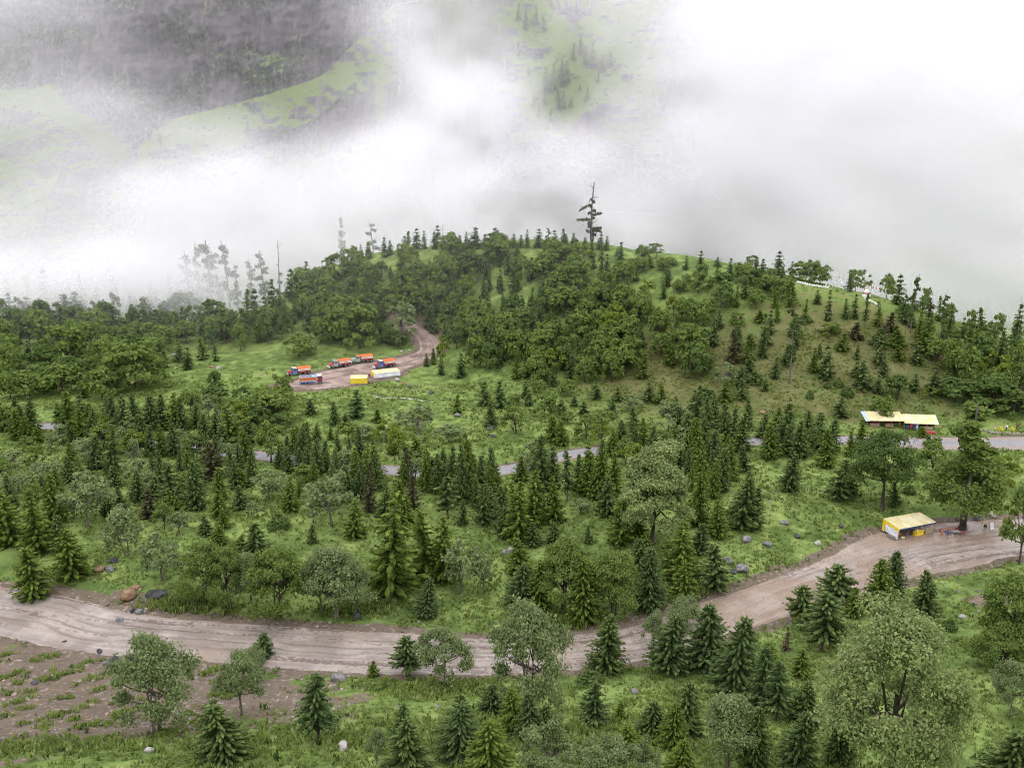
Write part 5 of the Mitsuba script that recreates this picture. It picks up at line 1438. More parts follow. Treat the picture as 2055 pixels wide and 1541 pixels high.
c cf0 -93.4 387.0 13.2 7.2 347 6 0.6.2.1
b bf1 73.0 320.0 9.4 9.2 95 8 8.8.5.2
f of2 -159.8 456.0 35.1 11.6 180 10 9.10.8.1
f of0 -156.2 458.0 41.0 10.6 126 10 9.10.8.2
t cf2 -80.5 381.0 10.4 5.3 48 6 -
b bf2 94.3 318.8 7.4 8.1 207 8 5.8.6.1
b bf0 135.2 330.5 9.1 6.1 312 8 5.8.6.5
t cf0 -37.9 373.2 7.5 4.1 85 6 -
t cf0 54.1 326.2 6.7 3.1 0 8 -
b bf0 16.8 343.5 10.3 9.7 99 6 5.6.4.4
t cf3 81.3 319.0 8.1 4.6 145 8 -
b bf1 -43.6 375.5 11.2 10.8 67 6 8.6.3.1
t cf0 41.8 332.0 7.9 3.6 294 6 -
t cf3 21.7 341.5 8.2 3.6 94 6 -
t cf2 -11.1 362.5 7.7 3.7 182 6 -
t cf3 -56.7 379.5 8.9 4.4 302 6 -
t cf1 35.7 335.8 9.0 3.9 291 6 -
t cf3 0.4 354.2 7.4 3.4 286 6 -
u bf1 -66.7 378.8 8.5 7.8 353 6 -
b bf0 -88.0 386.8 12.0 12.4 41 6 5.6.2.1
f of2 -118.5 440.0 31.3 9.1 238 10 9.10.9.0
t cf0 38.8 335.8 9.3 5.0 125 6 -
u bm2 -17.9 367.2 7.9 8.3 172 6 -
u bf2 15.7 347.0 7.9 6.7 260 6 -
b bf0 89.9 322.2 7.1 8.2 43 8 5.8.5.4
t cf1 -38.3 375.2 8.1 3.6 309 6 -
u bf0 59.9 327.2 5.3 5.7 86 8 -
t cf2 -49.3 379.0 8.6 4.3 201 6 -
t cf3 -84.4 386.8 7.9 3.8 196 6 -
t cf3 -4.7 360.2 9.4 4.4 261 6 -
u bf2 66.3 325.8 7.6 6.9 287 8 -
b bf0 -79.2 385.0 10.3 9.4 85 6 5.6.2.2
t cf1 2.1 356.5 7.2 3.8 126 6 -
t cf1 -24.9 371.8 8.4 3.7 281 6 -
f of2 -126.8 446.0 30.9 7.7 300 10 9.10.8.6
t cf0 121.8 330.5 8.0 3.6 295 8 -
t cf2 -9.0 364.2 6.7 3.4 259 6 -
b bf2 18.9 347.2 10.1 9.4 146 6 5.6.4.5
t cf1 -55.4 381.5 9.5 4.9 283 6 -
u bf0 34.5 340.8 7.3 6.0 84 6 -
t cf3 -66.7 382.8 7.4 3.1 270 6 -
b bf2 24.9 345.2 10.7 11.2 11 6 5.6.4.9
u bf4 13.5 351.2 7.3 6.1 257 6 -
t cf3 95.5 325.2 7.4 3.4 226 8 -
u wf0 129.6 337.0 8.5 6.6 188 8 -
t cf2 89.7 325.8 4.7 3.9 227 8 -
u bf2 -84.7 390.8 8.7 7.2 220 6 -
t cf0 -60.5 382.2 7.7 3.3 0 6 -
t cf3 70.5 327.2 4.4 2.9 245 8 -
x df0 -110.3 436.0 31.4 5.5 187 6 bare hooked snag rising beside the left end of the knoll
b bm2 -76.6 387.2 9.7 8.0 9 6 6.6.2.0
b bf0 -31.2 376.2 10.7 9.2 337 6 5.6.3.2
t cf2 0.6 360.5 10.0 5.1 14 6 -
t cf0 56.1 333.0 8.1 4.4 10 8 -
b bf2 84.0 327.5 7.8 7.3 63 8 5.8.5.3
t cf3 33.6 344.0 9.3 3.9 49 6 -
b bf0 41.4 340.8 9.2 9.7 95 6 5.6.4.13
u bf2 126.9 338.8 8.2 5.9 20 8 -
b bf0 -25.7 375.0 11.7 10.2 216 6 5.6.3.4
t cf0 -20.5 373.2 7.6 3.5 157 6 -
t cf2 -88.4 396.5 10.0 5.2 253 6 -
b bf2 112.6 335.8 7.0 8.1 138 8 5.8.6.4
u bf1 87.5 329.2 5.5 5.9 268 8 -
u bf0 63.2 332.8 3.6 4.1 313 8 -
t cf1 -44.2 381.5 9.6 4.4 130 6 -
t cf0 74.5 330.2 4.1 2.5 23 8 -
b bf2 110.0 336.2 8.3 7.2 268 8 5.8.6.3
b bf4 -75.5 390.2 12.3 12.5 72 6 8.6.2.2
t cf3 97.8 332.5 5.5 2.6 38 8 -
b bf0 -60.7 386.2 8.7 8.9 337 6 5.6.2.4
t cf3 46.2 341.2 5.3 3.1 338 6 -
u bf2 83.0 330.8 6.9 7.6 6 8 -
b bf0 -39.0 381.2 9.0 9.0 352 6 5.6.3.1
b bf2 24.5 351.0 10.2 10.1 93 6 5.6.4.8
u bf1 -54.9 385.0 8.2 6.8 300 6 -
b bf0 12.6 357.0 10.8 11.3 141 6 5.6.4.2
t cf2 7.5 359.8 9.0 4.9 324 6 -
u bf2 94.3 333.2 4.5 4.7 0 8 -
b bf2 105.3 337.5 6.7 8.9 228 8 5.8.6.2
t cf0 57.5 337.5 5.4 2.6 103 8 -
t cf0 -10.2 370.0 8.1 4.0 356 6 -
b bf0 3.7 362.5 9.7 7.8 217 6 5.6.4.1
b bf4 -13.7 372.0 10.5 9.3 285 6 8.6.3.4
b bf0 -27.6 378.5 10.8 9.9 221 6 5.6.3.3
t cf1 -69.8 390.5 7.7 4.1 10 6 -
u bf2 69.3 334.8 5.7 4.4 219 8 -
t cf1 -33.7 380.8 7.7 3.5 139 6 -
t cf2 79.1 333.5 7.7 3.5 234 8 -
t cf3 90.9 333.8 7.3 4.4 63 8 -
t cf2 -50.9 386.2 5.3 2.6 221 6 -
u bf4 -21.3 376.8 8.5 8.0 294 6 -
u bf2 -64.4 390.8 8.1 7.7 12 6 -
t cf2 33.7 349.0 6.2 3.4 147 6 -
t cf3 -39.4 384.0 10.4 5.0 235 5 -
t cf3 88.9 336.0 7.2 3.7 58 8 -
t cf0 35.7 349.0 8.4 4.8 210 5 -
t cf2 26.0 353.5 9.2 4.3 38 5 -
t cf0 98.4 340.2 8.9 5.5 78 8 -
t cf1 -46.7 386.8 9.5 5.5 37 5 -
t cf2 -1.5 368.8 10.1 4.8 151 5 -
b bf0 -69.4 395.8 11.9 9.7 241 5 5.5.2.0
u bf0 48.1 346.5 6.3 6.9 85 5 -
t cf1 75.5 338.2 4.5 2.0 319 8 -
t cf2 -34.8 384.8 4.3 2.4 312 5 -
t cf2 -10.6 374.2 11.6 5.2 250 5 -
u bf0 56.4 344.0 5.5 5.9 100 8 -
b bf1 -17.7 378.0 9.2 8.7 301 5 8.5.3.1
u bf2 -65.7 395.8 9.1 7.6 58 5 -
t cf0 69.7 340.5 7.7 4.1 59 8 -
t cf2 104.2 343.2 5.6 2.5 286 8 -
b bf0 13.1 362.0 8.4 8.0 263 5 5.5.4.1
b bf2 20.1 359.5 10.3 10.5 274 5 5.5.4.3
b bm2 -42.6 387.8 10.4 8.2 146 5 6.5.3.0
t cf3 64.6 343.0 5.4 2.9 306 8 -
b bm2 26.5 357.2 10.0 8.8 105 5 6.5.4.0
t cf3 1.9 369.8 8.6 4.9 243 5 -
u wf1 89.8 345.5 5.3 5.7 143 8 -
t cf3 31.5 355.8 5.4 3.0 150 5 -
t cf1 52.3 349.2 5.1 3.6 175 8 -
u bf0 45.5 352.2 4.0 4.8 171 5 -
t cf3 -22.0 381.5 7.3 3.2 229 5 -
t cf2 -29.5 385.0 5.0 2.0 199 5 -
t cf3 -4.8 374.2 7.5 4.2 309 5 -
t cf3 76.8 345.0 3.6 3.4 214 8 -
t cf1 23.6 360.8 6.6 3.7 358 5 -
u bf0 59.6 349.2 3.5 6.0 340 8 -
b bf0 16.7 364.5 10.8 9.4 331 5 5.5.4.2
t cf1 -15.7 381.2 7.3 4.0 95 5 -
b bf2 -26.5 385.5 9.5 9.3 308 5 5.5.3.1
t cf2 42.0 357.5 8.2 4.2 276 5 -
t cf2 2.2 373.5 8.2 4.5 244 5 -
t cf0 -70.0 410.5 5.8 3.8 6 5 -
u bf0 -46.3 395.8 8.2 6.9 222 5 -
u bf0 50.6 357.8 6.4 6.1 68 5 -
t cf1 35.0 361.0 5.4 3.6 73 5 -
u bf1 -21.0 384.8 7.2 7.0 339 5 -
b bf0 -4.4 377.8 11.1 11.7 193 5 5.5.3.3
t cf0 25.6 364.5 8.4 4.9 90 5 -
u bf2 -8.6 380.0 8.1 8.1 205 5 -
t cf0 -67.2 410.8 6.8 3.2 183 5 -
t cf0 21.0 366.8 9.4 5.7 101 5 -
c cf3 -88.1 470.0 42.4 7.5 329 5 faint spruce in fog behind the knoll, left one of two
t cf1 -63.5 409.2 7.5 4.7 298 5 -
u wf1 56.0 359.8 6.2 7.0 235 8 -
b bf0 -26.5 389.2 11.0 9.8 303 5 5.5.3.2
f of1 -68.6 462.0 29.5 9.5 175 5 faint broad old fir in fog behind the knoll, right one of two
t cf1 31.4 365.0 7.9 3.7 313 5 -
t cf2 -55.9 406.2 8.8 4.2 252 5 -
t cf3 41.0 362.5 3.1 1.8 229 5 -
t cf2 -2.3 380.0 5.4 2.6 352 5 -
b bf1 -7.4 382.2 9.8 9.1 7 5 8.5.3.2
t cf1 13.0 374.2 6.3 2.9 338 5 -
t cf3 25.5 368.2 6.8 3.6 150 5 -
t cf2 -53.6 407.5 6.4 3.8 65 5 -
t cf3 -47.0 404.5 7.4 5.3 26 5 -
t cf1 -45.5 405.2 9.0 4.7 50 5 -
t cf1 37.8 369.8 5.7 3.1 94 5 -
t cf0 35.5 370.2 7.6 3.0 103 5 -
t cf0 -42.0 407.8 9.1 5.6 255 5 -
t cf0 -38.3 406.5 8.1 3.3 52 5 -
t cf1 -33.9 401.8 7.5 3.4 57 5 -
x df0 -29.5 398.5 10.7 1.8 275 5 bare grey spar standing above the knoll crest conifers
t cf3 -25.0 396.0 7.3 2.6 81 5 -
t cf1 -22.2 394.2 6.0 3.8 300 5 -
t cf3 -19.1 392.2 7.3 3.2 187 5 -
t cf2 20.8 377.2 8.3 4.4 50 5 -
t cf1 21.7 377.0 6.2 4.4 111 5 -
t cf2 24.8 375.2 6.5 3.3 26 5 -
t cf0 28.9 372.5 4.7 2.5 197 5 -
t cf3 29.6 372.2 4.7 2.7 116 5 -
t cf3 34.8 371.5 4.2 3.1 107 5 -
t cf0 -32.3 401.8 9.8 5.2 247 5 -
t cf3 -26.9 398.5 6.5 3.9 111 5 -
t cf2 -15.5 391.5 8.7 7.2 277 5 -
t cf1 -11.5 389.2 5.9 4.7 74 5 -
t cf3 -3.8 385.8 6.2 3.2 165 5 -
t cf3 6.3 383.0 7.5 2.9 100 5 -
t cf0 17.1 379.5 7.3 5.1 230 5 -
t cf3 24.5 377.0 4.2 2.4 315 5 -
f of2 -8.0 420.0 10.2 5.3 330 5 9.5.3.0
t cf2 0.7 384.5 5.5 3.8 307 5 -
t cf2 3.7 384.0 5.2 3.3 316 5 -
t cf0 10.8 381.5 7.7 5.4 213 5 -
t cf2 13.9 381.0 4.7 3.0 42 5 -
f of2 15.2 380.8 8.2 3.0 231 5 9.5.4.1
f big_d 32.1 374.8 25.3 12.8 0 5 tall weathered fir with few level boughs alone on the knoll crest
'''


count = {}
for line in TREES.strip().split('\n'):
    nm, shape, x, y, h, wr, rot, z_, code = line.split(' ', 8)
    x, y, h, wr, rot = map(float, (x, y, h, wr, rot))
    name, cat, many = NAMES[nm]
    k = count[nm] = count.get(nm, -1) + 1
    key = f'{name}__{k + 1:03d}' if nm in 'tu' else name + (f'_{k:03d}' if k else '')
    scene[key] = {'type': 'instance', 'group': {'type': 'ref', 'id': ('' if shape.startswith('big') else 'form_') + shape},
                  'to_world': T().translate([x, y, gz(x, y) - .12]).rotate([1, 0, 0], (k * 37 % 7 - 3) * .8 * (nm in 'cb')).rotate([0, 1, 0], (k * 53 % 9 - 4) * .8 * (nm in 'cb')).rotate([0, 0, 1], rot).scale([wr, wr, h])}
    if nm in 'tu': continue
    if code[0].isdigit():
        a, b, c, o = map(int, code.split('.'))
        code = f'{LOOK[a]} {ZONE[b]}, {COLUMN[c]}' + (f', {ORDER[o - 1]} of these from left' if o else '')
    tag(key, code, cat, f'{many} {ZONE[int(z_)]}' if many else None)
tag('conifer_thicket', 'smallest dark conifers scattered over the knoll and the stands', kind='stuff')
if 'u' in count: tag('broadleaf_thicket', 'smallest broadleaf trees and saplings on the wooded knoll', kind='stuff')

MTREES = [(26.3, 745.0, 111.0, np.float64(20.2), np.float64(8.1)), (31.7, 746.0, 112.9, np.float64(21.0), np.float64(8.4)), (38.8, 750.0, 116.8, np.float64(20.3), np.float64(8.1)), (41.9, 751.0, 117.6, np.float64(19.5), np.float64(7.8)), (34.6, 739.0, 105.3, np.float64(12.0), np.float64(4.8)), (24.6, 736.0, 101.5, np.float64(10.0), np.float64(4.0)), (52.2, 747.0, 112.2, np.float64(8.1), np.float64(3.2)), (58.0, 736.0, 105.2, np.float64(11.2), np.float64(4.5)), (56.4, 734.0, 102.9, np.float64(8.0), np.float64(3.2)), (35.8, 730.0, 97.0, np.float64(13.9), np.float64(5.6)), (38.9, 732.0, 98.5, np.float64(13.5), np.float64(5.4)), (44.6, 733.0, 99.6, np.float64(8.8), np.float64(3.5)), (29.0, 720.0, 88.5, np.float64(11.8), np.float64(4.7)), (31.4, 713.0, 82.3, np.float64(10.9), np.float64(4.4)), (19.8, 726.0, 92.2, np.float64(9.9), np.float64(4.0)), (16.2, 735.0, 99.7, np.float64(8.8), np.float64(3.5)), (26.2, 714.0, 82.3, np.float64(9.8), np.float64(3.9)), (5.0, 776.0, 140.8, np.float64(10.4), np.float64(4.2)), (12.7, 762.0, 124.9, np.float64(9.0), np.float64(3.6)), (48.2, 770.0, 136.6, np.float64(14.5), np.float64(5.8)), (54.6, 777.0, 140.9, np.float64(16.7), np.float64(6.7)), (57.8, 765.0, 132.5, np.float64(16.5), np.float64(6.6)), (64.0, 770.0, 136.6, np.float64(14.5), np.float64(5.8)), (71.3, 762.0, 128.6, np.float64(12.3), np.float64(4.9)), (77.4, 765.0, 132.5, np.float64(14.4), np.float64(5.8)), (66.9, 754.0, 118.8, np.float64(10.2), np.float64(4.1)), (11.1, 796.0, 161.5, np.float64(17.0), np.float64(6.8)), (19.3, 801.0, 165.8, np.float64(17.0), np.float64(6.8)), (5.1, 809.0, 170.5, np.float64(15.0), np.float64(6.0)), (25.2, 794.0, 159.4, np.float64(14.8), np.float64(5.9))]


for _i, (_x, _y, _z, _h, _w) in enumerate(MTREES):
    _k = f'conifer_{count["c"] + 1 + _i:03d}'
    scene[_k] = {'type': 'instance', 'group': {'type': 'ref', 'id': f'form_cf{_i % 3}'}, 'to_world': T().translate([_x, _y, _z]).rotate([0, 0, 1], 77. * _i).scale([_w, _w, _h])}
    tag(_k, f'distant dark conifer on the green spur in the cloud gap, {ORDER[_i]} from the nearest', 'conifer', 'conifers on the distant spur')

# ---------------------------------------------------------------- helpers for built things
def B(cx, cy, cz, sx, sy, sz, rot=None):
    m = trimesh.creation.box((sx, sy, sz))
    if rot is not None: m.apply_transform(trimesh.transformations.rotation_matrix(rot[0], rot[1]))
    m.apply_translation((cx, cy, cz)); return m


def prism(profile, y0, y1):
    """side profile (x, z) points, anticlockwise, pushed from y0 to y1"""
    n = len(profile); p = np.array(profile, float)
    v = np.vstack([np.c_[p[:, 0], np.full(n, y0), p[:, 1]], np.c_[p[:, 0], np.full(n, y1), p[:, 1]]])
    c = np.array([p[:, 0].mean(), 0, p[:, 1].mean()])
    v = np.vstack([v, c + [0, y0, 0], c + [0, y1, 0]])
    f = []
    for i in range(n):
        j = (i + 1) % n
        f += [[i, j, n + j], [i, n + j, n + i], [2 * n, j, i], [2 * n + 1, n + i, n + j]]
    return trimesh.Trimesh(v, f, process=False)


def cyl(p0, p1, r, n=14, r2=None):
    p0, p1 = np.array(p0, float), np.array(p1, float)
    t = (p1 - p0) / np.linalg.norm(p1 - p0)
    a = np.cross(t, [0, 0, 1] if abs(t[2]) < .9 else [1, 0, 0]); a /= np.linalg.norm(a); b = np.cross(t, a)
    an = np.arange(n) * 2 * np.pi / n
    ring = np.cos(an)[:, None] * a + np.sin(an)[:, None] * b
    r2 = r if r2 is None else r2
    v = np.vstack([p0 + ring * r, p1 + ring * r2, p0, p1])
    f = []
    for i in range(n):
        j = (i + 1) % n
        f += [[i, j, n + j], [i, n + j, n + i], [2 * n, j, i], [2 * n + 1, n + i, n + j]]
    return trimesh.Trimesh(v, f, process=False)


def cat(*m): return trimesh.util.concatenate(list(m))


COL = {'red': (.34, .038, .045), 'orange': (.50, .145, .035), 'blue': (.10, .17, .38), 'pale_blue': (.33, .45, .62), 'navy': (.035, .055, .14), 'white': (.70, .70, .68), 'cream': (.66, .58, .40),
       'grey_green': (.28, .34, .30), 'grey': (.30, .30, .30), 'dark': (.025, .025, .028), 'glass': (.05, .07, .09), 'tyre': (.04, .036, .033), 'mudgrey': (.22, .19, .165), 'yellow': (.78, .58, .03), 'pale_yellow': (.80, .72, .38),
       'brown': (.12, .075, .045), 'wood': (.24, .17, .11), 'skin': (.30, .17, .11), 'black': (.012, .012, .014), 'khaki': (.34, .28, .20), 'green': (.04, .22, .10), 'maroon': (.20, .03, .04), 'teal': (.25, .45, .42)}
for _k, _v in COL.items():
    scene['paint_' + _k] = plastic(_v, .35 if _k in ('glass',) else .6)


def fabric(base, alt, s):
    def fn(p, n, uv):
        a = fbm(p.x / s, p.y / s, p.z / s, 3)
        return mix(base, alt, ss(.35, .75, a))
    return {'type': 'twosided', 'bsdf': {'type': 'diffuse', 'reflectance': mikit.proc(fn)}}


scene['tarp_yellow'] = fabric((.66, .48, .025), (.72, .60, .10), 1.1)
scene['tarp_pale'] = fabric((.55, .49, .25), (.64, .59, .40), 1.4)
scene['tarp_white'] = fabric((.60, .63, .68), (.78, .79, .80), .8)


def stone_fn(a, b, c):
    def fn(p, n, uv):
        k = fbm(p.x / .5, p.y / .5, p.z / .5, 4); l = fbm(p.x / 2.1, p.y / 2.1, p.z / 2.1, 3)
        return mix(mix(a, b, ss(.3, .7, k * .6 + l * .4)), c, ss(.60, .72, l * .5 + k * .5) * .7)
    return {'type': 'diffuse', 'reflectance': mikit.proc(fn)}


scene['stone_grey'] = stone_fn((.10, .10, .105), (.24, .235, .23), (.33, .32, .29))
scene['stone_dark'] = stone_fn((.040, .040, .044), (.10, .10, .105), (.16, .16, .155))
scene['stone_tan'] = stone_fn((.16, .10, .065), (.30, .20, .13), (.085, .065, .052))
scene['stone_pale'] = stone_fn((.26, .25, .235), (.42, .405, .38), (.15, .14, .125))


def place(x, y, heading=0.0, dz=0.0, s=1.0):
    return T().translate([x, y, gz(x, y) + dz]).rotate([0, 0, 1], math.degrees(heading)).scale(s)


def part(key, name, mesh, mat, M, smooth=False, label=None):
    k = f'{key}__{name}'
    if k in scene:
        i = 1
        while f'{k}_{i:03d}' in scene: i += 1
        k = f'{k}_{i:03d}'
    scene[k] = mikit.ply(mesh, mat, smooth=smooth, to_world=M)
    if label: labels[k] = {'label': label}
    return k


def wheel(key, x, y, r, w, M, hub='paint_mudgrey'):
    k = part(key, 'wheel', cat(cyl((x, y - w / 2, r), (x, y + w / 2, r), r, 20), cyl((x, y - w / 2 - .01, r), (x, y + w / 2 + .01, r), r * .86, 20)), 'paint_tyre', M, 40)
    sub = k.split('__', 1)[1]
    part(key + '__' + sub, 'hub', cat(cyl((x, y - w / 2 - .03, r), (x, y + w / 2 + .03, r), r * .5, 12)), hub, M)


def road_height(x, y):
    best = -99
    for k, t in _rt.items():
        d, i = t.query([x, y])
        if d < ROADC[k][i, 2]: best = max(best, ROADC[k][i, 3])
    return best if best > -90 else gz(x, y)


def on_road(x, y, heading=0.0, dz=0.05, s=1.0):
    return T().translate([x, y, max(road_height(x, y), gz(x, y)) + dz]).rotate([0, 0, 1], math.degrees(heading)).scale(s)


# ---------------------------------------------------------------- trucks
def tanker(key, x, y, heading, bonnet, cab, load, label):
    M = on_road(x, y, heading)
    tag(key, label, 'tanker truck', 'tankers parked on the dirt pull-off')
    part(key, 'chassis', cat(B(-.6, -.42, .82, 7.2, .14, .26), B(-.6, .42, .82, 7.2, .14, .26), B(-3.9, 0, .8, .25, 2.2, .3), B(-1, 0, .75, .3, 2.0, .2)), 'paint_dark', M)
    part(key, 'bonnet', prism([(2.15, .75), (3.75, .75), (3.85, 1.1), (3.72, 1.62), (3.4, 1.76), (2.15, 1.9)], -.78, .78), bonnet, M)
    part(key, 'grille', cat(*[B(3.86, 0, .98 + .12 * i, .06, 1.2, .06) for i in range(5)]), 'paint_grey', M)
    part(key, 'bumper', B(3.98, 0, .66, .22, 2.35, .26), 'paint_white', M)
    for s in (-1, 1):
        part(key, 'mudguard', prism([(2.2, .95), (2.35, 1.28), (2.8, 1.45), (3.3, 1.3), (3.45, .95), (3.3, .95), (3.15, 1.15), (2.8, 1.28), (2.5, 1.15), (2.35, .95)], s * 1.18 - .16, s * 1.18 + .16), cab, M)
        part(key, 'headlight', cyl((3.8, s * .62, 1.12), (3.92, s * .62, 1.12), .13), 'paint_cream', M)
        part(key, 'side_window', B(1.55, s * 1.17, 2.08, .85, .03, .55), 'paint_glass', M)
        part(key, 'fuel_box', B(.1, s * .98, .75, .9, .5, .5), 'paint_navy', M)
    part(key, 'cab', prism([(.75, .78), (2.2, .78), (2.28, 1.78), (2.05, 2.55), (1.9, 2.68), (.75, 2.68)], -1.15, 1.15), cab, M)
    part(key, 'windscreen', cat(B(2.19, -.54, 2.14, .04, .98, .60, (-.29, (0, 1, 0))), B(2.19, .54, 2.14, .04, .98, .60, (-.29, (0, 1, 0)))), 'paint_glass', M)
    part(key, 'roof_board', cat(B(1.95, 0, 2.86, .12, 2.3, .42), B(1.35, 0, 2.72, 1.2, 2.25, .08), B(1.95, 0, 3.1, .10, 1.4, .12)), load, M)
    a = np.linspace(0, 2 * np.pi, 28, endpoint=False)
    v = []
    for xx, k in ((-4.05, .86), (-3.98, 1), (.45, 1), (.52, .86)):
        v.append(np.c_[np.full(28, xx), np.cos(a) * 1.18 * k, 1.98 + np.sin(a) * .92 * k])
    V = np.vstack(v + [np.array([[-4.08, 0, 1.98], [.55, 0, 1.98]])])
    F_ = []
    for r_ in range(3):
        for i in range(28):
            j = (i + 1) % 28
            F_ += [[r_ * 28 + i, (r_ + 1) * 28 + i, (r_ + 1) * 28 + j], [r_ * 28 + i, (r_ + 1) * 28 + j, r_ * 28 + j]]
    for i in range(28):
        j = (i + 1) % 28
        F_ += [[112, i, j], [113, 84 + j, 84 + i]]
    part(key, 'tank', (V, np.array(F_)), 'paint_orange', M, 35)
    for s in (-1, 1):
        part(key, 'stripe', cat(B(-1.77, s * 1.19, 1.98, 4.3, .035, .34), B(-1.77, s * 1.12, 1.52, 4.3, .05, .12)), 'paint_white', M)
        part(key, 'side_rail', cat(B(-1.77, s * 1.16, 1.2, 4.4, .08, .2), B(-1.77, s * .95, 1.06, 4.3, .5, .06)), 'paint_red', M)
    part(key, 'catwalk', cat(B(-1.77, 0, 2.93, 3.8, .62, .05), *[cyl((-3.2 + 1.4 * i, 0, 2.92), (-3.2 + 1.4 * i, 0, 3.1), .26, 12) for i in range(3)]), 'paint_orange', M)
    for xx, ys in ((2.8, (-1.02, 1.02)), (-2.0, (-.98, .98)), (-3.25, (-.98, .98))):
        for yy in ys: wheel(key, xx, yy, .52, .34 if xx > 0 else .5, M)


HD = math.atan2(-.52, -.85)
tanker('tanker_truck', -73.6, 308.6, HD, 'paint_red', 'paint_blue', 'paint_cream', 'orange tanker with red bonnet and blue cab, leftmost of the parked tankers')
tanker('tanker_truck_001', -61.6, 319.6, HD + .05, 'paint_red', 'paint_grey_green', 'paint_grey', 'orange tanker with red bonnet and pale grey-green cab, second from left')
tanker('tanker_truck_002', -54.6, 326.2, HD - .12, 'paint_grey_green', 'paint_grey_green', 'paint_orange', 'tanker with grey-green bonnet and orange roof board, farthest of the tankers')
tanker('tanker_truck_003', -45.4, 318.6, HD + .02, 'paint_red', 'paint_blue', 'paint_cream', 'orange tanker with red bonnet and blue cab, rightmost beside the tents')


def cargo():
    key = 'cargo_truck'
    M = on_road(-66.6, 296.6, .22)
    tag(key, 'open cargo truck with orange sides and pale blue rim facing right on the dirt', 'truck')
    part(key, 'chassis', cat(B(-.3, -.42, .82, 7.6, .14, .26), B(-.3, .42, .82, 7.6, .14, .26), B(-1.2, 0, .72, 3.2, 1.9, .3)), 'paint_navy', M)
    part(key, 'floor', B(-1.1, 0, 1.08, 5.6, 2.4, .1), 'paint_grey', M)
    for s in (-1, 1):
        part(key, 'side_panel', B(-1.1, s * 1.2, 1.92, 5.5, .07, 1.05), 'paint_orange', M)
        part(key, 'top_rail', B(-1.1, s * 1.2, 2.62, 5.7, .14, .36), 'paint_pale_blue', M)
        part(key, 'lower_rail', B(-1.1, s * 1.2, 1.24, 5.7, .12, .3), 'paint_pale_blue', M)
        part(key, 'side_post', cat(*[B(-3.6 + 1.25 * i, s * 1.25, 1.9, .09, .06, 1.1) for i in range(5)]), 'paint_red', M)
        part(key, 'fuel_box', B(.2, s * .95, .7, 1.0, .5, .5), 'paint_blue', M)
        part(key, 'side_window', B(2.85, s * 1.18, 2.1, .8, .03, .55), 'paint_glass', M)
    part(key, 'tailgate', B(-3.9, 0, 1.9, .08, 2.36, 1.5), 'paint_yellow', M)
    part(key, 'headboard', B(1.72, 0, 2.2, .1, 2.36, 2.1), 'paint_pale_blue', M)
    part(key, 'cargo_sheet', B(.9, 0, 2.3, 1.5, 2.2, .3, (.06, (0, 1, 0))), 'paint_teal', M)
    part(key, 'cab', prism([(1.95, .78), (3.55, .78), (3.65, 1.7), (3.45, 2.6), (3.25, 2.75), (1.95, 2.75)], -1.15, 1.15), 'paint_maroon', M)
    part(key, 'roof_rack', cat(B(2.6, 0, 2.83, 1.5, 2.3, .1), B(3.3, 0, 3.0, .12, 2.3, .4)), 'paint_white', M)
    part(key, 'windscreen', B(3.58, 0, 2.12, .04, 2.0, .66, (-.2, (0, 1, 0))), 'paint_glass', M)
    part(key, 'bumper', B(3.72, 0, .72, .2, 2.35, .28), 'paint_white', M)
    for s in (-1, 1): part(key, 'headlight', cyl((3.62, s * .85, 1.15), (3.72, s * .85, 1.15), .13), 'paint_cream', M)
    for xx, w in ((2.75, .34), (-1.9, .5), (-3.1, .5)):
        for s in (-1, 1): wheel(key, xx, s * 1.0, .52, w, M, 'paint_blue')


cargo()


# ---------------------------------------------------------------- tarpaulin stalls and tents
def sheet(c00, c10, c11, c01, n=14, sag=.12, seed=1, wr=.05, thick=.02):
    """a stretched cloth between four corners, sagging and wrinkled, with thickness"""
    u, v = np.meshgrid(np.linspace(0, 1, n), np.linspace(0, 1, n))
    c00, c10, c11, c01 = map(np.array, (c00, c10, c11, c01))
    p = (c00 * ((1 - u) * (1 - v))[..., None] + c10 * (u * (1 - v))[..., None] + c11 * (u * v)[..., None] + c01 * ((1 - u) * v)[..., None])
    nrm = np.cross(c10 - c00, c01 - c00); nrm = nrm / np.linalg.norm(nrm)
    w = (meshkit.fbm(np.stack([u * 5, v * 5, u * 0 + seed], -1), 3, seed) - .5) * wr * 2 - sag * np.sin(np.pi * u) * np.sin(np.pi * v) * abs(nrm[2])
    w *= np.clip(6 * np.minimum(np.minimum(u, 1 - u), np.minimum(v, 1 - v)), .25, 1)
    p = p + nrm * w[..., None]
    a, f = grid_mesh(p[..., 0], p[..., 1], p[..., 2])
    b = a - nrm * thick
    m = len(a)
    f2 = f[:, ::-1] + m
    idx = np.arange(n * n).reshape(n, n)
    loop = np.r_[idx[0, :-1], idx[:-1, -1], idx[-1, :0:-1], idx[:0:-1, 0]]
    nx = np.roll(loop, -1)
    side = np.stack([loop, loop + m, nx + m, nx], 1)
    return np.vstack([a, b]), np.vstack([f, f2, side])


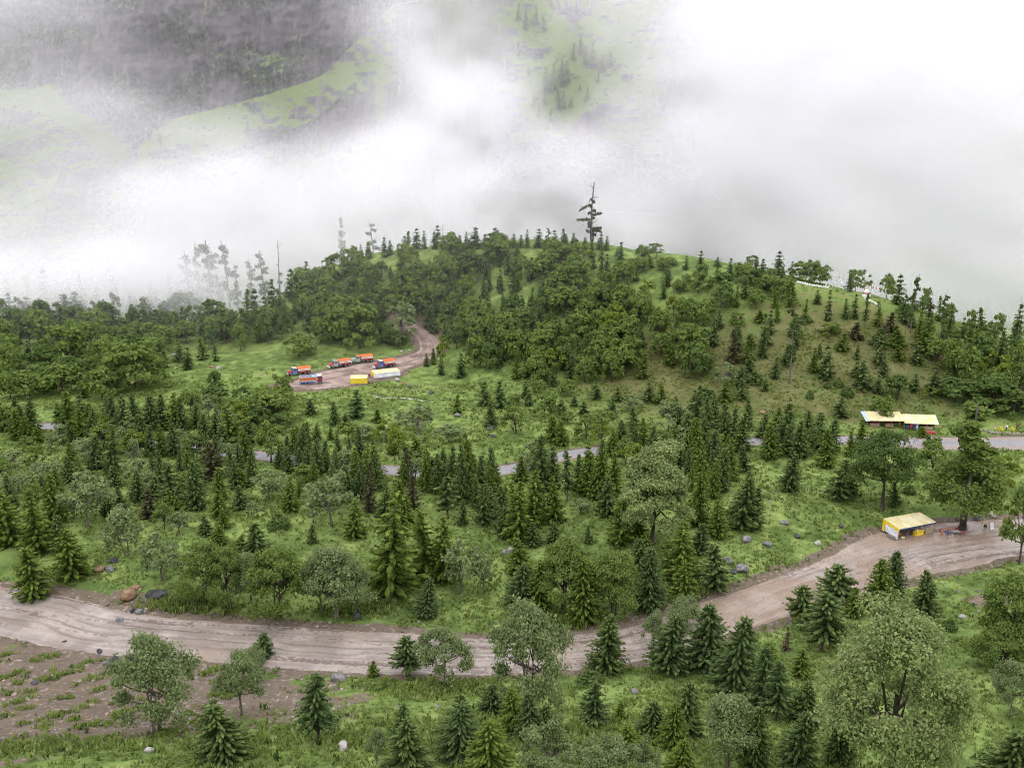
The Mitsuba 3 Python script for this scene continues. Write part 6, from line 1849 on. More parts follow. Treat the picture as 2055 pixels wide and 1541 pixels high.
def roadside_stall():
    key = 'roadside_stall'
    hd = math.atan2(178.0 - 174.5, 87.8 - 79.2)
    M = on_road(79.2, 174.6, hd, .02)
    L, D = 9.3, 3.9
    tag(key, 'open roadside stall under a pale yellow tarpaulin beside the muddy road', 'stall')
    part(key, 'roof', sheet((-.35, -.3, 2.55), (L + .35, -.3, 2.45), (L + .3, D + .3, 3.0), (-.35, D + .3, 3.15), sag=.22, seed=3, wr=.15), 'tarp_pale', M, 60)
    part(key, 'end_valance', sheet((-.38, -.3, 1.95), (-.38, D + .3, 2.35), (-.36, D + .3, 3.15), (-.36, -.3, 2.55), sag=0, seed=4, wr=.07), 'tarp_yellow', M, 60)
    part(key, 'back_corner_sheet', sheet((-.42, D - .35, .5), (-.42, D + .34, .6), (-.4, D + .34, 3.1), (-.4, D - .35, 3.05), sag=0, seed=5, wr=.06), 'tarp_yellow', M, 60)
    part(key, 'end_wall', sheet((-.3, 0, .05), (-.3, D, .75), (-.3, D, 2.4), (-.3, -.1, 2.0), sag=0, seed=6, wr=.08), 'tarp_white', M, 60)
    part(key, 'back_wall', sheet((-.3, D, .05), (L, D, .05), (L, D, 2.9), (-.3, D, 3.0), sag=0, seed=7, wr=.08), 'paint_brown', M, 60)
    part(key, 'front_valance', sheet((0, -.33, 2.12), (L + .35, -.33, 2.14), (L + .35, -.31, 2.44), (0, -.31, 2.54), sag=0, seed=8, wr=.06), 'paint_navy', M, 60)
    for xx in (-.2, 2.2, 4.6, 7.0, L):
        part(key, 'post', cyl((xx, -.15, -.1), (xx, -.15, 2.5), .05, 8), 'paint_wood', M)
        part(key, 'post', cyl((xx, D - .05, -.1), (xx, D - .05, 3.0), .05, 8), 'paint_wood', M)
    part(key, 'counter', cat(B(5.6, .35, .45, 2.3, .7, .9), B(5.6, .3, .93, 2.5, .85, .06)), 'paint_yellow', M)
    part(key, 'shelf', cat(B(5.2, D - .5, 1.0, 3.4, .4, .05), B(5.2, D - .5, 1.6, 3.4, .4, .05), B(3.6, D - .5, .9, .06, .4, 1.8), B(6.8, D - .5, .9, .06, .4, 1.8)), 'paint_wood', M)
    part(key, 'side_curtain', sheet((7.1, -.12, .1), (L, -.12, .1), (L, -.12, 1.25), (7.1, -.12, 1.35), sag=0, seed=9, wr=.1), 'paint_khaki', M, 60)
    def thing(k, label, cat_, mesh, mat, group=None):
        scene[k] = mikit.ply(mesh, mat, smooth=30, to_world=M); tag(k, label, cat_, group)
    thing('sack', 'bright orange sack heaped at the left end of the roadside stall', 'sack', rockmesh(51, (.75, .55, .55), .25, (1.0, .9, .75)), 'paint_orange')
    thing('sack_001', 'smaller orange sack behind the heaped one inside the roadside stall', 'sack', rockmesh(52, (.5, .5, .65), .2, (1.9, 1.4, .6)), 'paint_orange')
    thing('crate', 'cream crate standing at the front left of the roadside stall', 'crate', cat(B(1.35, .25, .28, .8, .5, .1), B(1.35, .25, .12, .7, .4, .2)), 'paint_cream')
    thing('jar_box', 'white box of goods on the yellow stall counter', 'box', B(5.1, .35, 1.17, .6, .4, .4), 'paint_white')
    thing('jar_box_001', 'yellow bag of goods hanging above the stall counter', 'bag', rockmesh(53, (.5, .25, .3), .2, (6.2, .1, 1.75)), 'paint_yellow')
    thing('log_pile', 'grey pile of sticks stacked against the white end of the roadside stall', 'firewood', cat(*[cyl((-.6 - .12 * (i % 4), .1 + .02 * i, .1 + .13 * (i // 4)), (-.75 - .1 * (i % 3), 2.6 - .05 * i, .2 + .13 * (i // 4)), .06, 6) for i in range(20)]), 'paint_mudgrey')


def rockmesh(seed, size, rough=.22, at=(0, 0, 0), sub=2):
    m = trimesh.creation.icosphere(subdivisions=sub)
    v = np.array(m.vertices)
    k = meshkit.fbm(v * 1.3 + seed * 5.7, 3, seed % 13) - .5
    r_ = np.random.default_rng(seed)
    for _ in range(9):                                     # knock flat facets off
        n_ = unit(r_.standard_normal(3)); h = r_.uniform(.62, .9)
        v = v - np.maximum(v @ n_ - h, 0)[:, None] * n_
    v = v * (1 + rough * 2 * k)[:, None] * np.array(size) * .5 + np.array(at)
    return trimesh.Trimesh(v, m.faces, process=False)


roadside_stall()


def stall_row(key, x, y, hd, L, label, blue, seed):
    M = place(x, y, hd, .05)
    tag(key, label, 'stall', 'stalls in the row behind the tall tree')
    part(key, 'roof', sheet((0, -.3, 1.95), (L, -.3, 1.9), (L, 3.9, 3.45), (0, 3.9, 3.5), sag=.2, seed=seed, wr=.16), 'tarp_pale', M, 60)
    if blue: part(key, 'blue_sheet', sheet((-.5, -.34, 1.7), (.9, -.34, 1.9), (.2, 3.95, 3.56), (-.9, 3.9, 3.45), sag=0, seed=seed + 1, wr=.08), 'paint_pale_blue', M, 60)
    part(key, 'back_wall', B(L / 2, 3.6, 1.2, L, .08, 2.4), 'paint_brown', M)
    for xx in np.linspace(.1, L - .1, 4):
        part(key, 'post', cyl((xx, -.1, -.3), (xx, -.1, 1.95), .05, 8), 'paint_wood', M)
        part(key, 'rear_post', cyl((xx, 3.5, -.3), (xx, 3.5, 3.3), .05, 8), 'paint_wood', M)
    if blue:
        part(key, 'counter', B(L * .22, .5, .45, 2.4, .6, .9), 'paint_wood', M); part(key, 'counter', B(L * .62, .5, .4, 2.2, .6, .8), 'paint_wood', M)
        part(key, 'goods', B(L * .22, .5, 1.05, 1.8, .4, .3), 'paint_maroon', M); part(key, 'goods', B(L * .62, .6, .95, 1.4, .4, .3), 'paint_maroon', M)
    else:
        part(key, 'hanging_cloth', B(1.0, .15, 1.0, .9, .06, 1.7), 'paint_navy', M); part(key, 'hanging_cloth', B(2.9, .15, 1.0, .8, .06, 1.7), 'paint_navy', M)
        part(key, 'hanging_cloth', B(1.95, .1, 1.15, .7, .06, 1.4), 'paint_red', M)
        part(key, 'hanging_cloth', B(3.6, .1, 1.0, .5, .06, 1.5), 'paint_pale_blue', M)
        part(key, 'counter', B(L * .72, .6, .45, 2.2, .6, .9), 'paint_khaki', M)


stall_row('stall_shed', 100.8, 250.2, -.03, 10.3, 'long pale-roofed stall with blue sheet over its left end', True, 21)
stall_row('stall_shed_001', 111.2, 249.9, -.12, 9.4, 'pale-roofed stall hung with red and navy cloth', False, 25)
_M = place(116.9, 245.8, -.1, .0)
tag('red_table', 'red cloth-covered table in front of the stall row', 'table')
part('red_table', 'cloth', cat(B(0, 0, .78, 2.5, 1.0, .06), B(0, -.5, .45, 2.5, .05, .68), B(0, .5, .45, 2.5, .05, .68)), 'paint_red', _M)
for _x in (-1.1, 1.1): part('red_table', 'leg', B(_x, 0, .38, .07, .7, .76), 'paint_wood', _M)


def tent(key, x, y, hd, L, D, h, roof, side, label):
    M = on_road(x, y, hd, .0)
    tag(key, label, 'tent', 'tarpaulin tents beside the truck lot')
    part(key, 'roof', sheet((-L / 2, -D / 2, h - .15), (L / 2, -D / 2, h - .2), (L / 2, D / 2, h + .15), (-L / 2, D / 2, h + .2), sag=.15, seed=int(L * 7), wr=.08), roof, M, 60)
    part(key, 'front_sheet', sheet((-L / 2, -D / 2 - .03, .35), (L / 2, -D / 2 - .03, .3), (L / 2, -D / 2 - .02, h - .2), (-L / 2, -D / 2 - .02, h - .15), sag=0, seed=int(L * 5), wr=.09), side, M, 60)
    part(key, 'end_sheet', sheet((-L / 2 - .03, D / 2, .6), (-L / 2 - .03, -D / 2, .4), (-L / 2 - .02, -D / 2, h - .15), (-L / 2 - .02, D / 2, h + .2), sag=0, seed=int(L * 3), wr=.09), 'tarp_yellow', M, 60)
    part(key, 'skirt', cat(B(0, -D / 2 + .02, .2, L, .1, .5), B(-L / 2 + .05, 0, .2, .1, D, .6)), 'paint_mudgrey', M)
    for sx in (-1, 1):
        for sy in (-1, 1): part(key, 'pole', cyl((sx * (L / 2 - .05), sy * (D / 2 - .05), 0), (sx * (L / 2 - .05), sy * (D / 2 - .05), h), .04, 8), 'paint_wood', M)


tent('tarpaulin_tent', -50.9, 297.4, .10, 5.6, 3.6, 2.3, 'tarp_pale', 'tarp_yellow', 'bright yellow box tent at the front edge of the truck lot')
tent('tarpaulin_tent_001', -43.2, 306.2, .42, 9.2, 3.6, 2.1, 'tarp_pale', 'tarp_white', 'long pale-roofed tent behind the bright yellow tent')
tent('tarpaulin_tent_002', -10.1, 349.2, .3, 2.4, 2.2, 1.7, 'tarp_pale', 'tarp_pale', 'tiny pale yellow tent alone on the wooded knoll')


# ---------------------------------------------------------------- people
import manifold3d as m3


def capsule_body(joints, bones):
    parts = []
    for a, b in bones:
        s = [m3.Manifold.sphere(joints[k][1], 12).translate(list(map(float, joints[k][0]))) for k in (a, b)]
        parts.append(m3.Manifold.batch_hull(s))
    m = m3.Manifold.batch_boolean(parts, m3.OpType.Add).refine_to_length(.07).to_mesh()
    t = trimesh.Trimesh(m.vert_properties[:, :3], m.tri_verts, process=True)
    trimesh.smoothing.filter_taubin(t, iterations=6)
    return t


def person(key, x, y, hd, top, legs, robe, label, on=on_road):
    M = on(x, y, hd, .02)
    tag(key, label, 'person')
    J = {'hd': ((.02, 0, 1.55), .105), 'ch': ((.06, 0, 1.49), .07), 'nk': ((0, 0, 1.42), .06), 'cs': ((0, 0, 1.22), .15), 'pv': ((0, 0, .92), .135),
         'sl': ((0, .19, 1.36), .065), 'sr': ((0, -.19, 1.36), .065), 'el': ((-.03, .25, 1.08), .048), 'er': ((-.03, -.25, 1.08), .048), 'wl': ((.06, .25, .84), .036), 'wr': ((.06, -.25, .84), .036), 'fl': ((.09, .25, .72), .03), 'fr': ((.09, -.25, .72), .03),
         'hl': ((0, .09, .88), .10), 'hr': ((0, -.09, .88), .10), 'kl': ((.02, .10, .49), .065), 'kr': ((.05, -.11, .49), .065), 'al': ((-.03, .10, .09), .046), 'ar': ((.0, -.12, .09), .046), 'tl': ((.13, .11, .04), .04), 'tr': ((.16, -.13, .04), .04), 'ns': ((.115, 0, 1.55), .018)}
    body = capsule_body(J, [('hd', 'ch'), ('hd', 'ns'), ('ch', 'nk'), ('hd', 'nk'), ('nk', 'cs'), ('cs', 'pv'), ('sl', 'sr'), ('sl', 'cs'), ('sr', 'cs'), ('sl', 'el'), ('sr', 'er'), ('el', 'wl'), ('er', 'wr'), ('wl', 'fl'), ('wr', 'fr'), ('pv', 'hl'), ('pv', 'hr'), ('hl', 'kl'), ('hr', 'kr'), ('kl', 'al'), ('kr', 'ar'), ('al', 'tl'), ('ar', 'tr')])
    part(key, 'body', body, 'paint_skin', M, True)
    J2 = {k: (p, r_ + .022) for k, (p, r_) in J.items()}
    part(key, 'jacket', capsule_body(J2, [('cs', 'pv'), ('sl', 'sr'), ('sl', 'cs'), ('sr', 'cs'), ('sl', 'el'), ('sr', 'er'), ('el', 'wl'), ('er', 'wr')]), top, M, True)
    if robe:
        J3 = {'a': ((0, 0, 1.05), .17), 'b': ((.0, 0, .55), .20), 'c': ((.01, .05, .2), .19), 'd': ((.01, -.05, .2), .19)}
        part(key, 'robe', capsule_body(J3, [('a', 'b'), ('b', 'c'), ('b', 'd'), ('c', 'd')]), legs, M, True)
    else:
        part(key, 'trousers', capsule_body(J2, [('pv', 'hl'), ('pv', 'hr'), ('hl', 'kl'), ('hr', 'kr'), ('kl', 'al'), ('kr', 'ar')]), legs, M, True)
    hr = capsule_body({'a': ((-.01, 0, 1.585), .113), 'b': ((-.03, 0, 1.53), .10)}, [('a', 'b')])
    part(key, 'hair', hr, 'paint_black', M, True)


person('person', 102.0, 177.4, 3.6, 'paint_black', 'paint_black', True, 'person in a long black garment standing at the road edge')
person('person_001', 98.6, 178.2, 4.2, 'paint_dark', 'paint_khaki', False, 'person in dark jacket and khaki trousers near the grey board')
person('person_002', -48.6, 304.5, 1.2, 'paint_brown', 'paint_maroon', False, 'person in brown standing between the two truck-lot tents')
person('person_003', 139.0, 247.6, 4.4, 'paint_white', 'paint_navy', False, 'person in white shirt on the walled terrace at far right', place)
person('person_004', 136.4, 248.6, 4.0, 'paint_khaki', 'paint_cream', False, 'person in pale clothes at the left end of the walled terrace', place)
person('person_005', 142.0, 247.8, 4.9, 'paint_maroon', 'paint_dark', False, 'person in dark red top at the right edge of the terrace', place)
_M = on_road(100.2, 178.6, .35, .0)
tag('notice_board', 'blank pale grey board leaning on a stand beside the two people', 'board')
part('notice_board', 'panel', B(0, 0, .95, 1.0, .05, 1.5, (-.18, (1, 0, 0))), 'tarp_white', _M)
for _x in (-.42, .42): part('notice_board', 'leg', cyl((_x, .1, 0), (_x, .32, 1.6), .03, 6), 'paint_wood', _M)


# ---------------------------------------------------------------- tables, chairs, terrace
def table(key, x, y, hd, top, label):
    M = on_road(x, y, hd, .0)
    tag(key, label, 'table')
    part(key, 'top', B(0, 0, .74, 1.5, .9, .05), top, M)
    for sx in (-.65, .65):
        for sy in (-.38, .38): part(key, 'leg', cyl((sx, sy, 0), (sx, sy, .72), .03, 6), 'paint_dark', M)


def chair(key, x, y, hd, c, label, on=on_road, group='chairs beside the roadside stall'):
    M = on(x, y, hd, .0)
    tag(key, label, 'chair', group)
    part(key, 'seat', B(0, 0, .44, .48, .46, .04), c, M)
    part(key, 'backrest', cat(B(-.24, 0, .72, .04, .46, .46, (-.12, (0, 1, 0)))), c, M)
    for sx in (-.2, .2):
        for sy in (-.2, .2): part(key, 'leg', cyl((sx * 1.1, sy * 1.1, 0), (sx, sy, .44), .022, 6), c, M)


table('folding_table', 90.0, 176.6, .3, 'paint_navy', 'dark blue table nearest the right end of the roadside stall')
table('folding_table_001', 92.0, 176.9, .2, 'paint_grey', 'grey table second from the right end of the roadside stall')
for _i, (_x, _y, _h, _l) in enumerate([(89.2, 177.6, -1.2, 'red chair behind the dark blue table, nearest the stall'), (90.9, 177.8, -1.5, 'red chair behind and between the two tables'), (92.6, 178.0, -1.7, 'red chair behind the grey table, farthest right'), (88.9, 176.1, .3, 'red chair at the stall end of the dark blue table'), (93.3, 176.6, 3.0, 'red chair at the right end of the grey table')]):
    chair('chair' + (f'_{_i:03d}' if _i else ''), _x, _y, _h, 'paint_red' if _i % 2 == 0 else 'paint_orange', _l.replace('red', 'orange') if _i % 2 else _l)
for _i, (_x, _y, _h, _l) in enumerate([(137.3, 246.9, .6, 'yellow chair on the terrace, left one of the pair'), (140.1, 246.2, .5, 'yellow chair on the terrace, right one of the pair')]):
    M_ = place(_x, _y, _h, .0, 1.6)
    _k = 'yellow_chair' + (f'_{_i:03d}' if _i else '')
    tag(_k, _l, 'chair', 'yellow chairs on the terrace')
    part(_k, 'seat', B(0, 0, .44, .5, .48, .05), 'paint_yellow', M_); part(_k, 'backrest', B(-.26, 0, .72, .05, .48, .5, (-.3, (0, 1, 0))), 'paint_yellow', M_)
    for _sx in (-.2, .2):
        for _sy in (-.2, .2): part(_k, 'leg', cyl((_sx * 1.1, _sy * 1.1, 0), (_sx, _sy, .44), .03, 6), 'paint_yellow', M_)

tag('terrace_wall', 'low pale stone wall edging the terrace at the far right', 'wall')
_r = np.random.default_rng(77)
_tp = np.array([(132.8, 248.6), (133.0, 246.6), (134.0, 245.0), (137, 244.2), (141, 243.5), (146, 242.8), (151, 242.3)])
_tp = spline(np.c_[_tp, np.zeros(len(_tp))], .62)[:, :2]
for _c in range(2):
    for _i, (_a, _b) in enumerate(zip(_tp[:-1], _tp[1:])):
        _m = (_a + _b) / 2 + (_b - _a) * (.5 if _c else 0); _h = math.atan2(*(_b - _a)[::-1])
        _ms = rockmesh(500 + _i + 60 * _c, (.66 * _r.uniform(.9, 1.05), .5, .46), .10, (0, 0, .2 + .42 * _c), 1)
        part('terrace_wall', 'stone', _ms, 'stone_pale' if _r.random() < .7 else 'stone_tan', place(_m[0], _m[1], _h))


# ---------------------------------------------------------------- prayer flags and white walls on the right crest
def flag_string(key, a, b, h0, h1, n, cols, label, sag=.9, drop=(.45, .55)):
    r_ = np.random.default_rng(len(key) * 7 + n)
    p0 = np.array([a[0], a[1], gz(*a) + h0]); p1 = np.array([b[0], b[1], gz(*b) + h1])
    t = np.linspace(0, 1, 24)
    line = p0 + (p1 - p0) * t[:, None]; line[:, 2] -= sag * 4 * t * (1 - t)
    (tm, _c) = tubes([(line, .02)], 4)
    tag(key, label, 'prayer flags', 'prayer flag strings on the right crest')
    part(key, 'cord', tm, 'paint_white', T())
    d = (p1 - p0) / np.linalg.norm(p1 - p0)
    for i in range(n):
        s = (i + .5) / n
        q = p0 + (p1 - p0) * s; q[2] -= sag * 4 * s * (1 - s)
        w, h = drop[0] * r_.uniform(.85, 1.1), drop[1] * r_.uniform(.85, 1.1)
        out = np.array([-d[1], d[0], 0]) * r_.uniform(-.18, .18)
        m = sheet(q - d * w / 2 + [0, 0, -h] + out, q + d * w / 2 + [0, 0, -h] + out * .5, q + d * w / 2, q - d * w / 2, n=4, sag=0, seed=i, wr=.04, thick=.01)
        part(key, 'flag', m, cols[i % len(cols)], T())


RAIN = ['paint_blue', 'paint_white', 'paint_red', 'paint_green', 'paint_yellow']


def pole(key, x, y, h, label):
    M = place(x, y)
    tag(key, label, 'pole')
    part(key, 'shaft', cyl((0, 0, -.2), (0, 0, h), .06, 8, .035), 'paint_wood', M)
    part(key, 'finial', rockmesh(3, (.22, .22, .22), 0, (0, 0, h + .08), 1), 'paint_yellow', M)


pole('flag_pole', 122.0, 329.0, 5.2, 'bare wooden flag pole at the left end of the coloured flag line')
pole('flag_pole_001', 131.8, 322.4, 4.6, 'wooden flag pole at the right end of the coloured flag line')
pole('flag_pole_002', 116.9, 331.0, 6.4, 'tallest flag pole with white streamers fanning from its top')
flag_string('prayer_flag_line', (122.0, 329.0), (131.8, 322.4), 4.6, 4.2, 22, RAIN, 'string of blue white red green and yellow flags on the right crest', .7)
for _i, (_dx, _dy) in enumerate([(-5.2, -1.5), (-3.9, -2.2), (-2.5, -2.8), (-1.1, -3.0), (.4, -3.0), (1.9, -2.8), (3.3, -2.2), (4.4, -1.2)]):
    flag_string('prayer_flag_line' + f'_{_i + 1:03d}', (116.9, 331.0), (116.9 + _dx, 331.0 + _dy), 6.2, .4, 7, ['paint_white', 'paint_teal', 'paint_white', 'paint_white', 'paint_red' if _i == 5 else 'paint_white'], f'white streamer of flags, {ORDER[_i]} from left of the fan on the tallest pole', .3, (.40, .38))


def low_wall(key, pts, label, h=.8):
    tag(key, label, 'wall')
    r_ = np.random.default_rng(len(pts) + 5)
    p = spline(np.c_[np.array(pts), np.zeros(len(pts))], .8)[:, :2]
    for i, (a, b) in enumerate(zip(p[:-1], p[1:])):
        m = (a + b) / 2; hd = math.atan2(*(b - a)[::-1])
        part(key, 'stone', rockmesh(700 + i, (.86, .5, h * r_.uniform(.85, 1.15)), .09, (0, 0, h * .35), 1), 'paint_white', place(m[0], m[1], hd))


low_wall('white_wall', [(101.8, 333.5), (105.5, 332.2), (109.5, 331.0), (114.9, 330.0)], 'long whitewashed stone wall under the trees on the right crest', 1.0)
low_wall('white_wall_001', [(123.5, 321.0), (125.0, 318.2), (127.2, 314.0)], 'short whitewashed wall running downhill below the coloured flag line', .9)
_M = place(125.6, 324.6, -.5, .1)
tag('white_shrine', 'small white shrine with dark red band below the coloured flags', 'shrine')
part('white_shrine', 'base', B(0, 0, .5, 2.6, 2.2, 1.2), 'paint_white', _M)
part('white_shrine', 'band', B(0, 0, 1.22, 2.7, 2.3, .26), 'paint_maroon', _M)
part('white_shrine', 'dome', trimesh.creation.icosphere(subdivisions=2, radius=.85).apply_translation((0, 0, 1.7)), 'paint_white', _M, True)
part('white_shrine', 'spire', cyl((0, 0, 2.3), (0, 0, 3.3), .25, 8, .05), 'paint_yellow', _M)

# ---------------------------------------------------------------- boulders and stones
ROCKS = [(-63.5, 149.5, np.float64(3.92), np.float64(2.94), np.float64(2.43), 'dark', 'big dark slab boulder beside the muddy road'), (-68.5, 149.5, np.float64(3.74), np.float64(2.8), np.float64(2.32), 'tan', 'brown boulder left of the big dark slab'), (-67.9, 152.0, np.float64(1.81), np.float64(1.35), np.float64(1.12), 'tan', 'orange boulder wedged behind the big dark slab'), (-67.2, 142.2, np.float64(2.05), np.float64(1.54), np.float64(1.27), 'grey', 'angular grey boulder on the far edge of the muddy road'), (-76.3, 162.0, np.float64(1.91), np.float64(1.43), np.float64(1.18), 'dark', 'dark boulder on the grass left of the brown one'), (-75.7, 158.8, np.float64(2.06), np.float64(1.55), np.float64(1.28), 'grey', 'flat grey boulder on the grass beside the dark conifer'), (-77.5, 158.5, np.float64(2.25), np.float64(1.69), np.float64(1.39), 'tan', 'long brownish boulder above the muddy road at left'), (-64.8, 144.8, np.float64(1.91), np.float64(1.43), np.float64(1.18), 'grey', 'grey boulder below the big dark slab'), (-66.2, 145.2, np.float64(1.22), np.float64(0.91), np.float64(0.75), 'dark', 'small dark boulder below the big dark slab'), (-53.6, 145.8, np.float64(1.39), np.float64(1.05), np.float64(0.86), 'grey', 'rounded grey boulder under the yellow-green tree'), (-45.6, 145.2, np.float64(2.09), np.float64(1.56), np.float64(1.29), 'tan', 'tan boulder with dark top at the road bank'), (-41.5, 143.8, np.float64(2.41), np.float64(1.81), np.float64(1.49), 'tan', 'long tan boulder at the foot of the grove'), (-26.6, 143.0, np.float64(1.89), np.float64(1.41), np.float64(1.17), 'dark', 'dark rubble block at the road bank under the grove'), (-25.5, 120.0, np.float64(2.49), np.float64(1.87), np.float64(1.55), 'grey', 'grey boulder on the near road edge below the pull-in'), (-24.1, 112.2, np.float64(1.1), np.float64(0.83), np.float64(0.68), 'tan', 'small tan boulder on the near slope below the grey one'), (-73.3, 135.2, np.float64(1.14), np.float64(0.86), np.float64(0.71), 'dark', 'small dark boulder on the near edge of the muddy road'), (-66.3, 132.2, np.float64(1.44), np.float64(1.08), np.float64(0.89), 'dark', 'dark boulder at the head of the landslide'), (-61.8, 125.0, np.float64(1.67), np.float64(1.25), np.float64(1.04), 'grey', 'grey boulder at the middle of the landslide'), (-62.2, 128.2, np.float64(2.03), np.float64(1.52), np.float64(1.26), 'dark', 'wide dark boulder at the middle of the landslide'), (-79.4, 134.5, np.float64(0.97), np.float64(0.73), np.float64(0.6), 'grey', 'small grey boulder on the near road edge at far left'), (-68.7, 117.2, np.float64(1.29), np.float64(0.97), np.float64(0.8), 'dark', 'dark boulder low on the landslide at far left'), (17.6, 116.0, np.float64(1.57), np.float64(1.17), np.float64(0.97), 'grey', 'pale grey boulder on the near slope right of centre'), (-9.8, 107.8, np.float64(0.93), np.float64(0.7), np.float64(0.58), 'grey', 'small pale boulder on the near slope at centre'), (-18.9, 89.5, np.float64(1.68), np.float64(1.26), np.float64(1.04), 'pale', 'long pale boulder on the near slope at left of centre'), (40.7, 96.2, np.float64(1.32), np.float64(0.99), np.float64(0.82), 'pale', 'white boulder under the largest pale tree'), (76.5, 141.5, np.float64(1.53), np.float64(1.14), np.float64(0.95), 'pale', 'pale boulder on the right grass bank'), (-39.9, 87.8, np.float64(1.21), np.float64(0.91), np.float64(0.75), 'pale', 'pale boulder on the grass below the landslide'), (-1.2, 167.5, np.float64(1.97), np.float64(1.48), np.float64(1.22), 'grey', 'grey boulder pair on the clearing, left one'), (-0.1, 168.8, np.float64(1.59), np.float64(1.19), np.float64(0.98), 'pale', 'grey boulder pair on the clearing, right one'), (41.4, 162.5, np.float64(2.3), np.float64(1.72), np.float64(1.42), 'grey', 'upright grey boulder right of the layered conifer'), (43.6, 159.8, np.float64(3.21), np.float64(2.41), np.float64(1.99), 'grey', 'long low grey boulder on the grass above the road'), (41.6, 159.0, np.float64(1.69), np.float64(1.27), np.float64(1.05), 'dark', 'dark boulder beside the long low grey one'), (61.5, 171.5, np.float64(1.81), np.float64(1.36), np.float64(1.12), 'pale', 'white boulder on the grass left of the roadside stall'), (50.8, 169.2, np.float64(1.98), np.float64(1.49), np.float64(1.23), 'grey', 'grey boulder on the boulder field right of centre'), (47.0, 170.5, np.float64(2.59), np.float64(1.95), np.float64(1.61), 'grey', 'big grey boulder on the boulder field'), (57.2, 179.5, np.float64(2.09), np.float64(1.57), np.float64(1.3), 'grey', 'grey boulder above the boulder field'), (58.2, 173.8, np.float64(1.63), np.float64(1.22), np.float64(1.01), 'dark', 'dark boulder in the grass left of the stall road'), (68.9, 179.0, np.float64(1.46), np.float64(1.1), np.float64(0.91), 'dark', 'small dark boulder left of the roadside stall'), (-19.4, 182.2, np.float64(1.7), np.float64(1.27), np.float64(1.05), 'pale', 'pale boulder among the tall conifers at centre'), (-5.1, 240.0, np.float64(1.91), np.float64(1.43), np.float64(1.18), 'dark', 'dark boulder alone on the meadow at centre'), (-16.1, 260.2, np.float64(2.64), np.float64(1.98), np.float64(1.64), 'grey', 'grey boulder under the lone meadow conifer'), (-6.1, 247.2, np.float64(2.24), np.float64(1.68), np.float64(1.39), 'grey', 'grey boulder under the second lone meadow conifer'), (-25.9, 286.8, np.float64(2.25), np.float64(1.69), np.float64(1.39), 'dark', 'grey boulder on the meadow right of the tents'), (-36.6, 301.2, np.float64(2.02), np.float64(1.52), np.float64(1.25), 'tan', 'tan boulder in the rubble right of the tents'), (-39.1, 303.8, np.float64(2.37), np.float64(1.78), np.float64(1.47), 'pale', 'pale boulder in the rubble beside the long tent'), (-33.8, 294.0, np.float64(1.97), np.float64(1.48), np.float64(1.22), 'dark', 'dark boulder in the rubble right of the tents'), (-42.0, 341.0, np.float64(1.51), np.float64(1.13), np.float64(0.94), 'pale', 'white boulder at the bend, left one of two'), (-39.0, 343.0, np.float64(1.52), np.float64(1.14), np.float64(0.94), 'pale', 'white boulder at the bend, right one of two'), (46.1, 266.2, np.float64(1.5), np.float64(1.12), np.float64(0.93), 'pale', 'white boulder at the foot of the right hillside'), (49.9, 267.0, np.float64(1.5), np.float64(1.13), np.float64(0.93), 'tan', 'orange boulder at the foot of the right hillside'), (73.0, 257.8, np.float64(2.03), np.float64(1.52), np.float64(1.26), 'tan', 'tan boulder at the hillside foot above the paved road'), (95.9, 183.8, np.float64(1.5), np.float64(1.12), np.float64(0.93), 'grey', 'grey boulder on the bank behind the tall old tree'), (99.9, 184.2, np.float64(2.14), np.float64(1.61), np.float64(1.33), 'grey', 'wide grey boulder on the bank right of the tall old tree'), (103.7, 185.5, np.float64(1.94), np.float64(1.45), np.float64(1.2), 'pale', 'pale boulder on the bank above the two people'), (-103.3, 316.0, np.float64(2.46), np.float64(1.85), np.float64(1.53), 'pale', 'pale boulder on the grass left of the tankers'), (-106.3, 317.2, np.float64(2.12), np.float64(1.59), np.float64(1.31), 'tan', 'brown boulder on the grass left of the tankers'), (-127.4, 338.8, np.float64(2.25), np.float64(1.69), np.float64(1.4), 'pale', 'white boulder at the left forest edge')]
for _i, (_x, _y, _sx, _sy, _sz, _mat, _lab) in enumerate(ROCKS):
    _k = 'boulder' + (f'_{_i:03d}' if _i else '')
    scene[_k] = mikit.ply(rockmesh(900 + _i, (_sx, _sy, _sz), .18), 'stone_' + _mat, smooth=28, to_world=place(_x, _y, _i * 1.7, _sz * .22))
    tag(_k, _lab, 'boulder')


def zone_np(x, y, table):
    m = np.zeros_like(x)
    for cx, cy, rx, ry, a, s in table:
        c, n = math.cos(a), math.sin(a); dx, dy = x - cx, y - cy
        m = np.maximum(m, s * np.exp(-((dx * c + dy * n) / rx) ** 2 - ((dy * c - dx * n) / ry) ** 2))
    return m


def road_gap(x, y):
    """metres outside the nearest road's edge (negative on it)"""
    g = np.full(len(x), 99.0)
    for k, t in _rt.items():
        d, i = t.query(np.c_[x, y]); g = np.minimum(g, d - ROADC[k][i, 2])
    return g


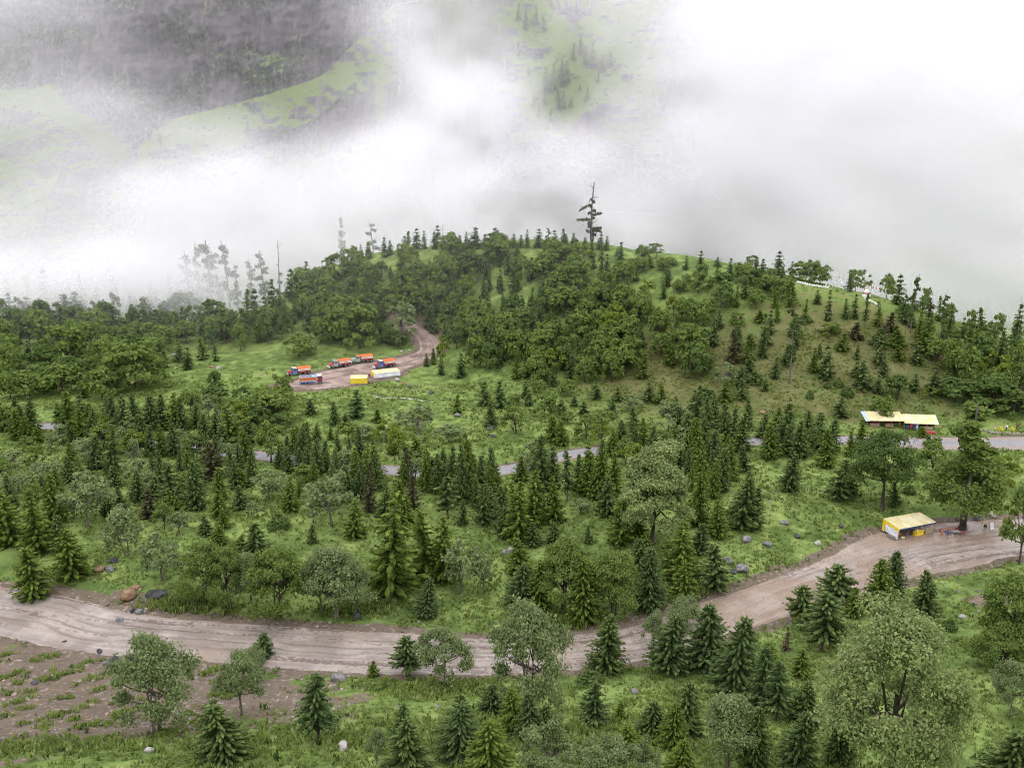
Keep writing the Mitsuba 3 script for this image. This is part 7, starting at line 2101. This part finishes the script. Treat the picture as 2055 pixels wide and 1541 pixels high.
def stones():
    r_ = np.random.default_rng(41)
    xs, ys, ss_ = [], [], []
    c = ROADC['muddy_road']
    i = r_.integers(0, len(c), 1500); side = r_.choice([-1, 1], 1500); off = c[i, 2] * r_.uniform(.9, 1.0, 1500) + r_.exponential(1.0, 1500)
    tn = np.gradient(c[:, :2], axis=0)[i]; tn /= np.linalg.norm(tn, axis=1, keepdims=True)
    xs.append(c[i, 0] - tn[:, 1] * off * side); ys.append(c[i, 1] + tn[:, 0] * off * side); ss_.append(r_.uniform(.08, .34, 1500))
    x, y = r_.uniform(-100, -15, 5200), r_.uniform(88, 150, 5200)
    ok = zone_np(x, y, DIRT) + r_.normal(0, .12, 5200) > .42
    xs.append(x[ok]); ys.append(y[ok]); ss_.append(r_.exponential(.17, ok.sum()) + .06)
    for cx, cy, rr, n in ((-66, 150, 6, 60), (-66, 143, 5, 70), (-36, 296, 6, 50), (-30, 292, 7, 60), (60, 196, 10, 60), (50, 190, 9, 40), (66, 290, 22, 90), (100, 262, 14, 70), (40, 275, 20, 50), (-40, 281, 6, 30), (86, 148, 5, 60)):
        xs.append(r_.normal(cx, rr * .6, n)); ys.append(r_.normal(cy, rr * .5, n)); ss_.append(r_.exponential(.22, n) + .1)
    x, y, s = np.concatenate(xs), np.concatenate(ys), np.clip(np.concatenate(ss_), .05, .8)
    ico = trimesh.creation.icosphere(subdivisions=1)
    iv, jf = np.array(ico.vertices), np.array(ico.faces)
    var = [np.array(rockmesh(60 + k, (2, 2, 1.4), .2, sub=1).vertices) for k in range(6)]
    z = _look((y, x)); V = []
    for k in range(len(x)):
        a = r_.uniform(0, 6.28); ca, sa = math.cos(a), math.sin(a)
        v = var[k % 6] * s[k] * .5
        V.append(np.c_[v[:, 0] * ca - v[:, 1] * sa + x[k], v[:, 0] * sa + v[:, 1] * ca + y[k], v[:, 2] + z[k] + s[k] * .1])
    f = (np.arange(len(x)) * len(iv))[:, None, None] + jf[None]
    col = np.repeat(np.array([(.20, .19, .18), (.30, .25, .21), (.24, .21, .185), (.22, .15, .105)])[r_.integers(0, 4, len(x))] * r_.uniform(.6, 1.2, (len(x), 1)), len(iv), 0)
    scene['stones'] = mikit.ply((np.concatenate(V), f.reshape(-1, 3)), 'bark_mat', smooth=False, color=col)
    tag('stones', 'loose small stones strewn along the muddy road and bare slopes', kind='stuff')


stones()


# ---------------------------------------------------------------- grass, weeds
def grass():
    r_ = np.random.default_rng(43)
    X, Y, H, Wd = [], [], [], []
    def lay(x0, x1, y0, y1, n, h, w, clump, thr):
        x, y = r_.uniform(x0, x1, n), r_.uniform(y0, y1, n)
        k = fb(x, y, clump, 3, 51) + r_.normal(0, .06, n)
        d = zone_np(x, y, DIRT)
        ok = (k > thr) & (road_gap(x, y) > .6 + r_.exponential(.5, n)) & (d + (fb(x, y, 2.6, 3, 52) - .5) * 1.5 < .38) & (abs(x) < 22 + y * .62)
        x, y, k = x[ok], y[ok], k[ok]
        X.append(x); Y.append(y); s = r_.uniform(.55, 1.35, len(x)) * (.7 + 1.6 * np.clip(k - thr, 0, .35)); H.append(h * s); Wd.append(w * s)
    lay(-95, 115, 74, 172, 62000, .42, .30, 4.5, .40)
    lay(-95, 115, 74, 165, 5500, .85, .55, 9, .50)
    lay(-190, 190, 172, 300, 44000, .60, .55, 9, .42)
    lay(-190, 190, 172, 330, 5000, 1.0, .9, 14, .5)
    for _ in range(170):
        cx, cy = r_.uniform(-92, -38), r_.uniform(97, 130); m_ = int(r_.integers(5, 26))
        X.append(r_.normal(cx, .55, m_)); Y.append(r_.normal(cy, .45, m_)); s = r_.uniform(.5, 1.2, m_); H.append(.55 * s); Wd.append(.45 * s)
    for cx, cy, rx, ry, n, h in ((8, 141, 6, 1.6, 500, 1.3), (-58, 147, 6, 2.2, 350, 1.2), (-27, 146, 6, 2, 250, 1.0), (30, 150, 6, 2, 200, 1.1), (-57, 91, 26, 4, 800, .8), (0, 94, 40, 9, 1500, .8), (-12, 118, 10, 5, 500, .7)):
        x, y = r_.normal(cx, rx * .6, n), r_.normal(cy, ry * .6, n)
        ok = road_gap(x, y) > .4
        X.append(x[ok]); Y.append(y[ok]); s = r_.uniform(.5, 1.3, ok.sum()); H.append(h * s); Wd.append(.5 * s)
    x, y, h, w = map(np.concatenate, (X, Y, H, Wd))
    z = _look((y, x)); n = len(x)
    big = fb(x, y, 16, 3, 53)[:, None]; mid = fb(x, y, 3.5, 2, 54)[:, None]
    col = np.array((.110, .158, .040)) + (np.array((.240, .310, .080)) - np.array((.110, .158, .040))) * np.clip(.6 * big + .8 * mid - .2, 0, 1)
    col = np.where(r_.random((n, 1)) < .14, np.array((.25, .30, .11)), col)
    col = np.where(r_.random((n, 1)) < .07, np.array((.060, .095, .025)), col)
    lv = Leaves()
    for k in range(5):
        a = r_.uniform(0, 6.28, n); tl = r_.uniform(.25, .95, n)
        up = np.c_[np.cos(a) * tl, np.sin(a) * tl, np.ones(n)]; up = unit(up) * (h * .5)[:, None]
        sd = np.c_[-np.sin(a), np.cos(a), np.zeros(n)] * (w * .32)[:, None]
        base = np.c_[x, y, z] + np.c_[r_.normal(0, 1, (n, 2)) * (w * .4)[:, None], np.zeros(n)]
        lv.add(base + up * .92, up, sd, col * r_.uniform(.75, 1.25, (n, 1)))
    m, c = lv.mesh()
    scene['grass'] = mikit.ply(m, 'leaf_mat', smooth=False, color=c)
    tag('grass', 'short bright grass and weeds covering the meadow and near slope', kind='stuff')


grass()

# ---------------------------------------------------------------- brook
_p = spline([(-44.5, 282.6, .3), (-42.4, 280.9, .4), (-40.5, 279.4, .5), (-37, 279.0, .45), (-33, 278.9, .45), (-30, 278.0, .5), (-27, 277.2, .4), (-24, 276.6, .2)], .5)
_z = np.array([gz(a, b) for a, b in _p[:, :2]]); _z = np.convolve(np.pad(_z, 4, mode='edge'), np.ones(9) / 9, 'valid') + .10
_t = np.gradient(_p[:, :2], axis=0); _t /= np.linalg.norm(_t, axis=1, keepdims=True)
_s = np.linspace(-1, 1, 7)
_X = _p[:, :1] - _t[:, 1:2] * _s * _p[:, 2:3]; _Y = _p[:, 1:2] + _t[:, :1] * _s * _p[:, 2:3]
_Z = _z[:, None] - .12 * _s[None] ** 2 + np.random.default_rng(4).normal(0, .015, _X.shape)
scene['water_mat'] = {'type': 'twosided', 'bsdf': {'type': 'principled', 'base_color': {'type': 'rgb', 'value': [.42, .43, .42]}, 'roughness': .25, 'specular': .6}}
scene['brook'] = mikit.ply(grid_mesh(_X, _Y, _Z), 'water_mat', smooth=True)
struct('brook', 'small pale brook crossing the meadow below the truck lot')

# ---------------------------------------------------------------- drifting cloud in the valley behind the knoll
PUFFS = [(-390, 622, 85, 42, 95, 31, 0.0013), (-407, 613, 179, 42, 95, 31, 0.0296), (-358, 640, -14, 42, 95, 31, 0.0172), (-331, 606, 86, 42, 95, 31, 0.0055), (-361, 661, 183, 42, 95, 31, 0.0032), (-312, 622, -14, 42, 95, 31, 0.0136), (-291, 670, 148, 42, 95, 31, 0.0029), (-267, 658, -18, 42, 95, 31, 0.0138), (-248, 595, 16, 42, 95, 31, 0.0057), (-277, 664, 48, 42, 95, 31, 0.0051), (-243, 647, 217, 42, 95, 31, 0.0093), (-225, 605, -14, 42, 95, 31, 0.0066), (-222, 622, 47, 42, 95, 31, 0.018), (-226, 595, 184, 42, 95, 31, 0.0003), (-193, 638, 219, 42, 95, 31, 0.0031), (-173, 663, -12, 42, 95, 31, 0.021), (-149, 661, 17, 42, 95, 31, 0.0116), (-180, 618, 50, 42, 95, 31, 0.0098), (-151, 617, 214, 42, 95, 31, 0.0114), (-127, 609, -18, 42, 95, 31, 0.0078), (-112, 618, 16, 42, 95, 31, 0.0207), (-58, 632, 88, 42, 95, 31, 0.0063), (-56, 638, 156, 42, 95, 31, 0.0036), (-96, 618, 187, 42, 95, 31, 0.0035), (-36, 649, -14, 42, 95, 31, 0.0161), (-39, 642, 55, 42, 95, 31, 0.052), (-36, 645, 119, 42, 95, 31, 0.0111), (10, 623, -16, 42, 95, 31, 0.0051), (28, 646, 16, 42, 95, 31, 0.0167), (4, 646, 54, 42, 95, 31, 0.0092), (56, 605, -15, 42, 95, 31, 0.0208), (52, 647, 51, 42, 95, 31, 0.005), (78, 639, 87, 42, 95, 31, 0.002), (83, 604, 147, 42, 95, 31, 0.0008), (98, 631, -11, 42, 95, 31, 0.0139), (117, 666, 19, 42, 95, 31, 0.005), (101, 659, 56, 42, 95, 31, 0.0075), (122, 642, 86, 42, 95, 31, 0.0044), (129, 589, 153, 42, 95, 31, 0.0055), (93, 599, 180, 42, 95, 31, 0.0189), (127, 673, 217, 42, 95, 31, 0.0063), (140, 633, -11, 42, 95, 31, 0.0196), (172, 593, 16, 42, 95, 31, 0.0017), (148, 631, 54, 42, 95, 31, 0.0063), (143, 608, 115, 42, 95, 31, 0.0093), (176, 588, 153, 42, 95, 31, 0.0071), (187, 672, -18, 42, 95, 31, 0.0082), (221, 591, 23, 42, 95, 31, 0.0074), (185, 652, 47, 42, 95, 31, 0.0085), (213, 648, 86, 42, 95, 31, 0.0079), (193, 601, 117, 42, 95, 31, 0.0096), (216, 590, 154, 42, 95, 31, 0.0112), (187, 609, 181, 42, 95, 31, 0.0025), (216, 591, 214, 42, 95, 31, 0.0003), (231, 610, -12, 42, 95, 31, 0.0113), (261, 668, 21, 42, 95, 31, 0.0103), (231, 616, 48, 42, 95, 31, 0.0022), (256, 641, 87, 42, 95, 31, 0.0081), (231, 618, 121, 42, 95, 31, 0.0074), (267, 595, 147, 42, 95, 31, 0.0053), (238, 632, 183, 42, 95, 31, 0.0011), (287, 673, -15, 42, 95, 31, 0.0018), (306, 612, 20, 42, 95, 31, 0.0199), (275, 635, 56, 42, 95, 31, 0.0058), (306, 661, 82, 42, 95, 31, 0.0061), (286, 598, 115, 42, 95, 31, 0.0047), (310, 614, 147, 42, 95, 31, 0.0118), (299, 672, 220, 42, 95, 31, 0.0002), (324, 604, -10, 42, 95, 31, 0.0159), (357, 647, 19, 42, 95, 31, 0.0022), (326, 675, 52, 42, 95, 31, 0.0036), (345, 594, 86, 42, 95, 31, 0.0179), (349, 620, 149, 42, 95, 31, 0.0156), (324, 611, 187, 42, 95, 31, 0.0086), (346, 606, 219, 42, 95, 31, 0.0008), (370, 618, -9, 42, 95, 31, 0.0084), (404, 607, 16, 42, 95, 31, 0.0003), (372, 639, 50, 42, 95, 31, 0.0107), (399, 648, 88, 42, 95, 31, 0.0035), (391, 592, 147, 42, 95, 31, 0.0067), (377, 620, 184, 42, 95, 31, 0.0088), (397, 606, 212, 42, 95, 31, 0.0005), (443, 611, 21, 42, 95, 31, 0.0006), (421, 622, 52, 42, 95, 31, 0.0018), (442, 639, 86, 42, 95, 31, 0.0006), (419, 668, 123, 42, 95, 31, 0.0039), (437, 621, 146, 42, 95, 31, 0.0026), (416, 659, 186, 42, 95, 31, 0.0053), (457, 599, 52, 42, 95, 31, 0.0002), (460, 651, 116, 42, 95, 31, 0.0004)]
FOG = [(-258, 414, 13, 56, 34, 17, 0.024), (-200, 414, 15, 38, 34, 16, 0.026), (-158, 418, 15, 32, 32, 16, 0.03), (-133, 440, 19, 24, 32, 18, 0.03), (-108, 452, 34, 27, 24, 19, 0.026), (-75, 458, 46, 32, 22, 18, 0.024), (-31, 458, 48, 49, 18, 15, 0.012), (-200, 440, -5, 72, 30, 10, 0.02), (-191, 398, 9, 65, 22, 8, 0.01), (-132, 400, 11, 26, 20, 9, 0.009)]
BX0, BX1, BY0, BY1, BZ0, BZ1 = -640., 640., 292., 1060., -75., 345.
NX, NY, NZ = 330, 90, 108


def cloud_field(puffs, fog, y0=BY0, y1=BY1, ny=NY, z1=BZ1):
    zs, ys, xs = [np.linspace(a, b, n) for a, b, n in ((BZ0, z1, int(NZ * (z1 - BZ0) / (BZ1 - BZ0))), (y0, y1, ny), (BX0, BX1, NX))]
    Z, Y, X = np.meshgrid(zs, ys, xs, indexing='ij')
    q = np.stack([X, Y, Z], -1)
    # billows drawn out along the valley wind
    w1 = meshkit.fbm(q / (52, 190, 52), 3, 31) - .5
    w2 = meshkit.fbm(q / (52, 190, 52) + 40, 3, 32) - .5
    det = meshkit.fbm(q / (40, 230, 36), 5, 33)
    mod = np.clip(1 + 4.4 * (det - .5), .28, 2.3)
    Xw, Zw = X + w1 * 62, Z + w2 * 58
    edge = np.clip((Y - 374) / 12, 0, 1) * np.clip((830 - Y) / 40, 0, 1) * np.clip((X - BX0) / 30, 0, 1) * np.clip((BX1 - X) / 30, 0, 1) * np.clip((Z - BZ0) / 15, 0, 1) * np.clip((BZ1 - Z) / 25, 0, 1)
    parts = []
    for table, m in ((puffs, mod), (fog, np.sqrt(mod))):
        for cx, cy, cz, rx, ry, rz, a in table:
            e = ((Xw - cx) / rx) ** 2 + ((Y - cy) / ry) ** 2 + ((Zw - cz) / rz) ** 2
            parts.append((a, np.exp(-e) * m * edge))
    return parts, edge


def cloud_density(y0, y1, ny, z1):
    parts, edge = cloud_field(PUFFS, FOG, y0, y1, ny, z1)
    d = .00004 * edge
    ys = np.linspace(y0, y1, ny)[None, :, None]
    d = d + .0008 * np.clip((ys - y0 - 4) / 40, 0, 1) * np.clip((470 - ys) / 60, 0, 1) * (y0 < 400)      # thin drizzle haze over the knoll
    for a, g in parts: d = d + a * g
    return np.minimum(d, .06).astype(np.float32)


# two banks one behind the other, each a volume of its own
for _k, (_y0, _y1, _z1, _n, _l) in enumerate(((BY0, 500., BZ1, 44, 'low fog bank drifting through the trees behind the left end of the knoll'), (500.4, BY1, BZ1, 58, 'thick white cloud rising from the valley and veiling the far mountainside'))):
    _air, _key = f'cloud_air_{_k}', 'cloud' + (f'_{_k:03d}' if _k else '')
    scene[_air] = {'type': 'heterogeneous', 'albedo': {'type': 'rgb', 'value': [.973, .970, .986]},
        'sigma_t': {'type': 'gridvolume', 'grid': mi.VolumeGrid(cloud_density(_y0, _y1, _n, _z1)[..., None]), 'filter_type': 'trilinear',
                    'to_world': T().translate([BX0, _y0, BZ0]).scale([BX1 - BX0, _y1 - _y0, _z1 - BZ0])},
        'phase': {'type': 'hg', 'g': .2}}
    scene[_key] = {'type': 'cube', 'bsdf': {'type': 'null'}, 'interior': {'type': 'ref', 'id': _air},
        'to_world': T().translate([(BX0 + BX1) / 2, (_y0 + _y1) / 2, (BZ0 + _z1) / 2]).scale([(BX1 - BX0) / 2, (_y1 - _y0) / 2, (_z1 - BZ0) / 2])}
    tag(_key, _l, kind='stuff')
